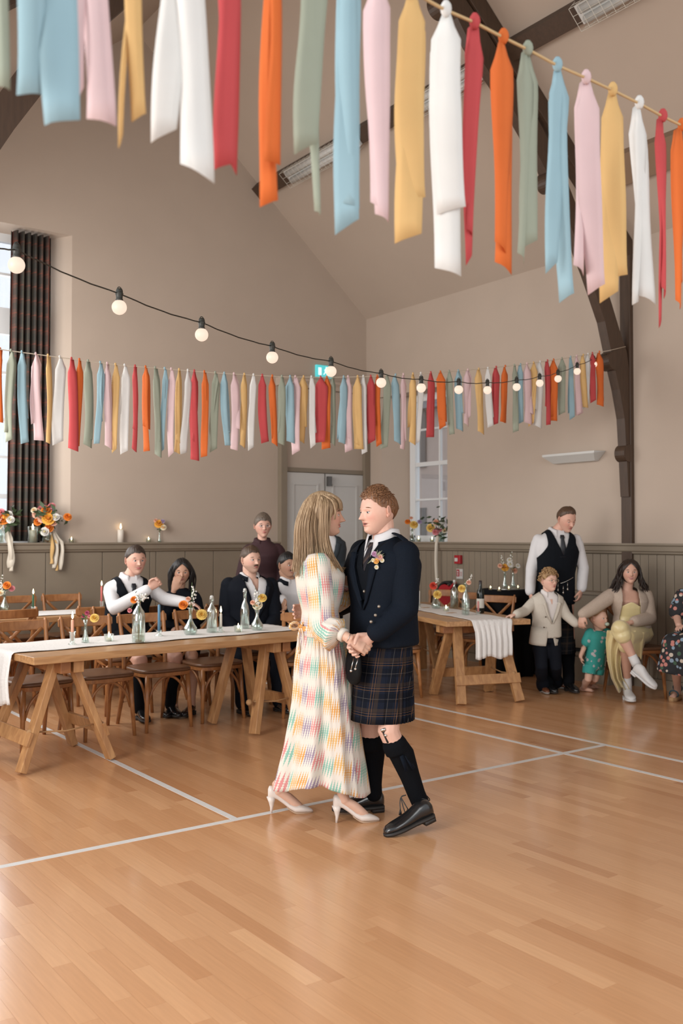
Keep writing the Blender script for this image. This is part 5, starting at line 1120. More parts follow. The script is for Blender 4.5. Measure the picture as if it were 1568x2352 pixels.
fm2 = locks(fr, 14, .0036, .0055, 4, .001, .35); P2.add('hair_locks', lo, hb); P2.add('fringe', fm2, hb)
m = M(); P2.neck(m, H); P2.skin(m, .006, 3, sk2)
m = M(); d1 = unit(_rt * .86 - ZU * .42 - _away * .05); m.tube([J2['elR'] * .45 + J2['wrR'] * .55, J2['wrR'], J2['wrR'] + d1 * .02], [.030, .024, .023], 12); hand(m, C(801, 1467, 4.79), d1, _away * .8 - ZU * .45, ZU, .98, .72, .02, .35, curls=(.60, .70, .75, .8)); P2.skin(m, .0036, 2, sk2)
m = M(); m.tube([J2['elL'], J2['wrL']], [.03, .024], 10); hand(m, J2['wrL'], unit(_rt * .5 + ZU * .8), _rt, -_away, .95, .2); P2.skin(m, .006, 2, sk2)
for an, fwd in ((J2['anR'], Pz(870, 1888)), (J2['anL'], Pz(718, 1868))):
    pass
# dress: bodice and sleeves fused, skirt lofted with soft folds; the print follows the cloth
dm, nt, b = newmat('ikat_print_cotton'); nb = NB(nt); u, v, _ = nb.uv('uvp'); pc_ = .0115; bandw = pc_ * 4
ci = nb.m('FLOOR', nb.m('DIVIDE', u, bandw)); rowoff = nb.m('MULTIPLY', nb.m('FRACT', nb.m('MULTIPLY', nb.m('SINE', nb.m('MULTIPLY', ci, 2.17)), 3.7)), .35)
ph = nb.m('FRACT', nb.m('ADD', nb.m('ADD', nb.m('DIVIDE', v, .152), nb.m('MULTIPLY', ci, .07)), rowoff)); dd = nb.m('SUBTRACT', 1.0, nb.m('ABSOLUTE', nb.m('SUBTRACT', nb.m('MULTIPLY', ph, 2.0), 1.0)))
dx = nb.m('MULTIPLY', nb.m('ABSOLUTE', nb.m('SUBTRACT', nb.m('FRACT', nb.m('DIVIDE', u, pc_)), .5)), 2.0); dot = nb.m('ADD', .78, nb.m('MULTIPLY', nb.m('COSINE', nb.m('MULTIPLY', v, 2 * pi / .0125)), .22))
wd = nb.m('MULTIPLY', nb.m('MAXIMUM', nb.m('SUBTRACT', nb.m('MULTIPLY', dd, 1.14), .13), 0.0), dot); mask = nb.m('MULTIPLY', nb.m('LESS_THAN', dx, wd), .92)
rowi = nb.m('FLOOR', nb.m('ADD', nb.m('ADD', nb.m('DIVIDE', v, .152), nb.m('MULTIPLY', ci, .07)), rowoff)); sel = nb.m('FRACT', nb.m('MULTIPLY', nb.m('ADD', ci, nb.m('MULTIPLY', rowi, 1.0)), .2))
col = (.62, .27, .035)
for lim, c_ in ((.15, (.27, .20, .30)), (.35, (.60, .20, .20)), (.55, (.19, .42, .34)), (.75, (.64, .36, .10))): col = nb.mix(nb.m('GREATER_THAN', sel, lim), col, c_)
nt.links.new(nb.mix(mask, (.67, .61, .54), col), b.inputs['Base Color']); b.inputs['Roughness'].default_value = .8
def torso_uv(fig, v_, spin=0.0):
    ax = (fig.J['pv'] + fig.J['nk']) / 2; q = v_ - ax; a = np.arctan2(q @ -fig.F, q @ fig.R); return np.column_stack([a * .15 + .31, v_[:, 2]])
bt_ = fuse(P2.torso(.008, lo=.15), .009, 5); o_ = P2.add('dress_bodice', bt_, dm, attrs={'uvp': torso_uv(P2, bt_[0])})
def sleeve(fig, s_, puff):
    a, e, w = fig.J['sh' + s_], fig.J['el' + s_], fig.J['wr' + s_]; P = bez([a + ZU * .012 - (e - a) * .06, a + (e - a) * .25, a + (e - a) * .62, e - (w - e) * .05, e + (w - e) * .35, e + (w - e) * .66], 7); n = 40; vs = []; uv = []
    L_ = len(P); acc = 0; ref = None
    for i, p in enumerate(P):
        q = i / (L_ - 1); d = unit(P[min(i + 1, L_ - 1)] - P[max(0, i - 1)]); ref = (-_away if ref is None else ref); uu = unit(ref - d * np.dot(ref, d)); ref = uu; ww = np.cross(d, uu); an_ = np.linspace(0, 2 * pi, n)
        r = float(np.interp(q, [0, .06, .25, .5, .72, .86, .95, 1], [.045, .066, .064, .062, .074 * puff, .086 * puff, .062, .034])); rr = r * (1 + .05 * np.sin(an_ * 9 + q * 3) * q + (.06 * np.sin(an_ * 16) if q > .8 else 0))
        sag = ZU * (-.022 * puff * math.exp(-((q - .82) / .14) ** 2)); vs.append(p + sag + np.outer(np.cos(an_) * rr, uu) + np.outer(np.sin(an_) * rr, ww)); acc += 0 if i == 0 else np.linalg.norm(P[i] - P[i - 1]); uv.append(np.column_stack([(an_ - pi) * .062, np.full(n, -acc * .9)]))
    f = [(i * n + j, i * n + j + 1, (i + 1) * n + j + 1, (i + 1) * n + j) for i in range(L_ - 1) for j in range(n - 1)]
    fig.add('dress_sleeve', (np.vstack(vs), f), dm, attrs={'uvp': np.vstack(uv)}, solid=.002)
    c0 = e + (w - e) * .64; c1 = e + (w - e) * .84; cf = M().tube([c0, c0 * .5 + c1 * .5, c1], [.036, .035, .036], 20); fig.add('dress_cuff', cf, dm, attrs={'uvp': np.column_stack([np.arange(cf.n) * .0007, cf.verts()[:, 2] * .3])})
sleeve(P2, 'R', 1.0); sleeve(P2, 'L', .9)
cb = collar(P2, .060, .036, .05, .5, .0, .05); P2.add('dress_collar', cb, dm, solid=.003, attrs={'uvp': torso_uv(P2, cb.verts())})
n = 200; nr = 44; an_ = np.linspace(0, 2 * pi, n); vs = []; uv = []; top = C(737, 1442, 5.06); bot = C(741, 1806, 5.07); hx, hy = _rt, _away
for i in range(nr):
    q = i / (nr - 1); c = top * (1 - q) + bot * q; c = c + hx * .012 * math.sin(pi * q)
    w = float(np.interp(q, [0, .08, .2, .45, .75, 1], [.112, .128, .145, .158, .195, .236])); dp = float(np.interp(q, [0, .08, .2, .45, .75, 1], [.135, .155, .175, .19, .205, .225]))
    fold = q ** 1.1 * (.022 * np.sin(an_ * 6 + 1.2) + .012 * np.sin(an_ * 11 + 2 + q) + .010 * np.sin(an_ * 17 + .5)) + .003 * np.sin(an_ * 40) * (1 - q)
    # the hem lifts between the legs and swings back at the rear foot
    hem = q ** 5 * (.062 * np.clip(-np.sin(an_), 0, 1) * np.exp(-((np.cos(an_) + .05) / .55) ** 2) - .035 * np.clip(np.cos(an_), 0, 1) + .012 * np.sin(an_ * 5)); rx = (w + fold) * np.where(np.cos(an_) > 0, .97, 1.0)
    p = c + np.outer(np.cos(an_) * rx, hx) + np.outer(np.sin(an_) * (dp + fold), hy); p[:, 2] += hem; vs.append(p); uv.append(np.column_stack([(an_ - pi / 2) * .168 * (.86 + .22 * q), np.full(n, -q * .84)]))
f = [(i * n + j, i * n + j + 1, (i + 1) * n + j + 1, (i + 1) * n + j) for i in range(nr - 1) for j in range(n - 1)]
P2.add('dress_skirt', (np.vstack(vs), f), dm, attrs={'uvp': np.vstack(uv)}, solid=.002)
be = M(); wa = np.linspace(0, 2 * pi, 40); be.loft([C(737, 1440, 5.06) + ZU * z + np.outer(np.cos(wa) * .121, hx) + np.outer(np.sin(wa) * .143, hy) for z in (-.014, -.007, .007, .014)], closed=False, cap=False)
k0 = C(692, 1438, 4.98)
for e in ((-6, 62), (5, 80)): be.tube(bez([k0, k0 + _rt * e[0] / 437 - ZU * .06 - _away * .02, k0 + _rt * (e[0] * .6) / 437 - ZU * e[1] / 437], 6), [.007] * 13, 6, flat=.35)
for s_ in (-1, 1): be.tube([k0 + V(.03 * math.cos(t) * s_, .01, .018 * math.sin(t)) + _rt * .03 * s_ for t in np.linspace(0, 2 * pi, 14)], .006, 6)
P2.add('dress_belt', be, dm, attrs={'uvp': be.verts()[:, [0, 2]] * V(1.3, 1.0)}, solid=.002)
# feet in pale court shoes with stiletto heels
m_pump = mat('ivory_leather', (.66, .575, .52), .4, var=.02)
def pump(L_=.245, hh=.078, w=.036):
    m = M(); a = np.linspace(0, 2 * pi, 20, endpoint=False); rings = []
    zs = lambda u: hh * (1 - (lambda t: t * t * (3 - 2 * t))(min(1, max(0, (u - .10) / .56))))
    for q, ww, h in ((0, .35, .050), (.03, .62, .066), (.10, .72, .066), (.2, .70, .050), (.34, .66, .036), (.48, .76, .034), (.60, .98, .038), (.70, 1.0, .043), (.80, .86, .036), (.90, .56, .026), (.97, .28, .017), (1.0, .08, .010)):
        rings.append(V(L_ * q, 0, zs(q) + .004 + h / 2) + np.column_stack([np.zeros(20), np.cos(a) * w * ww, np.sign(np.sin(a)) * np.abs(np.sin(a)) ** .8 * h / 2]))
    m.loft(rings); hl_ = M().tube([(.018, 0, hh + .012), (.020, 0, hh * .75), (.020, 0, hh * .4), (.017, 0, .0)], [.026, .0155, .0085, .0055], 12); sl_ = M()
    o = [(L_ * u, s_ * w * .8 * float(np.interp(u, [.4, .62, .75, .9, 1], [.6, 1, .95, .55, .1]))) for s_ in (1,) for u in np.linspace(.42, 1, 12)] + [(L_ * u, -w * .8 * float(np.interp(u, [.4, .62, .75, .9, 1], [.6, 1, .95, .55, .1]))) for u in np.linspace(1, .42, 12)]
    sl_.loft([np.array([(x, y, zs(x / L_)) for x, y in o]), np.array([(x, y, zs(x / L_) + .006) for x, y in o])]); return m, hl_, sl_, zs
pm_, ph_, ps_, zs_ = pump()
for s_, hx0, tx0 in (('R', (765, 1890), (873, 1886)), ('L', (615, 1868), (719, 1866))):
    h0 = Pz(*hx0); d = Pz(*tx0) - h0
    P2.add('court_shoe', xform(pm_, h0, d), m_pump); P2.add('stiletto_heel', xform(ph_, h0, d), m_pump); P2.add('shoe_sole', xform(ps_, h0, d), mat('tan_sole', (.4, .26, .17), .6))
    dd_ = unit(d * V(1, 1, 0)); q = lambda u, z: h0 + dd_ * u + ZU * z
    m = M(); P2.leg(m, s_, .075, .050, .031, lo=.5, hi=.92); m.tube([J2['an' + s_] + (J2['kn' + s_] - J2['an' + s_]) * .15, q(.048, .150), q(.060, .112)], [.032, .030, .031], 12); m.tube([q(.03, .112), q(.07, .105), q(.11, .082), q(.145, .052), q(.168, .036)], [.024, .028, .028, .027, .022], 12, round_ends=True); P2.skin(m, .006, 3, sk2)
P2.finish(H, hair_mat('blonde_brow', (.20, .12, .06)), .0045)
br = M(); br.tube([J2['wrR'] + _away * .025 * math.cos(t) + (ZU * .9 + _rt * .4) * .025 * math.sin(t) for t in np.linspace(0, 2 * pi, 20)], .0015, 5); P2.add('bracelet', br, m_silver)
# ================================================================== the guests
def mk(label, J, F, h, fem, head, skin, hair, base=None, **hk):
    """head = (px, py, depth, facing angle, head height, nod)"""
    f_ = Fig(label, J, F, h, fem, base); px, py, d, an, hs, nod = head; fw = face(an)
    H = head_geo(C(px, py, d), unit(fw - ZU * nod), ZU + fw * nod, hs, skin, hk.pop('lip', (.40, .13, .12)), 66, 64, not fem, **hk)
    m = M(); f_.neck(m, H); f_.skin(m, col=skin); return f_, H
def crop_hair(f_, H, hm, line=None, vol=.05, clump=.012, seed=1, tousle=0, curl=.10):
    ln = line or short_line(); f_.add('hair', hair_cap(H, ln, lambda ph, q: .022 + vol * max(0, math.cos(ph * .5)) ** 2 * (1 - q * .4), 84, 24, seed, clump), hm)
    if tousle:
        lk = M(); rs = np.random.RandomState(seed)
        for i in range(tousle):
            ph = rs.uniform(-2.4, 2.4); q = rs.uniform(.05, .97); a = max(.05, q * math.acos(ln(ph) / .5)); d = V(math.sin(a) * math.sin(ph), math.sin(a) * math.cos(ph), math.cos(a)); p = headshape(np.array([d]), 0)[0] + d * (.025 + vol * .8); t = rs.normal(0, 1, 3); t = unit(t - d * np.dot(t, d)); l_ = rs.uniform(.6, 1.2) * curl
            lk.tube([H['T'](p - d * .03), H['T'](p + d * .03 + t * l_ * .5), H['T'](p + d * .005 + t * l_)], [.004, .006, .002], 5)
        f_.add('hair_locks', lk, hm)
def arm_skin(f_, s_, dirv, palm, thumb, s=.95, curl=.4, col=None, frac=.6, r=.028):
    J = f_.J; m = M(); a, w = J['el' + s_] * (1 - frac) + J['wr' + s_] * frac, J['wr' + s_]; d = unit(dirv); m.tube([a, w, w + d * .02], [r * 1.15 * f_.k, r * .85 * f_.k, r * .82 * f_.k], 10); hand(m, w, d, palm, thumb, s, curl); f_.skin(m, col=col)
def shirt_set(f_, ms, grow=.010, sl=(.058, .050, .038), stop=.94, lo=.05, name='shirt', vox=.011, col=True):
    t = f_.torso(grow, lo=lo)
    for q in 'LR': f_.arm(t, q, *sl, .008, stop=stop); t.ball(f_.J['sh' + q], .056 * f_.k, 12, 9)
    v = fuse(t, vox, 4); f_.add(name, v, ms)
    if col: f_.add('collar', collar(f_, .064, .036, .05, .35, .012, .03), ms, solid=.003)
    return v
def waistcoat(f_, ms, c_bot=-.15, w=.085, lo=0.0, arm_a=.135):
    v = fuse(f_.torso(.021, lo=lo), .010, 4); vk = vneck(f_, c_bot * f_.k, w * f_.k)
    def keep(cen):
        a, b_, c = f_.loc(cen); lim = np.where(c > -.20 * f_.k, arm_a * f_.k + .10 * f_.k * np.clip((-.05 * f_.k - c) / (.15 * f_.k), 0, 1), 9); return vk(cen) & (np.abs(a) < lim)
    v = cut(v, keep); f_.add('waistcoat', v, ms, solid=.004); return v
def tie_on(f_, ms, c1=-.18, v=None):
    S_ = f_.surf(v if v is not None else fuse(f_.torso(.012, lo=.1), .012, 3)); k = f_.k
    f_.add('tie', f_.strip(S_, [(-.016 * k, .016 * k, .045 * k), (-.022 * k, .022 * k, .02 * k), (-.015 * k, .015 * k, .005 * k), (-.024 * k, .024 * k, -.06 * k), (-.030 * k, .030 * k, c1 * k)], .010), ms, solid=.004)
def jacket(f_, ms, c_bot=-.26, w=.095, grow=.027, sl=(.066, .058, .046), stop=.9, lo=-.05, lapel=True, name='jacket'):
    jt = cut(fuse(f_.torso(grow, lo=lo), .011, 4), vneck(f_, c_bot * f_.k, w * f_.k)); m = M()
    for q in 'LR': f_.arm(m, q, *sl, .008, stop=stop); m.ball(f_.J['sh' + q], .072 * f_.k, 12, 9)
    f_.add(name, join(jt, fuse(m, .011, 4)), ms, solid=.003)
    if lapel:
        S_ = f_.surf(jt); lp = M(); k = f_.k
        for s_ in (-1, 1):
            rows = []
            for c, a0, a1 in ((.0, .076, .100), (-.012, .072, .128), (-.03, .068, .118), (-.10, .052, .098), (-.18, .030, .066), (c_bot + .01, .004, .012)): rows.append(np.array([S_(s_ * (a0 + (a1 - a0) * q) * k, c * k, .006 + .005 * math.sin(pi * q * .8)) for q in np.linspace(0, 1, 4)]))
            lp.loft(rows, closed=False, cap=False)
        f_.add('lapels', lp, ms, solid=.003); f_.add('jacket_collar', collar(f_, .080, .028, .05, .62, .0, .035), ms, solid=.004)
    return jt
def trousers(f_, ms, r=(.085, .062, .052), name='trousers', lo=0.0, hi=1.0, vox=.011):
    m = f_.torso(.008, lo=-.13, hi=.18)
    for q in 'LR': f_.leg(m, q, *r, .008, lo=lo, hi=hi)
    f_.add(name, fuse(m, vox, 3), ms)
def shoes(f_, ms, msole, L_=.27, h=.058, toes=None, name='shoe', heel=.024):
    up, so = lowshoe(L_, .044 * L_ / .28, h, heel)
    for q in 'LR':
        an = f_.J['an' + q]; d = unit((toes[q] if toes else f_.F) * V(1, 1, 0)); org = V(an[0], an[1], max(0, an[2] - .045 * f_.k - .055)) - d * .055 * L_ / .28
        f_.add(name, xform(up, org, d), ms); f_.add('shoe_sole', xform(so, org, d), msole)
m_navy = mat('dark_navy_suiting', (.0062, .0078, .0125), .8, var=.25, scale=180, spec=.12); m_blackcl = mat('black_cloth', (.0042, .0045, .0055), .85, var=.2, scale=150, spec=.12); m_dtie = mat('dark_silk_tie', (.010, .012, .018), .5)
pale = (.62, .38, .29); tan_ = (.50, .285, .195); ruddy = (.58, .33, .25)

# man in waistcoat, seated, fist raised, other arm along the chair back
d = 8.12; F = face(28); J = sit(C(292, 1430, d) * V(1, 1, 0), F, 1.80, seat=.50)
J['nk'] = C(298, 1327, d); J['pv'] = C(288, 1448, d); J['shR'] = C(253, 1352, d - .06); J['shL'] = C(338, 1350, d + .10); J['elR'] = C(262, 1398, d - .28); J['wrR'] = C(343, 1352, d - .34); J['elL'] = C(378, 1376, d + .05); J['wrL'] = C(428, 1384, d - .05)
J['hipR'] = J['pv'] - _rt * .08; J['hipL'] = J['pv'] + _rt * .08; J['knR'] = C(322, 1518, d - .33); J['knL'] = C(405, 1512, d - .20); J['anR'] = V(J['knR'][0], J['knR'][1], .09); J['anL'] = V(J['knL'][0], J['knL'][1] + .1, .09)
f_, H = mk('seated man in white shirt and navy waistcoat raising a fist', J, F, 1.80, False, (311, 1287, d - .02, 30, .245, .04), ruddy, None, smile=.7)
hm = hair_mat('cropped_brown_hair', (.055, .036, .026), (.02, .013, .010)); crop_hair(f_, H, hm, short_line(.27, .2, .06, -.24), .035, .008, 2)
arm_skin(f_, 'R', _rt * .7 + ZU * .6, -_away * .3 + ZU * .1 + _rt * .2, ZU, 1.0, .95, ruddy); arm_skin(f_, 'L', _rt * .9 - ZU * .25, -ZU, -_away, 1.0, .35, ruddy)
m = M(); f_.leg(m, 'R', .08, .062, .044, lo=.35); f_.leg(m, 'L', .08, .062, .044, lo=.35); f_.skin(m, col=ruddy); f_.finish(H, hm)
v = shirt_set(f_, m_shirt, .008, (.056, .048, .038), .93); waistcoat(f_, m_vest, -.16, .09); tie_on(f_, m_dtie, -.17)
m = f_.torso(.02, lo=-.13, hi=.2)
for q in 'LR': f_.leg(m, q, .088, .072, .05, .012, lo=0, hi=.36)
f_.add('kilt', fuse(m, .012, 5), m_blackcl)
for q in 'LR':
    m = M(); f_.leg(m, q, .08, .060, .045, .006, lo=.6); f_.add('hose', m, m_hose)
shoes(f_, m_black_lth, m_sole)
chair(J['pv'][0] + .02, J['pv'][1] + .08, -.15, 'crossback chair under the man in the waistcoat at the left')

# dark-haired woman wiping her eye
d = 8.38; F = face(-12); J = sit(C(414, 1430, d) * V(1, 1, 0), F, 1.66, True, seat=.47)
J['nk'] = C(412, 1355, d); J['pv'] = C(418, 1458, d); J['shR'] = C(382, 1373, d); J['shL'] = C(447, 1371, d); J['elR'] = C(385, 1412, d - .15); J['wrR'] = C(399, 1356, d - .20); J['elL'] = C(458, 1420, d - .05); J['wrL'] = C(425, 1440, d - .22)
J['hipR'] = J['pv'] - _rt * .08; J['hipL'] = J['pv'] + _rt * .08; J['knR'] = C(400, 1516, d - .38); J['knL'] = C(440, 1516, d - .36); J['anR'] = V(J['knR'][0], J['knR'][1], .08); J['anL'] = V(J['knL'][0], J['knL'][1], .08)
sk = (.47, .26, .175); f_, H = mk('seated woman with long dark hair wiping her eye', J, F, 1.66, True, (417, 1313, d - .02, 12, .218, .10), sk, None, eye=(.03, .015, .008))
hm = hair_mat('near_black_hair', (.018, .013, .012), (.006, .005, .005)); f_.add('hair', hair_cap(H, lambda ph: float(np.interp(abs(ph), [0, .35, .8, 1.2, 1.7, pi], [.34, .26, .10, -.15, -.42, -.45])), lambda ph, q: .05 + .02 * q, 84, 26, 3, .010, False), hm)
T_ = H['T']; gd = []
for s_ in (-1, 1):
    for k_ in range(4): gd.append(([T_(V(s_ * .03, .15 - .12 * k_, .50)), T_(V(s_ * .30, .12 - .14 * k_, .25)), T_(V(s_ * (.39 + .02 * k_), .08 - .12 * k_, -.10)), T_(V(s_ * .42, .05 - .14 * k_, -.55)), T_(V(s_ * .36, .14 - .12 * k_, -1.05))], 1.2))
f_.add('hair_locks', locks(gd, 9, .008, .008, 3, .004), hm)
arm_skin(f_, 'R', ZU * .9 + _rt * .25, _away * .9 + _rt * .1, _rt, .92, .25, sk, .2, .026); arm_skin(f_, 'L', -_rt * .7 - _away * .5, -ZU, -_away, .9, .3, sk)
m = M(); f_.leg(m, 'R', .08, .056, .036, lo=.35); f_.leg(m, 'L', .08, .056, .036, lo=.35); f_.skin(m, col=sk); f_.finish(H, hm)
shirt_set(f_, m_navy, .014, (.056, .050, .042), .75, name='dark_jacket', col=False)
m = f_.torso(.018, lo=-.13, hi=.3)
for q in 'LR': f_.leg(m, q, .085, .07, .05, .012, lo=0, hi=.36)
f_.add('dark_skirt', fuse(m, .012, 5), m_blackcl); shoes(f_, m_black_lth, m_sole, .24, .05)
chair(J['pv'][0], J['pv'][1] + .06, .25, 'crossback chair under the dark-haired woman')

# man with a moustache in a navy suit
d = 8.50; F = face(32); J = sit(C(573, 1440, d) * V(1, 1, 0), F, 1.82, seat=.50)
J['nk'] = C(573, 1325, d); J['pv'] = C(568, 1450, d); J['shR'] = C(526, 1345, d - .05); J['shL'] = C(620, 1345, d + .06); J['elR'] = C(518, 1420, d - .05); J['wrR'] = C(548, 1462, d - .3); J['elL'] = C(632, 1420, d); J['wrL'] = C(615, 1462, d - .28)
J['hipR'] = J['pv'] - _rt * .09; J['hipL'] = J['pv'] + _rt * .09; J['knR'] = C(556, 1515, d - .42); J['knL'] = C(640, 1510, d - .32); J['anR'] = V(J['knR'][0], J['knR'][1], .09); J['anL'] = V(J['knL'][0], J['knL'][1], .09)
f_, H = mk('seated man with moustache in navy suit and open white shirt', J, F, 1.82, False, (575, 1286, d - .02, 38, .240, .0), pale, None, moustache=(.10, .055, .03), stubble=(.30, .19, .14))
hm = hair_mat('short_brown_hair', (.10, .06, .038), (.035, .02, .013)); crop_hair(f_, H, hm, short_line(.27, .2, .06, -.24), .05, .010, 4)
arm_skin(f_, 'R', _rt * .6 - _away * .6 - ZU * .3, -ZU, _rt, 1.0, .4, pale); arm_skin(f_, 'L', -_rt * .4 - _away * .8 - ZU * .3, -ZU, -_rt, 1.0, .4, pale); f_.finish(H, hm)
v = fuse(f_.torso(.008, lo=.1), .011, 4); k_ = f_.k
f_.add('shirt', cut(v, vneck(f_, -.06, .035, .06)), m_shirt); f_.add('collar', collar(f_, .068, .034, .05, .62, .008, .045), m_shirt, solid=.003)
jacket(f_, m_navy, -.28, .105); trousers(f_, m_navy); shoes(f_, m_black_lth, m_sole)
chair(J['pv'][0] - .02, J['pv'][1] + .08, .0, 'crossback chair under the man with the moustache')

# man half hidden behind the blonde woman, seated, white shirt
d = 8.90; F = face(35); J = sit(C(664, 1440, d) * V(1, 1, 0), F, 1.76, seat=.48)
J['nk'] = C(663, 1335, d); J['pv'] = C(668, 1455, d); J['shR'] = C(628, 1354, d - .02); J['shL'] = C(704, 1352, d + .04); J['elR'] = C(632, 1408, d - .2); J['wrR'] = C(648, 1375, d - .36); J['elL'] = C(715, 1420, d); J['wrL'] = C(688, 1432, d - .28)
J['hipR'] = J['pv'] - _rt * .085; J['hipL'] = J['pv'] + _rt * .085; J['knR'] = C(655, 1505, d - .42); J['knL'] = C(700, 1505, d - .4); J['anR'] = V(J['knR'][0], J['knR'][1], .09); J['anL'] = V(J['knL'][0], J['knL'][1], .09)
sk = (.42, .235, .155); f_, H = mk('seated smiling man in white shirt behind the blonde woman, hand on a chair back', J, F, 1.76, False, (658, 1298, d - .02, 40, .225, .02), sk, None, smile=1.0, mopen=.5, eye=(.02, .012, .008), moustache=(.06, .04, .03))
hm = hair_mat('black_short_hair', (.014, .012, .012), (.005, .005, .005)); crop_hair(f_, H, hm, short_line(.25, .18, .05, -.24), .06, .010, 6)
arm_skin(f_, 'R', _rt * .2 - ZU * .8 - _away * .3, -_away * .6 - _rt * .5, _rt, 1.0, .6, sk); arm_skin(f_, 'L', -_rt * .7 - _away * .5, -ZU, -_away, 1.0, .5, sk)
m = M(); f_.leg(m, 'R', .08, .060, .042, lo=.35); f_.leg(m, 'L', .08, .060, .042, lo=.35); f_.skin(m, col=sk); f_.finish(H, hm)
shirt_set(f_, m_shirt, .010, (.060, .054, .042), .92); jacket(f_, m_navy, -.42, .19, .022, (.064, .056, .046), .7)
m = f_.torso(.018, lo=-.13, hi=.2)
for q in 'LR': f_.leg(m, q, .088, .07, .05, .012, lo=0, hi=.36)
f_.add('kilt', fuse(m, .012, 5), m_blackcl)
for q in 'LR':
    m = M(); f_.leg(m, q, .08, .060, .045, .006, lo=.62); f_.add('hose', m, m_hose)
shoes(f_, m_black_lth, m_sole)
chair(J['pv'][0] + .03, J['pv'][1] + .06, .05, 'crossback chair under the man in white shirt behind the blonde woman')
q = C(672, 1430, 8.25); chair(q[0] + .02, q[1] - .12, 2.7, 'crossback chair whose back the smiling man holds')

# standing woman in a maroon shirt by the door frame
d = 9.35; b0 = C(604, 1300, d); F = face(14); J = stand(b0, F, 1.72, True); J['nk'] = C(602, 1246, d); J['shR'] = C(572, 1262, d); J['shL'] = C(636, 1260, d); J['elR'] = C(556, 1322, d); J['wrR'] = C(566, 1372, d - .1); J['elL'] = C(652, 1320, d); J['wrL'] = C(645, 1370, d - .1)
f_, H = mk('standing woman with short grey-brown hair in a dark maroon shirt', J, F, 1.76, True, (603, 1208, d - .02, 16, .235, .03), ruddy, None, nose=.12)
hm = hair_mat('grey_brown_hair', (.17, .13, .10), (.06, .045, .035)); crop_hair(f_, H, hm, short_line(.22, .12, .0, -.30), .065, .010, 8)
arm_skin(f_, 'R', -ZU, _rt, -_away, .95, .4, ruddy); arm_skin(f_, 'L', -ZU, -_rt, -_away, .95, .4, ruddy); f_.finish(H, hm)
m_mar = mat('dark_maroon_cotton', (.030, .007, .010), .8, var=.25, scale=60); shirt_set(f_, m_mar, .022, (.068, .058, .046), .9, -.05, 'maroon_shirt'); trousers(f_, m_blackcl); shoes(f_, m_black_lth, m_sole, .25)
gl = M()
for s_ in (-1, 1): gl.tube([H['T'](V(s_ * .13 + .085 * math.cos(t), .42, .005 + .06 * math.sin(t))) for t in np.linspace(0, 2 * pi, 16)], .0016, 5); gl.tube([H['T'](V(s_ * .21, .41, .02)), H['T'](V(s_ * .35, 0, .02))], .0016, 5)
gl.tube([H['T'](V(-.045, .42, .015)), H['T'](V(.045, .42, .015))], .0016, 5); f_.add('glasses', gl, m_silver)

# person in a dark jacket glimpsed between the couple
d = 10.0; F = face(20); b0 = C(752, 1300, d); J = stand(b0, F, 1.66); J['nk'] = C(750, 1234, d); J['shR'] = C(722, 1248, d); J['shL'] = C(772, 1246, d); J['elR'] = C(716, 1290, d); J['wrR'] = C(722, 1330, d - .1); J['elL'] = C(780, 1292, d); J['wrL'] = C(786, 1316, d - .15)
f_, H = mk('person in a dark blue grey jacket glimpsed between the dancing couple', J, F, 1.66, False, (742, 1196, d, 20, .215, .0), pale, None); hm = hair_mat('dark_brown_hair', (.05, .03, .02)); crop_hair(f_, H, hm)
arm_skin(f_, 'L', -ZU + _rt * .3, -_rt, -_away, .95, .4, pale); arm_skin(f_, 'R', -ZU, _rt, -_away, .95, .4, pale); f_.finish(H, hm)
shirt_set(f_, m_shirt, .008, stop=.9); jacket(f_, mat('slate_jacket', (.018, .026, .034), .8, var=.3, scale=90), -.26, .09); trousers(f_, m_blackcl); shoes(f_, m_black_lth, m_sole)
# ---------------------------------------------------------------- the family by the right wall
# standing man in waistcoat, looking down
d = 9.25; F = face(8); b0 = C(1280, 1300, d); J = stand(b0, F, 1.83)
J['nk'] = C(1279, 1222, d - .02); J['pv'] = C(1272, 1385, d); J['shR'] = C(1236, 1240, d - .02); J['shL'] = C(1322, 1240, d + .02); J['elR'] = C(1220, 1305, d - .02); J['wrR'] = C(1217, 1360, d - .10); J['elL'] = C(1339, 1305, d); J['wrL'] = C(1335, 1352, d - .08)
f_, H = mk('standing man in white shirt and navy waistcoat looking down at the children', J, F, 1.84, False, (1300, 1192, d - .10, 24, .235, .42), ruddy, None, lid=.6, smile=.4, base=V(b0[0], b0[1], 0))
hm = hair_mat('receding_brown_hair', (.11, .062, .036), (.045, .025, .015)); crop_hair(f_, H, hm, short_line(.33, .28, .06, -.24), .05, .010, 9)
arm_skin(f_, 'R', -ZU + _rt * .15, _rt * .8, -_away, 1.0, .45, ruddy); arm_skin(f_, 'L', -ZU - _rt * .2, -_rt * .7 + _away * .4, -_away, 1.02, .45, ruddy)
m = M(); f_.leg(m, 'R', .07, .058, .042, lo=.35); f_.leg(m, 'L', .07, .058, .042, lo=.35); f_.skin(m, col=ruddy); f_.finish(H, hm)
shirt_set(f_, m_shirt, .008, (.054, .046, .040), .96); v = waistcoat(f_, m_vest, -.15, .085, -.02); tie_on(f_, m_dtie, -.16)
f_.add('tie_tail', f_.strip(f_.surf(v), [(-.02, .02, -.10), (-.02, .02, -.14)], .004), m_dtie)
kilt(f_, C(1272, 1352, d), C(1272, 1498, d), (.16, .125), (.20, .18), m_=tartan('black_navy_tartan', (.006, .008, .012), (.003, .004, .006), (.05, .03, .02)))
for q in 'LR':
    m = M(); f_.leg(m, q, .08, .062, .048, .006, lo=.58); f_.add('hose', m, m_hose)
shoes(f_, m_black_lth, m_sole); c_ = M()
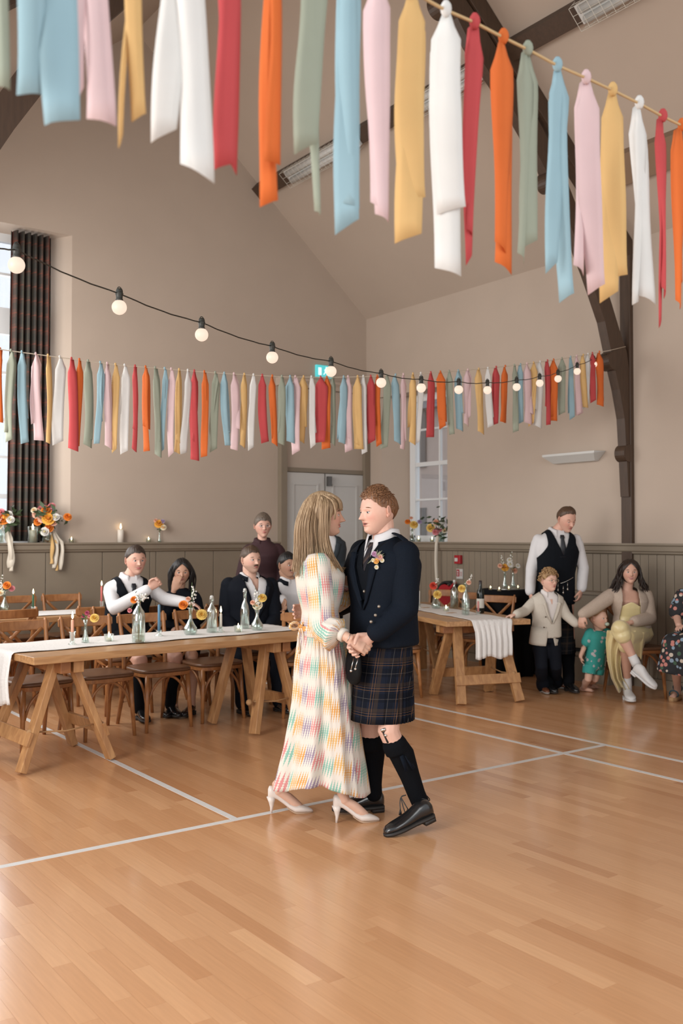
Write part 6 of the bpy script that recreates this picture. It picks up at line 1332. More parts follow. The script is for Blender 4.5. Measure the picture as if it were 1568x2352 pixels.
c_.tube(bez([C(1286, 1340, d - .19), C(1296, 1337, d - .19), C(1306, 1332, d - .18), C(1316, 1326, d - .15)], 6), .003, 5)
for px, py in ((1281, 1352), (1293, 1358), (1303, 1350)): c_.tube([C(px, py - 12, d - .2), C(px, py, d - .2)], .0025, 5); c_.tube([C(px, py, d - .2), C(px, py + 6, d - .2)], [.004, .010], 8)
f_.add('sporran_chain', c_, m_silver)

# boy in a cream blazer with glasses
d = 8.98; F = face(18); b0 = Pz(1272, 1592); J = stand(b0, F, 1.22)
J['nk'] = C(1257, 1362, d); J['pv'] = C(1254, 1462, d); J['shR'] = C(1226, 1382, d - .01); J['shL'] = C(1284, 1382, d + .01); J['elR'] = C(1205, 1404, d - .06); J['wrR'] = C(1184, 1412, d - .18); J['elL'] = C(1300, 1413, d - .04); J['wrL'] = C(1324, 1434, d - .08)
J['hipR'] = C(1240, 1476, d); J['hipL'] = C(1270, 1476, d); J['knR'] = C(1243, 1530, d - .03); J['knL'] = C(1276, 1530, d); J['anR'] = Pz(1246, 1590) + ZU * .06; J['anL'] = Pz(1278, 1582) + ZU * .06
sk = (.66, .41, .32); f_, H = mk('boy with curly fair hair and glasses in a cream blazer', J, F, 1.22, False, (1259, 1333, d - .02, 30, .205, .0), sk, None, base=Pz(1272, 1592), brow=True, nose=.08)
hm = hair_mat('fair_curly_hair', (.46, .29, .14), (.20, .11, .05)); crop_hair(f_, H, hm, short_line(.24, .16, .04, -.26), .07, .02, 11, 150, .10)
arm_skin(f_, 'R', -_rt * .9 - ZU * .1, -ZU, -_away, .70, .25, sk); arm_skin(f_, 'L', _rt * .8 - ZU * .2, _away, ZU, .70, .5, sk); f_.finish(H, hm, .007)
m_ws = mat('white_boy_shirt', (.66, .62, .60), .8); v = fuse(f_.torso(.004, lo=.1, W_=.95), .009, 3); f_.add('shirt', v, m_ws); f_.add('collar', collar(f_, .068, .04, .05, .5, .01, .04), m_ws, solid=.003)
S_ = f_.surf(v); f_.add('open_neck', f_.strip(S_, [(-.012, .012, .03), (-.007, .007, .0), (-.002, .002, -.02)], .004), SKIN, attrs={'Col': np.tile(np.array(sk) * .9, (12, 1))})
m_blz = mat('cream_linen_blazer', (.50, .455, .39), .85, var=.12, scale=150, bump=.1); k_ = f_.k
m = f_.torso(.016, lo=0, W_=1.05, D_=1.05); jt = fuse(m, .008, 4); jt = cut(jt, vneck(f_, -.30 * k_, .11 * k_))
n = 60; rows = []; a0 = .10 # skirt of the blazer, open in front
for q, y, w, dp in ((0, 1438, .128, .10), (.4, 1455, .140, .108), (.8, 1471, .150, .115), (1, 1478, .152, .117)):
    an = np.linspace(pi / 2 + a0 + .22 * q, pi / 2 - a0 + 2 * pi - .22 * q, n); c = C(1250, y, d); rows.append(c + np.outer(np.cos(an) * w, f_.R) + np.outer(np.sin(an) * dp, f_.F) - ZU * .012 * q * np.sin(an)[:, None])
sk_ = M().loft(rows, closed=False, cap=False)
m = M()
for q in 'LR': f_.arm(m, q, .060, .054, .047, .008, stop=.86); m.ball(f_.J['sh' + q], .064 * k_, 12, 9)
f_.add('blazer', join(jt, fuse(m, .008, 4), (sk_.verts(), sk_.f)), m_blz, solid=.003); S_ = f_.surf(jt); lp = M()
for s_ in (-1, 1):
    rows = []
    for c, a0_, a1_ in ((.0, .075, .105), (-.02, .072, .130), (-.045, .066, .112), (-.12, .048, .094), (-.20, .028, .060), (-.29, .003, .012)): rows.append(np.array([S_(s_ * (a0_ + (a1_ - a0_) * q) * k_, c * k_, .005 + .004 * math.sin(pi * q * .8)) for q in np.linspace(0, 1, 4)]))
    lp.loft(rows, closed=False, cap=False)
f_.add('lapels', lp, m_blz, solid=.003)
f_.add('button', M().ball(C(1253, 1417, d - .135), .008), mat('horn_button', (.08, .05, .03), .4)); f_.add('button', M().ball(C(1249, 1441, d - .14), .008), MATS['horn_button'])
trousers(f_, m_navy, (.095, .075, .078), vox=.009); shoes(f_, mat('brown_leather', (.15, .05, .022), .35), mat('pale_sole', (.3, .27, .24), .6), .19, .048, toes=dict(R=-_away * .95 + _rt * .1, L=_rt * .9 - _away * .35), heel=.018)
sc_ = M(); 
for q in 'LR': f_.add('sock', M().tube([f_.J['an' + q] + ZU * .02, f_.J['an' + q] - ZU * .02], .034, 12), m_ws)
gl = M()
for s_ in (-1, 1): gl.tube([H['T'](V(s_ * .135 + .095 * math.cos(t), .43, .0 + .075 * math.sin(t))) for t in np.linspace(0, 2 * pi, 18)], .0017, 5); gl.tube([H['T'](V(s_ * .225, .42, .02)), H['T'](V(s_ * .35, 0, .02))], .0017, 5)
gl.tube([H['T'](V(-.045, .44, .015)), H['T'](V(.045, .44, .015))], .0017, 5); f_.add('glasses', gl, mat('gold_frame', (.6, .5, .35), .3, .8))

# toddler in teal pyjamas with a dummy
d = 9.02; F = face(24); b0 = Pz(1352, 1588); J = stand(b0, F, .84)
J['nk'] = C(1374, 1446, d); J['pv'] = C(1364, 1525, d); J['shR'] = C(1355, 1454, d - .02); J['shL'] = C(1392, 1454, d + .03); J['elR'] = C(1342, 1485, d - .03); J['wrR'] = C(1333, 1506, d - .05); J['elL'] = C(1398, 1480, d + .03); J['wrL'] = C(1398, 1500, d - .05)
J['hipR'] = C(1355, 1532, d - .02); J['hipL'] = C(1374, 1532, d + .02); J['knR'] = C(1350, 1560, d - .04); J['knL'] = C(1366, 1560, d + .03); J['anR'] = Pz(1340, 1588) + ZU * .035; J['anL'] = Pz(1352, 1580) + ZU * .035
sk = (.64, .39, .29); f_, H = mk('barefoot toddler in teal printed pyjamas with a dummy', J, F, 1.0, False, (1373, 1420, d - .02, 42, .205, -.02), sk, None, base=Pz(1352, 1588), brow=False, nose=.06, eye=(.03, .04, .05))
hm = hair_mat('baby_fair_hair', (.40, .22, .11), (.26, .13, .06)); f_.add('hair', hair_cap(H, short_line(.30, .22, .10, -.20), lambda ph, q: .012, 70, 20, 12, .003), hm)
tf = M()
for i in range(9): p = H['T'](V(RNG.normal(0, .03), -.02 + RNG.normal(0, .03), .49)); tf.tube([p, p + ZU * .03, p + ZU * .05 + V(*RNG.normal(0, .007, 3))], [.004, .005, .001], 5)
f_.add('hair_tuft', tf, hm)
arm_skin(f_, 'R', -ZU + _rt * .1, _rt, -_away, .58, .4, sk, .1, .04); arm_skin(f_, 'L', -ZU, -_rt, -_away, .58, .4, sk, .1, .04); m = M()
for q in 'LR':
    f_.leg(m, q, .085, .062, .046, lo=.2); an = J['an' + q]; fd = unit(_rt * .75 - _away * .6); m.tube([an - fd * .02 - ZU * .012, an + fd * .03 - ZU * .012, an + fd * .075 - ZU * .017], [.022, .022, .018], 10, round_ends=True)
    for i in range(5): m.tube([an + fd * .075 + np.cross(fd, ZU) * (i - 2) * .009 - ZU * .02, an + fd * .096 + np.cross(fd, ZU) * (i - 2) * .010 - ZU * .024], .006, 6, round_ends=True)
f_.skin(m, col=sk); f_.finish(H, None, .006)
tm, nt, b = newmat('teal_print_jersey'); nb = NB(nt); tc = nt.nodes.new('ShaderNodeTexCoord'); vo = nt.nodes.new('ShaderNodeTexVoronoi'); vo.inputs['Scale'].default_value = 17; nt.links.new(tc.outputs['Object'], vo.inputs['Vector']); nz = nt.nodes.new('ShaderNodeTexNoise'); nz.inputs['Scale'].default_value = 42; nt.links.new(tc.outputs['Object'], nz.inputs['Vector'])
msk = nb.m('LESS_THAN', nb.m('ADD', vo.outputs['Distance'], nb.m('MULTIPLY', nz.outputs[0], .5)), .50); nt.links.new(nb.mix(nb.m('MULTIPLY', msk, .8), (.035, .30, .27), (.56, .47, .50)), b.inputs['Base Color']); b.inputs['Roughness'].default_value = .85
m = f_.torso(.020, lo=-.0, hi=1.0, W_=.78, D_=.95)
for q in 'LR': m.tube([J['sh' + q], J['sh' + q] * .35 + J['el' + q] * .65], [.050, .052], 14, round_ends=True)
f_.add('pyjama_top', fuse(m, .008, 4), tm); m = f_.torso(.016, lo=-.13, hi=.18, W_=.80)
for q in 'LR': m.tube([J['hip' + q] + ZU * .02, J['hip' + q] * .45 + J['kn' + q] * .55], [.070, .066], 14)
f_.add('pyjama_shorts', fuse(m, .008, 3), tm)
f_.add('dummy', M().ball(H['T'](V(0, .47, -.25)), (.022, .022, .018)).ball(H['T'](V(0, .52, -.25)), .010), mat('pale_green_plastic', (.45, .55, .46), .4))

# seated woman in a cardigan and satin dress
d = 8.98; F = face(-6); J = sit(C(1452, 1440, d) * V(1, 1, 0), F, 1.68, True)
J['nk'] = C(1440, 1352, d); J['pv'] = C(1452, 1456, d + .03); J['shR'] = C(1403, 1368, d); J['shL'] = C(1482, 1368, d + .02); J['elR'] = C(1360, 1398, d - .08); J['wrR'] = C(1336, 1412, d - .12); J['elL'] = C(1492, 1420, d - .06); J['wrL'] = C(1448, 1430, d - .26)
J['hipR'] = J['pv'] - _rt * .09; J['hipL'] = J['pv'] + _rt * .09; J['knR'] = C(1424, 1448, d - .46); J['knL'] = C(1436, 1462, d - .40); J['anR'] = C(1458, 1520, d - .50); J['anL'] = C(1440, 1578, d - .24)
sk = (.56, .325, .24); f_, H = mk('smiling seated woman with dark wavy hair in cardigan and pale yellow satin dress', J, F, 1.70, True, (1446, 1314, d - .04, -8, .222, .0), sk, None, smile=1.0, mopen=.35, eye=(.10, .14, .14), base=V(J['pv'][0], J['pv'][1], 0))
hm = hair_mat('dark_wavy_brown', (.040, .023, .017), (.012, .008, .006)); f_.add('hair', hair_cap(H, lambda ph: float(np.interp(abs(ph), [0, .35, .8, 1.2, 1.7, pi], [.36, .28, .10, -.12, -.42, -.45])), lambda ph, q: .055 + .02 * q, 84, 26, 13, .012, False), hm); T_ = H['T']; gd = []
for s_, en in ((-1, .1), (1, .3)):
    for k_ in range(4): gd.append(([T_(V(s_ * .03, .12 - .12 * k_, .50)), T_(V(s_ * .30, .14 - .14 * k_, .28)), T_(V(s_ * .40, .10 - .12 * k_, -.10)), T_(V(s_ * (.46 + .05 * k_), .10 - .12 * k_, -.50)), T_(V(s_ * (.44 + en + .06 * k_), .16 - .1 * k_, -.75 - (.45 if s_ > 0 else .0)))], 1.3))
f_.add('hair_locks', locks(gd, 9, .0085, .009, 5, .014), hm)
arm_skin(f_, 'R', -ZU * .9 - _rt * .15 - _away * .2, _rt * .5 + _away * .4, -_away, .92, .55, sk, .6, .026); arm_skin(f_, 'L', -_rt * .9 - ZU * .15, -ZU + _away * .3, -_away + ZU * .2, .92, .25, sk, .5, .026)
m = M(); f_.leg(m, 'R', .08, .055, .034, lo=.5); f_.leg(m, 'L', .08, .055, .034, lo=.5); f_.skin(m, col=sk); f_.finish(H, hair_mat('brow_brown', (.035, .02, .014)), .007)
sm, nt, b = newmat('pale_yellow_satin'); b.inputs['Base Color'].default_value = (.66, .55, .29, 1); b.inputs['Roughness'].default_value = .30; b.inputs['Sheen Weight'].default_value = .2
v = fuse(f_.torso(.008, lo=.05, hi=.9), .009, 4)
def keep(cen):
    a, b_, c = f_.loc(cen); return (c < -.075 + .02 * np.cos(a * 30)) & (c > -.5)
f_.add('satin_bodice', cut(v, keep), sm, solid=.003)
st = M()
for s_ in (-1, 1): st.tube([f_.at(s_ * .085, .115, -.085), f_.at(s_ * .09, .085, -.01), f_.at(s_ * .085, .0, .045), f_.at(s_ * .08, -.08, -.02)], .003, 5)
f_.add('dress_strap', st, sm)
# satin skirt over the lap, falling in folds on the left side
m = f_.torso(.02, lo=-.13, hi=.28)
for q in 'LR': f_.leg(m, q, .088, .070, .05, .014, lo=0, hi=.58)
kn = J['knR']; m.tube([J['hipR'], kn + ZU * .02], [.11, .075], 14, round_ends=True); lap_ = fuse(m, .010, 5); vs = []
rows = []; nn = 44
for i in range(16):
    q = i / 15; y = 1448 + 137 * q; row = []
    for j in range(nn):
        t = j / (nn - 1); xl = np.interp(q, [0, .2, .5, .8, 1], [1394, 1391, 1394, 1403, 1416]); xr = np.interp(q, [0, .15, .35, .6, .8, 1], [1462, 1440, 1426, 1424, 1428, 1446]); yy = y + np.interp(t, [0, .7, 1], [0, 2, -2]) * q + (6 * math.sin(t * 9) if q == 1 else 0)
        row.append(C(xl + (xr - xl) * t, yy, d - .42 + .16 * q + .03 * math.sin(t * 15 + q * 2) * (.4 + q) + .05 * (t - .5) ** 2))
    rows.append(np.array(row))
dr = M().loft(rows, closed=False, cap=False); rows = []
for i in range(12): # the fold hanging to the right of the crossed knee
    q = i / 11; row = []
    for j in range(24):
        t = j / 23; x = np.interp(t, [0, .5, 1], [1440, 1468, 1487 - 8 * q]); y = 1452 + q * np.interp(t, [0, .35, .7, 1], [30, 52, 64, 30]) ; row.append(C(x, y, d - .36 + .18 * t + .02 * math.sin(t * 14 + q)))
    rows.append(np.array(row))
dr.loft(rows, closed=False, cap=False)
f_.add('satin_skirt', join(lap_, (dr.verts(), dr.f)), sm, solid=.003)
m_card = mat('oatmeal_knit', (.42, .335, .27), .95, var=.15, scale=110, bump=.25); jt = cut(fuse(f_.torso(.022, lo=.05), .010, 4), lambda cen: ~((f_.loc(cen)[1] > -.01) & (np.abs(f_.loc(cen)[0]) < .075 + .03 * np.clip(-f_.loc(cen)[2] / .3, 0, 1)))); m = M()
f_.arm(m, 'R', .062, .052, .040, .008, stop=.86); f_.arm(m, 'L', .062, .054, .040, .008, stop=.80)
for q in 'LR': m.ball(J['sh' + q], .064, 12, 9)
f_.add('cardigan', join(jt, fuse(m, .009, 4)), m_card, solid=.005)
m_tr = mat('white_trainer', (.62, .61, .60), .6); up, so = lowshoe(.26, .048, .066, .026)
fd = unit(_rt * .62 - _away * .7); w = xform(up, C(1452, 1553, d - .52), fd, .55, (0.05, 0, .03)); f_.add('trainer', w, m_tr); f_.add('trainer_sole', xform(so, C(1452, 1553, d - .52), fd, .55, (0.05, 0, .03)), m_tr)
fd = unit(-_away - _rt * .1); o_ = V(*J['anL']) * V(1, 1, 0) - fd * .05; f_.add('trainer', xform(up, o_, fd), m_tr); f_.add('trainer_sole', xform(so, o_, fd), m_tr)
sk2_ = M()
for q in 'RL': a_, k2 = J['an' + q], J['kn' + q]; f_.add('sock', M().tube([a_ + (k2 - a_) * .20, a_, a_ - (k2 - a_) * .12], [.040, .042, .042], 12), m_tr)
q = Pz(1446, 1601); chair(J['pv'][0] + .0, J['pv'][1] - .04, YAW * -1 + .12, 'crossback chair under the woman in the cardigan by the post')

# woman in a floral dress at the right picture edge
d = 8.62; F = face(-38); J = sit(C(1604, 1440, d) * V(1, 1, 0), F, 1.66, True)
J['nk'] = C(1604, 1345, d); J['pv'] = C(1612, 1456, d); J['shR'] = C(1566, 1368, d - .05); J['shL'] = C(1640, 1366, d); J['elR'] = C(1553, 1412, d - .05); J['wrR'] = C(1558, 1436, d - .22); J['elL'] = C(1640, 1425, d - .1); J['wrL'] = C(1580, 1438, d - .28)
J['hipR'] = J['pv'] - _rt * .08; J['hipL'] = J['pv'] + _rt * .08; J['knR'] = C(1545, 1480, d - .32); J['knL'] = C(1572, 1480, d - .40); J['anR'] = Pz(1556, 1606) + ZU * .09; J['anL'] = Pz(1592, 1612) + ZU * .09
sk = (.56, .33, .25); f_, H = mk('seated woman in dark floral dress cut by the right picture edge', J, F, 1.66, True, (1600, 1306, d - .02, -38, .22, .05), sk, None)
hm = hair_mat('auburn_brown_hair', (.07, .03, .018), (.025, .012, .008)); f_.add('hair', hair_cap(H, lambda ph: float(np.interp(abs(ph), [0, .4, .9, 1.3, pi], [.30, .22, .02, -.3, -.45])), lambda ph, q: .06, 70, 22, 15, .012, False), hm); T_ = H['T']
f_.add('hair_locks', locks([([T_(V(s_ * .3, .1 - .12 * k_, .2)), T_(V(s_ * .42, .08 - .1 * k_, -.2)), T_(V(s_ * .42, .1 - .1 * k_, -.8)), T_(V(s_ * .40, .15, -1.25))], 1.2) for s_ in (-1, 1) for k_ in range(3)], 8, .008, .008, 9, .01), hm)
arm_skin(f_, 'R', _rt * .5 - ZU * .3 - _away * .4, -ZU, _rt, .9, .5, sk, 0.0, .034); arm_skin(f_, 'L', -_rt * .8 - _away * .3, -ZU, -_rt, .9, .5, sk, 0, .034)
m = M(); f_.leg(m, 'R', .08, .058, .036, lo=.5); f_.leg(m, 'L', .08, .058, .036, lo=.5)
for q in 'LR':
    an = J['an' + q]; fd = unit(F * V(1, 1, 0)); m.tube([an - fd * .02 - ZU * .03, an + fd * .05 - ZU * .035, an + fd * .12 - ZU * .045], [.028, .028, .022], 10, round_ends=True)
    for i in range(5): m.tube([an + fd * .12 + np.cross(fd, ZU) * (i - 2) * .012 - ZU * .045, an + fd * (.158 - abs(i - 1) * .006) + np.cross(fd, ZU) * (i - 2) * .013 - ZU * .05], .0075, 6, round_ends=True)
f_.skin(m, col=sk); f_.finish(H, hm, .007)
flm, nt, b = newmat('dark_floral_viscose'); nb = NB(nt); tc = nt.nodes.new('ShaderNodeTexCoord'); vo = nt.nodes.new('ShaderNodeTexVoronoi'); vo.inputs['Scale'].default_value = 24; nt.links.new(tc.outputs['Object'], vo.inputs['Vector']); sp_ = nt.nodes.new('ShaderNodeSeparateColor'); nt.links.new(vo.outputs['Color'], sp_.inputs[0])
fc = nb.mix(nb.m('GREATER_THAN', sp_.outputs[0], .38), (.48, .19, .16), (.22, .30, .38)); fc = nb.mix(nb.m('GREATER_THAN', sp_.outputs[0], .66), fc, (.52, .44, .36)); fc = nb.mix(nb.m('GREATER_THAN', sp_.outputs[0], .84), fc, (.05, .10, .06)); nt.links.new(nb.mix(nb.m('GREATER_THAN', vo.outputs['Distance'], .42), fc, (.012, .013, .016)), b.inputs['Base Color']); b.inputs['Roughness'].default_value = .8
m = f_.torso(.014, lo=.0)
for q in 'LR': m.tube([J['sh' + q], J['sh' + q] * .15 + J['el' + q] * .85], [.066, .078], 14, round_ends=True)
f_.add('dress_bodice', fuse(m, .010, 4), flm); m = f_.torso(.025, lo=-.13, hi=.25)
for q in 'LR': f_.leg(m, q, .095, .085, .05, .02, lo=0, hi=.5); m.tube([J['kn' + q] + ZU * .03, J['kn' + q] - ZU * .10 + F * .02, J['kn' + q] - ZU * .24 - _rt * (.03 if q == 'R' else -.02)], [.085, .105, .115], 16)
f_.add('dress_skirt', fuse(m, .011, 4), flm); sd_ = M(); ss = M()
for q in 'LR':
    an = J['an' + q]; fd = unit(F * V(1, 1, 0)); sd2_ = np.cross(fd, ZU); o_ = []
    for u in np.linspace(0, 2 * pi, 24, endpoint=False): uu = .5 - .5 * math.cos(u); o_.append(V(an[0], an[1], 0) + fd * (-.05 + .23 * uu) + sd2_ * .042 * float(np.interp(uu, [0, .1, .5, .8, 1], [.4, .8, .8, 1, .4])) * (1 if u < pi else -1))
    o_ = np.array(o_); t_ = o_.copy(); t_[:, 2] = .036; ss.loft([o_, t_])
    for c0, r_, h_ in ((an + ZU * .015, .040, .016), (an + fd * .105 - ZU * .03, .040, .022)): f_.add('sandal_strap', M().tube([c0 + sd2_ * r_ * math.cos(t) + (fd * .25 + ZU) * r_ * .85 * math.sin(t) for t in np.linspace(0, 2 * pi, 18)], .007, 6), mat('teal_leather', (.02, .06, .08), .5))
f_.add('cork_sole', ss, mat('cork', (.42, .25, .12), .8, var=.2, scale=80))
chair(J['pv'][0] + .05, J['pv'][1] + .02, -.62 - .2, 'crossback chair under the woman in the floral dress at the right edge')
# ================================================================== table ware, candles and flowers
m_gl = glass('clear_glass', (.90, .95, .93), .86); m_wat = glass('water', (.86, .92, .90), .9); m_wax = lambda n, c: mat(n + '_wax', c, .5)
m_flame = emit('candle_flame', (1.0, .74, .42), 9.0); m_stem = mat('green_stem', (.10, .16, .05), .6, var=.2); m_leaf = mat('dark_green_leaf', (.045, .075, .032), .6, var=.4, scale=40); m_wick = mat('wick', (.02, .02, .02), .8)
BL = {}
def bloom_mats(n):
    pal = dict(orange=((.72, .21, .02), (.55, .12, .01)), red=((.62, .06, .03), (.25, .02, .02)), yellow=((.76, .53, .14), (.55, .26, .02)), cream=((.76, .66, .47), (.70, .30, .05)), pink=((.62, .22, .24), (.5, .12, .1)), peach=((.74, .42, .30), (.55, .22, .1)), white=((.74, .72, .68), (.6, .5, .2)), mauve=((.42, .33, .50), (.3, .2, .3)), magenta=((.42, .06, .14), (.2, .03, .06)), amber=((.76, .38, .05), (.45, .15, .02)))
    return [mat('petal_' + n, pal[n][0], .7), mat('heart_' + n, pal[n][1], .8)]
def put_flower(t, p, r, colour, ax=None, layers=2): m = M(); flower(m, p, r * 1.28, ax, 0, 8, layers); return ob('bloom', m, bloom_mats(colour), t)
def stem(t, pts, r=.0022): return ob('stem', M().tube(bez(pts, 5), r, 5), m_stem, t, smooth=True)
def sprig(t, a, b_, n=9, seed=0, colour='white', r=.007):
    """a stem of small round blossoms"""
    rs = np.random.RandomState(seed); m = M(); pts = bez([a, (a + b_) / 2 + rs.normal(0, .01, 3), b_], 6); st = stem(t, [a, (a + b_) / 2, b_], .0016)
    for i in range(n):
        p = pts[len(pts) // 3 + int((len(pts) * 2 / 3 - 1) * i / max(1, n - 1))] + rs.normal(0, .008, 3)
        m.ball(p, r * rs.uniform(.7, 1.2), 6, 5)
    o = ob('blossom', m, bloom_mats(colour)[0], st, smooth=True); o['kind'] = 'stuff'
def leaves(t, c, n, spread, ln, seed):
    rs = np.random.RandomState(seed)
    for i in range(n):
        p = c + rs.normal(0, 1, 3) * spread; d = unit(rs.normal(0, 1, 3) * V(1, .5, .7) + V(0, 0, .2)); s_ = unit(np.cross(d, V(.3, .8, .5))); l_ = ln * rs.uniform(.6, 1.3)
        ob('leaf', M().add([p, p + d * l_ * .4 + s_ * l_ * .22, p + d * l_, p + d * l_ * .4 - s_ * l_ * .22, p + d * l_ * .45 + V(0, 0, .006)], [(0, 1, 4), (1, 2, 4), (2, 3, 4), (3, 0, 4)]), m_leaf, t)
PROF = dict(bulb=[(.030, 0), (.044, .006), (.054, .030), (.050, .055), (.030, .085), (.016, .115), (.0135, .16), (.017, .195), (.0255, .207)], bottle=[(.042, 0), (.047, .008), (.047, .185), (.040, .215), (.020, .245), (.014, .262), (.0135, .295), (.0165, .300), (.0165, .312)], slim=[(.034, 0), (.038, .008), (.038, .15), (.030, .19), (.015, .23), (.0135, .295), (.017, .30), (.017, .315)], bud=[(.020, 0), (.026, .004), (.027, .06), (.020, .09), (.014, .105), (.016, .13)], jar=[(.042, 0), (.05, .006), (.05, .11), (.043, .13), (.043, .15)], tea=[(.026, 0), (.030, .003), (.035, .05), (.0355, .052)], hurricane=[(.05, 0), (.056, .004), (.068, .19), (.0685, .195)], tall=[(.030, 0), (.036, .004), (.030, .04), (.016, .09), (.013, .16), (.02, .21)])
def vessel(t, kind, base, s=1.0, water=0.0, material=None):
    pr = [(r * s, z * s) for r, z in PROF[kind]]; inner = [(max(.002, r - .0025 * s), max(z, .006 * s)) for r, z in reversed(pr)]
    o = ob('glass_body', M().lathe(pr + inner[:-1] + [(.004, .006 * s)], base, 22), material or m_gl, t, smooth=True)
    if water:
        w = [(max(.002, r - .004 * s), max(z, .008 * s)) for r, z in pr if z < water * s] ; rl = float(np.interp(water * s, [z for r, z in pr], [r for r, z in pr])) - .004 * s; ob('water', M().lathe(w + [(rl, water * s)], base, 20), m_wat, t, smooth=True)
    return o
def flame(t, p, s=1.0):
    ob('wick', M().tube([p, p + ZU * .008 * s], .001, 5), m_wick, t); ob('flame', M().lathe([(.001 * s, .004 * s), (.0055 * s, .012 * s), (.006 * s, .017 * s), (.0035 * s, .030 * s), (.0006 * s, .042 * s)], p, 10), m_flame, t, smooth=True)
def taper(base, label, name, col, h, hold=.075, lit=True, r=.0105, grp='taper candles'):
    t = thing('taper_candle', label, 'candle', base, 0, grp)
    ob('candle_holder', M().lathe([(.028, 0), (.030, .006), (.014, .014), (.017, .03), (.0185, hold - .004), (.026, hold), (.024, hold + .002), (.0135, hold - .012), (.012, .02)], base, 18), m_gl, t, smooth=True)
    ob('candle_stick', M().lathe([(r, .03), (r * .95, hold + h - .006), (r * .5, hold + h)], base, 14), m_wax(name, col), t, smooth=True)
    if lit: flame(t, base + ZU * (hold + h), 1.35)
    return t
def tealight(base, label, s=1.0, grp='tea lights in glass'):
    t = thing('tea_light', label, 'candle', base, 0, grp); vessel(t, 'tea', base, s); ob('candle_cup', M().lathe([(.019 * s, .004 * s), (.0195 * s, .022 * s), (.018 * s, .023 * s)], base, 16), m_wax('ivory', (.7, .62, .5)), t, smooth=True); flame(t, base + ZU * .023 * s, 1.15 * s); return t
def posy(base, kind, label, blooms, s=1.0, sprigs=(), water=.06, mouth=None, dep=None, leafn=3):
    """vase with blooms; blooms = (px, py, radius, colour) in the picture at the depth of the vase"""
    t = thing('flower_vase', label, 'vase', base, 0, 'bud vases with flowers'); vessel(t, kind, base, s, water); top = base + ZU * PROF[kind][-1][1] * s; d_ = float((base - _O) @ _fw)
    for i, (px, py, r, c) in enumerate(blooms):
        p = C(px, py, d_ + RNG.uniform(-.03, .02)); stem(t, [base + ZU * .012, top + V(*RNG.normal(0, .003, 3)), p - (p - top) * .1]); put_flower(t, p, r, c, unit(-_away * .9 + ZU * .35 + (p - top) * 2), 3)
    for i, (px, py) in enumerate(sprigs): sprig(t, top - ZU * .04, C(px, py, d_ - .01), 12, i + 50 + int(px), r=.0075)
    if leafn: leaves(t, top + ZU * .01, leafn, .012, .035, abs(int(base[0] * 100)))
    return t
def on1(px, py): return Pz(px, py, .7515)
# left table, from left to right
taper(on1(166, 1481), 'peach taper candle burning in a glass holder, leftmost on the near table', 'peach', (.72, .36, .25), .085, .088)
posy(on1(196, 1477), 'tall', 'slim bud vase with pale yellow and magenta flowers on the near left table', [(217, 1420, .026, 'yellow'), (200, 1408, .013, 'magenta'), (192, 1416, .011, 'magenta'), (205, 1416, .010, 'pink')], .78, water=.03)
tealight(on1(250, 1473), 'tea light glass left of the clip-top bottle on the near table', 1.0)
b = on1(318, 1475); t_ = posy(b, 'bottle', 'wide clear bottle holding baby\'s breath and orange flowers on the near table', [(308, 1378, .022, 'orange'), (298, 1402, .014, 'pink')], 1.0, [(326, 1362), (338, 1366), (318, 1368)], .05)
taper(on1(365, 1461), 'unlit blue taper candle on the near left table', 'blue', (.085, .20, .31), .195, .042, False)
posy(on1(437, 1458), 'bulb', 'round-bellied vase with orange ranunculus, white blossom and a yellow bloom', [(421, 1390, .030, 'orange'), (463, 1412, .034, 'yellow'), (432, 1376, .016, 'peach')], 1.0, [(441, 1338), (447, 1352)], .05)
b = on1(486, 1453); t_ = thing('clip_bottle', 'clear swing-top water bottle right of the orange ranunculus vase', 'bottle', b); vessel(t_, 'bottle', b, .86, .05); ob('swing_stopper', M().lathe([(.011, .265), (.013, .272), (.013, .285), (.006, .29)], b, 12), m_white, t_, smooth=True); ob('wire_bail', M().tube([b + V(.016, 0, .235), b + V(.019, 0, .262), b + V(.012, 0, .285), b + V(-.012, 0, .285), b + V(-.019, 0, .262), b + V(-.016, 0, .235)], .0016, 5), m_silver, t_)
taper(on1(507, 1452), 'lit white taper candle between two clear bottles', 'white', (.72, .66, .58), .105, .042)
tealight(on1(547, 1452), 'tea light glass left of the right-hand bottle on the near table', 1.0)
b = on1(562, 1444); t_ = thing('clip_bottle', 'tall slim swing-top bottle in front of the moustached man', 'bottle', b); vessel(t_, 'slim', b, .98, .04); ob('swing_stopper', M().lathe([(.011, .302), (.013, .308), (.013, .322), (.006, .327)], b, 12), m_white, t_, smooth=True)
posy(on1(590, 1448), 'bulb', 'round-bellied vase with cream and yellow blooms at the right of the near table', [(591, 1390, .034, 'cream'), (602, 1374, .030, 'yellow'), (580, 1384, .016, 'peach')], .92, [(586, 1350), (594, 1356)], .05, leafn=10)
# far table
def on2(px, py): return Pz(px, py, .7515)
posy(on2(10, 1404), 'bulb', 'vase with orange and pink blooms at the left picture edge on the far table', [(16, 1345, .034, 'orange'), (27, 1352, .026, 'pink'), (2, 1362, .024, 'cream')], 1.0, [(4, 1322), (-4, 1330)], .05)
taper(on2(76, 1408), 'lit dark green taper candle on the far table', 'green', (.03, .10, .05), .12, .06)
taper(on2(233, 1399), 'lit pink taper candle on the far table beside the man in the waistcoat', 'pink', (.62, .16, .14), .155, .08)
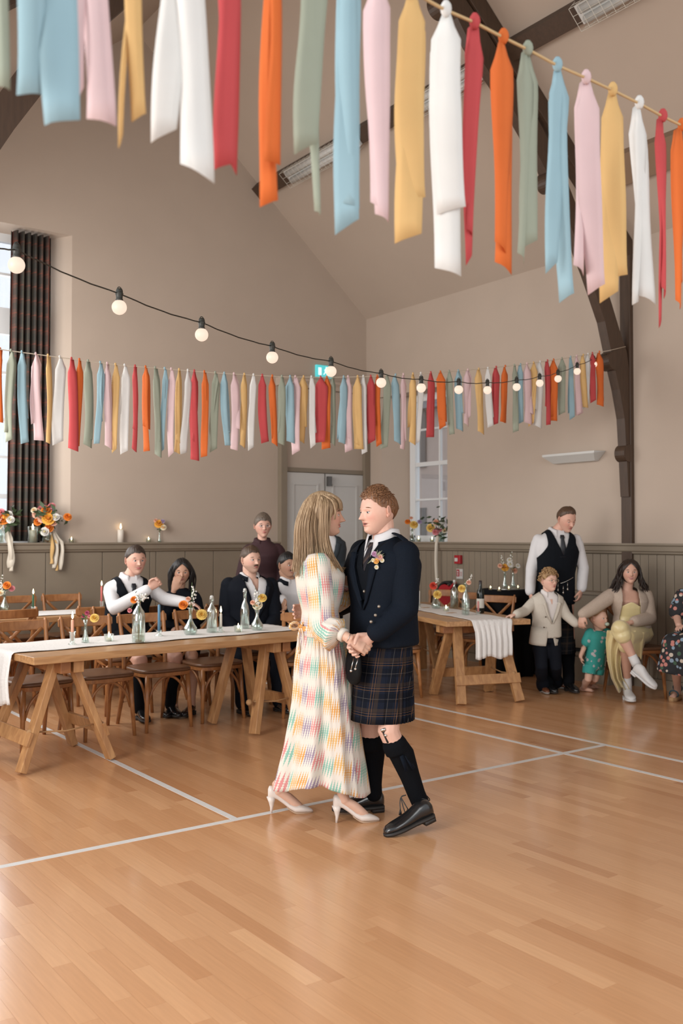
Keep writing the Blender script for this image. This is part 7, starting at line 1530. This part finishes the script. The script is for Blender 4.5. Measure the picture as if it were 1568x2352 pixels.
# right table
def on3(px, py): return Pz(px, py, .7515)
posy(on3(1001, 1398), 'bulb', 'round vase with red and yellow blooms on the right table', [(995, 1346, .034, 'red'), (1004, 1366, .036, 'yellow')], .95, [(1006, 1324)], .05)
posy(on3(954, 1388), 'bulb', 'vase with an orange bloom at the far end of the right table', [(947, 1345, .026, 'orange'), (957, 1350, .018, 'white')], .85, (), .05)
taper(on3(962, 1396), 'unlit white taper candle at the far end of the right table', 'ivory2', (.66, .64, .60), .14, .04, False)
b = on3(1043, 1397); t_ = thing('clip_bottle', 'clear swing-top bottle at the middle of the right table', 'bottle', b); vessel(t_, 'bottle', b, .88, .12); ob('swing_stopper', M().lathe([(.011, .27), (.013, .277), (.013, .29), (.006, .295)], b, 12), m_white, t_, smooth=True)
posy(on3(1069, 1413), 'slim', 'tall clear bottle with peach bloom and blossom sprig at the right table end', [(1076, 1338, .020, 'peach'), (1060, 1352, .030, 'yellow')], .98, [(1084, 1316)], .05, leafn=0)
tealight(on3(1024, 1404), 'tea light glass on the right table beside the red flower vase', .9)
b = on3(1103, 1408); t_ = thing('wine_bottle', 'dark wine bottle with white label on the right table', 'bottle', b); ob('glass_body', M().lathe([(.034, 0), (.037, .006), (.037, .19), (.033, .215), (.016, .245), (.0145, .30), (.0145, .315)], b, 22), mat('dark_bottle_glass', (.010, .012, .009), .08), t_, smooth=True)
ob('bottle_label', M().lathe([(.0372, .05), (.0375, .051), (.0375, .14), (.0372, .141)], b, 22, cap=False), mat('paper_label', (.6, .56, .5), .8), t_, smooth=True); ob('foil', M().lathe([(.0150, .255), (.0152, .316), (.006, .318)], b, 16), mat('dark_foil', (.03, .02, .02), .4), t_, smooth=True)
taper(on3(1098, 1412), 'unlit pink taper candle in front of the wine bottle', 'rose', (.55, .22, .20), .10, .03, False)
for px, py, w_, lab in ((1036, 1408, .05, 'small tan kraft card on the right table by the tea light'), (978, 1396, .045, 'small tan kraft card at the far end of the right table')):
    p = on3(px, py); tag(ob('kraft_card', M().box(p + ZU * .002, (w_ * 2, w_, .003)), mat('kraft_paper', (.42, .24, .12), .9), loc=p), lab, 'card')
# tall window ledge
def onl(px, z=DADO, back=.045): return PY(px, 1240, YG - back) * V(1, 1, 0) + ZU * z
def bouquet(base, label, blooms, ln=8, kind='jar', s=1.0):
    t = thing('bouquet_vase', label, 'bouquet', base, 0, 'bouquets on the ledges'); vessel(t, kind, base, s, .07); d_ = float((base - _O) @ _fw); top = base + ZU * .15 * s
    for px, py, r, c in blooms:
        p = C(px, py, d_ + RNG.uniform(-.12, .0)); stem(t, [base + ZU * .02, top, p]); put_flower(t, p, r, c, unit(-_away + (p - top) * 2 + ZU * .2), 3)
    leaves(t, C(np.mean([q[0] for q in blooms]), np.mean([q[1] for q in blooms]), d_ - .06), int(ln * 1.3), .070, .085, abs(int(base[0] * 77))); return t
bouquet(onl(108, DADO, .05), 'large loose bouquet of orange, amber and pink blooms on the ledge by the tartan curtain', [(88, 1180, .055, 'peach'), (97, 1172, .05, 'pink'), (107, 1174, .05, 'orange'), (117, 1173, .042, 'mauve'), (119, 1163, .035, 'pink'), (112, 1192, .06, 'amber'), (99, 1190, .05, 'peach'), (88, 1198, .042, 'orange'), (155, 1188, .038, 'orange'), (128, 1188, .035, 'white'), (136, 1190, .032, 'white'), (113, 1213, .042, 'orange'), (103, 1221, .04, 'white'), (78, 1172, .028, 'cream'), (123, 1200, .035, 'peach'), (104, 1183, .036, 'mauve')], 46, 'jar', 1.0)
bouquet(onl(-4), 'bouquet of orange and white blooms at the left picture edge on the window ledge', [(8, 1192, .055, 'orange'), (2, 1178, .04, 'pink'), (20, 1182, .035, 'white'), (24, 1194, .035, 'white'), (-8, 1190, .05, 'peach'), (-14, 1205, .05, 'amber'), (-4, 1206, .045, 'cream'), (14, 1186, .03, 'amber')], 26, 'jar', 1.2)
def trail(label, strips, Y):
    """long ribbons trailing from a bouquet over the ledge"""
    t = thing('bouquet_ribbons', label, 'ribbon', PY(strips[0][1][0][0], strips[0][1][0][1], Y), 0, 'ribbons trailing from the bouquets')
    for mat_, pts, w in strips:
        P = bez([PY(px, py, Y - dy) for px, py, dy in pts], 8); rows = [np.array([p - _rt * w * (1 - .25 * math.sin(i * .4)), p + _rt * w * (1 - .25 * math.sin(i * .4 + 1)) + V(0, -.004 * math.sin(i * .7), 0)]) for i, p in enumerate(P)]
        o = ob('ribbon_tail', M().loft(rows, closed=False, cap=False), mat_, t, smooth=True); md = o.modifiers.new('solid', 'SOLIDIFY'); md.thickness = .0012
m_silk = mat('ivory_silk', (.60, .54, .45), .5)
trail('ivory and gold ribbons trailing from the large bouquet over the ledge', [(m_silk, [(120, 1216, .05), (126, 1236, .07), (131, 1250, .10), (128, 1280, .10), (124, 1305, .10)], .022), (m_silk, [(122, 1218, .05), (134, 1238, .07), (143, 1250, .105), (141, 1280, .105), (138, 1309, .105)], .022), (RM['yellow'], [(116, 1225, .06), (120, 1250, .10), (119, 1280, .10), (118, 1295, .10)], .018), (RM['yellow'], [(126, 1240, .08), (131, 1256, .10), (131, 1290, .10), (130, 1311, .10)], .014)], YG)
trail('ivory ribbon trailing from the bouquet at the left picture edge', [(m_silk, [(13, 1200, .05), (18, 1230, .07), (24, 1250, .105), (25, 1280, .105), (24, 1305, .105)], .035), (m_silk, [(15, 1215, .06), (22, 1252, .108), (26, 1290, .108), (25, 1312, .108)], .02)], YG)
b = onl(75, DADO, .02); t_ = thing('hurricane_candle', 'white pillar candle burning in a glass hurricane by the curtain', 'candle', b); vessel(t_, 'hurricane', b, .92); ob('pillar', M().lathe([(.042, .008), (.042, .135), (.036, .138)], b, 20), m_wax('white_pillar', (.70, .64, .56)), t_, smooth=True); flame(t_, b + ZU * .138, 1.7)
tealight(onl(164), 'tea light on the ledge right of the large bouquet', .9)
b = onl(277); t_ = thing('pillar_candle', 'white pillar candle burning on the back ledge', 'candle', b); ob('pillar', M().lathe([(.036, .0), (.036, .145), (.030, .148)], b, 20), MATS['white_pillar_wax'], t_, smooth=True); flame(t_, b + ZU * .148, 1.7)
tealight(onl(341), 'tea light on the back ledge left of the small vase', .9)
posy(onl(366), 'tall', 'small vase of yellow and mauve flowers on the back ledge', [(365, 1204, .045, 'amber'), (373, 1198, .024, 'mauve'), (358, 1196, .022, 'peach'), (375, 1212, .030, 'cream')], .62, water=.05, leafn=4)
# small sash window sill
def onr(px, back=-.06): return PX(px, 1236, XW - back) * V(1, 1, 0) + ZU * DADO
posy(onr(947), 'bulb', 'vase of yellow and orange flowers on the sash window sill', [(936, 1199, .032, 'orange'), (950, 1206, .046, 'yellow'), (963, 1199, .026, 'mauve'), (944, 1190, .020, 'peach')], .8, water=.05)
tealight(onr(961, .02), 'tea light at the left of the sash window sill', 1.0); tealight(onr(992, .02), 'tea light at the right of the sash window sill below the bouquet', .9)
bouquet(onr(1012, -.03), 'dark leafy bouquet with yellow and white blooms at the edge of the sash window', [(989, 1213, .045, 'yellow'), (1002, 1200, .035, 'peach'), (1010, 1206, .04, 'white'), (1000, 1222, .035, 'pink'), (1016, 1200, .03, 'white'), (1008, 1216, .03, 'pink'), (1020, 1218, .03, 'cream')], 50, 'jar', .95)
def trail_r(label, pts, w, X):
    p0 = PX(pts[0][0], pts[0][1], X); P = bez([PX(px, py, X - dx_) for px, py, dx_ in pts], 8); rows = [np.array([p - _rt * w, p + _rt * w]) for p in P]; o = ob('bouquet_ribbons', M().loft(rows, closed=False, cap=False), m_silk, None, smooth=True, loc=p0); md = o.modifiers.new('solid', 'SOLIDIFY'); md.thickness = .0012; tag(o, label, 'ribbon', 'ribbons trailing from the bouquets')
trail_r('long ivory ribbon hanging from the sash window bouquet down the panelling', [(1006, 1218, .03), (1004, 1240, .09), (1002, 1250, .11), (1001, 1290, .11), (1003, 1335, .11)], .02, XW)
# black-clothed high table by the right wall
bc = V(7.62, 7.32, 0); n = 90; an = np.linspace(0, 2 * pi, n, endpoint=False); rows = []
for z, r, fo in ((.0, .27, .03), (.3, .255, .028), (.6, .26, .018), (.85, .285, .006), (.915, .292, 0), (.925, .285, 0), (.926, .15, 0), (.926, .01, 0)): rows.append(bc + np.column_stack([(r + fo * np.sin(an * 9 + 1)) * np.cos(an), (r + fo * np.sin(an * 9 + 1)) * np.sin(an), np.full(n, z)]))
t_ = thing('cocktail_table', 'high round table under a floor-length black cloth behind the boy', 'table', bc); ob('black_cloth', M().loft(rows), mat('black_table_cloth', (.006, .006, .007), .85, spec=.12), t_, smooth=True)
def on4(px, py): return Pz(px, py, .9275)
ob('table_top_tray', M().lathe([(.2, .9265), (.2, .932), (.19, .9325)], bc * V(1, 1, 0), 30), mat('mirror_tray', (.5, .48, .45), .2, .6), t_)
for i, (px, py) in enumerate(((1126, 1356), (1146, 1359), (1168, 1357), (1189, 1355))): tealight(on4(px, py) + ZU * .006, ['tea light at the left rim of the black high table', 'second tea light on the black high table', 'third tea light on the black high table', 'tea light at the right of the black high table beside the man'][i], .62)
posy(on4(1159, 1352) + ZU * .007, 'tall', 'vase of amber and peach flowers on the black high table', [(1159, 1304, .036, 'amber'), (1148, 1300, .022, 'peach'), (1171, 1297, .030, 'white')], .95, [(1150, 1275)], .06)
posy(on4(1178, 1351) + ZU * .007, 'tall', 'vase of pink and white flowers on the black high table', [(1181, 1311, .028, 'peach'), (1189, 1300, .022, 'white'), (1170, 1287, .026, 'white')], .9, [(1174, 1266)], .06)
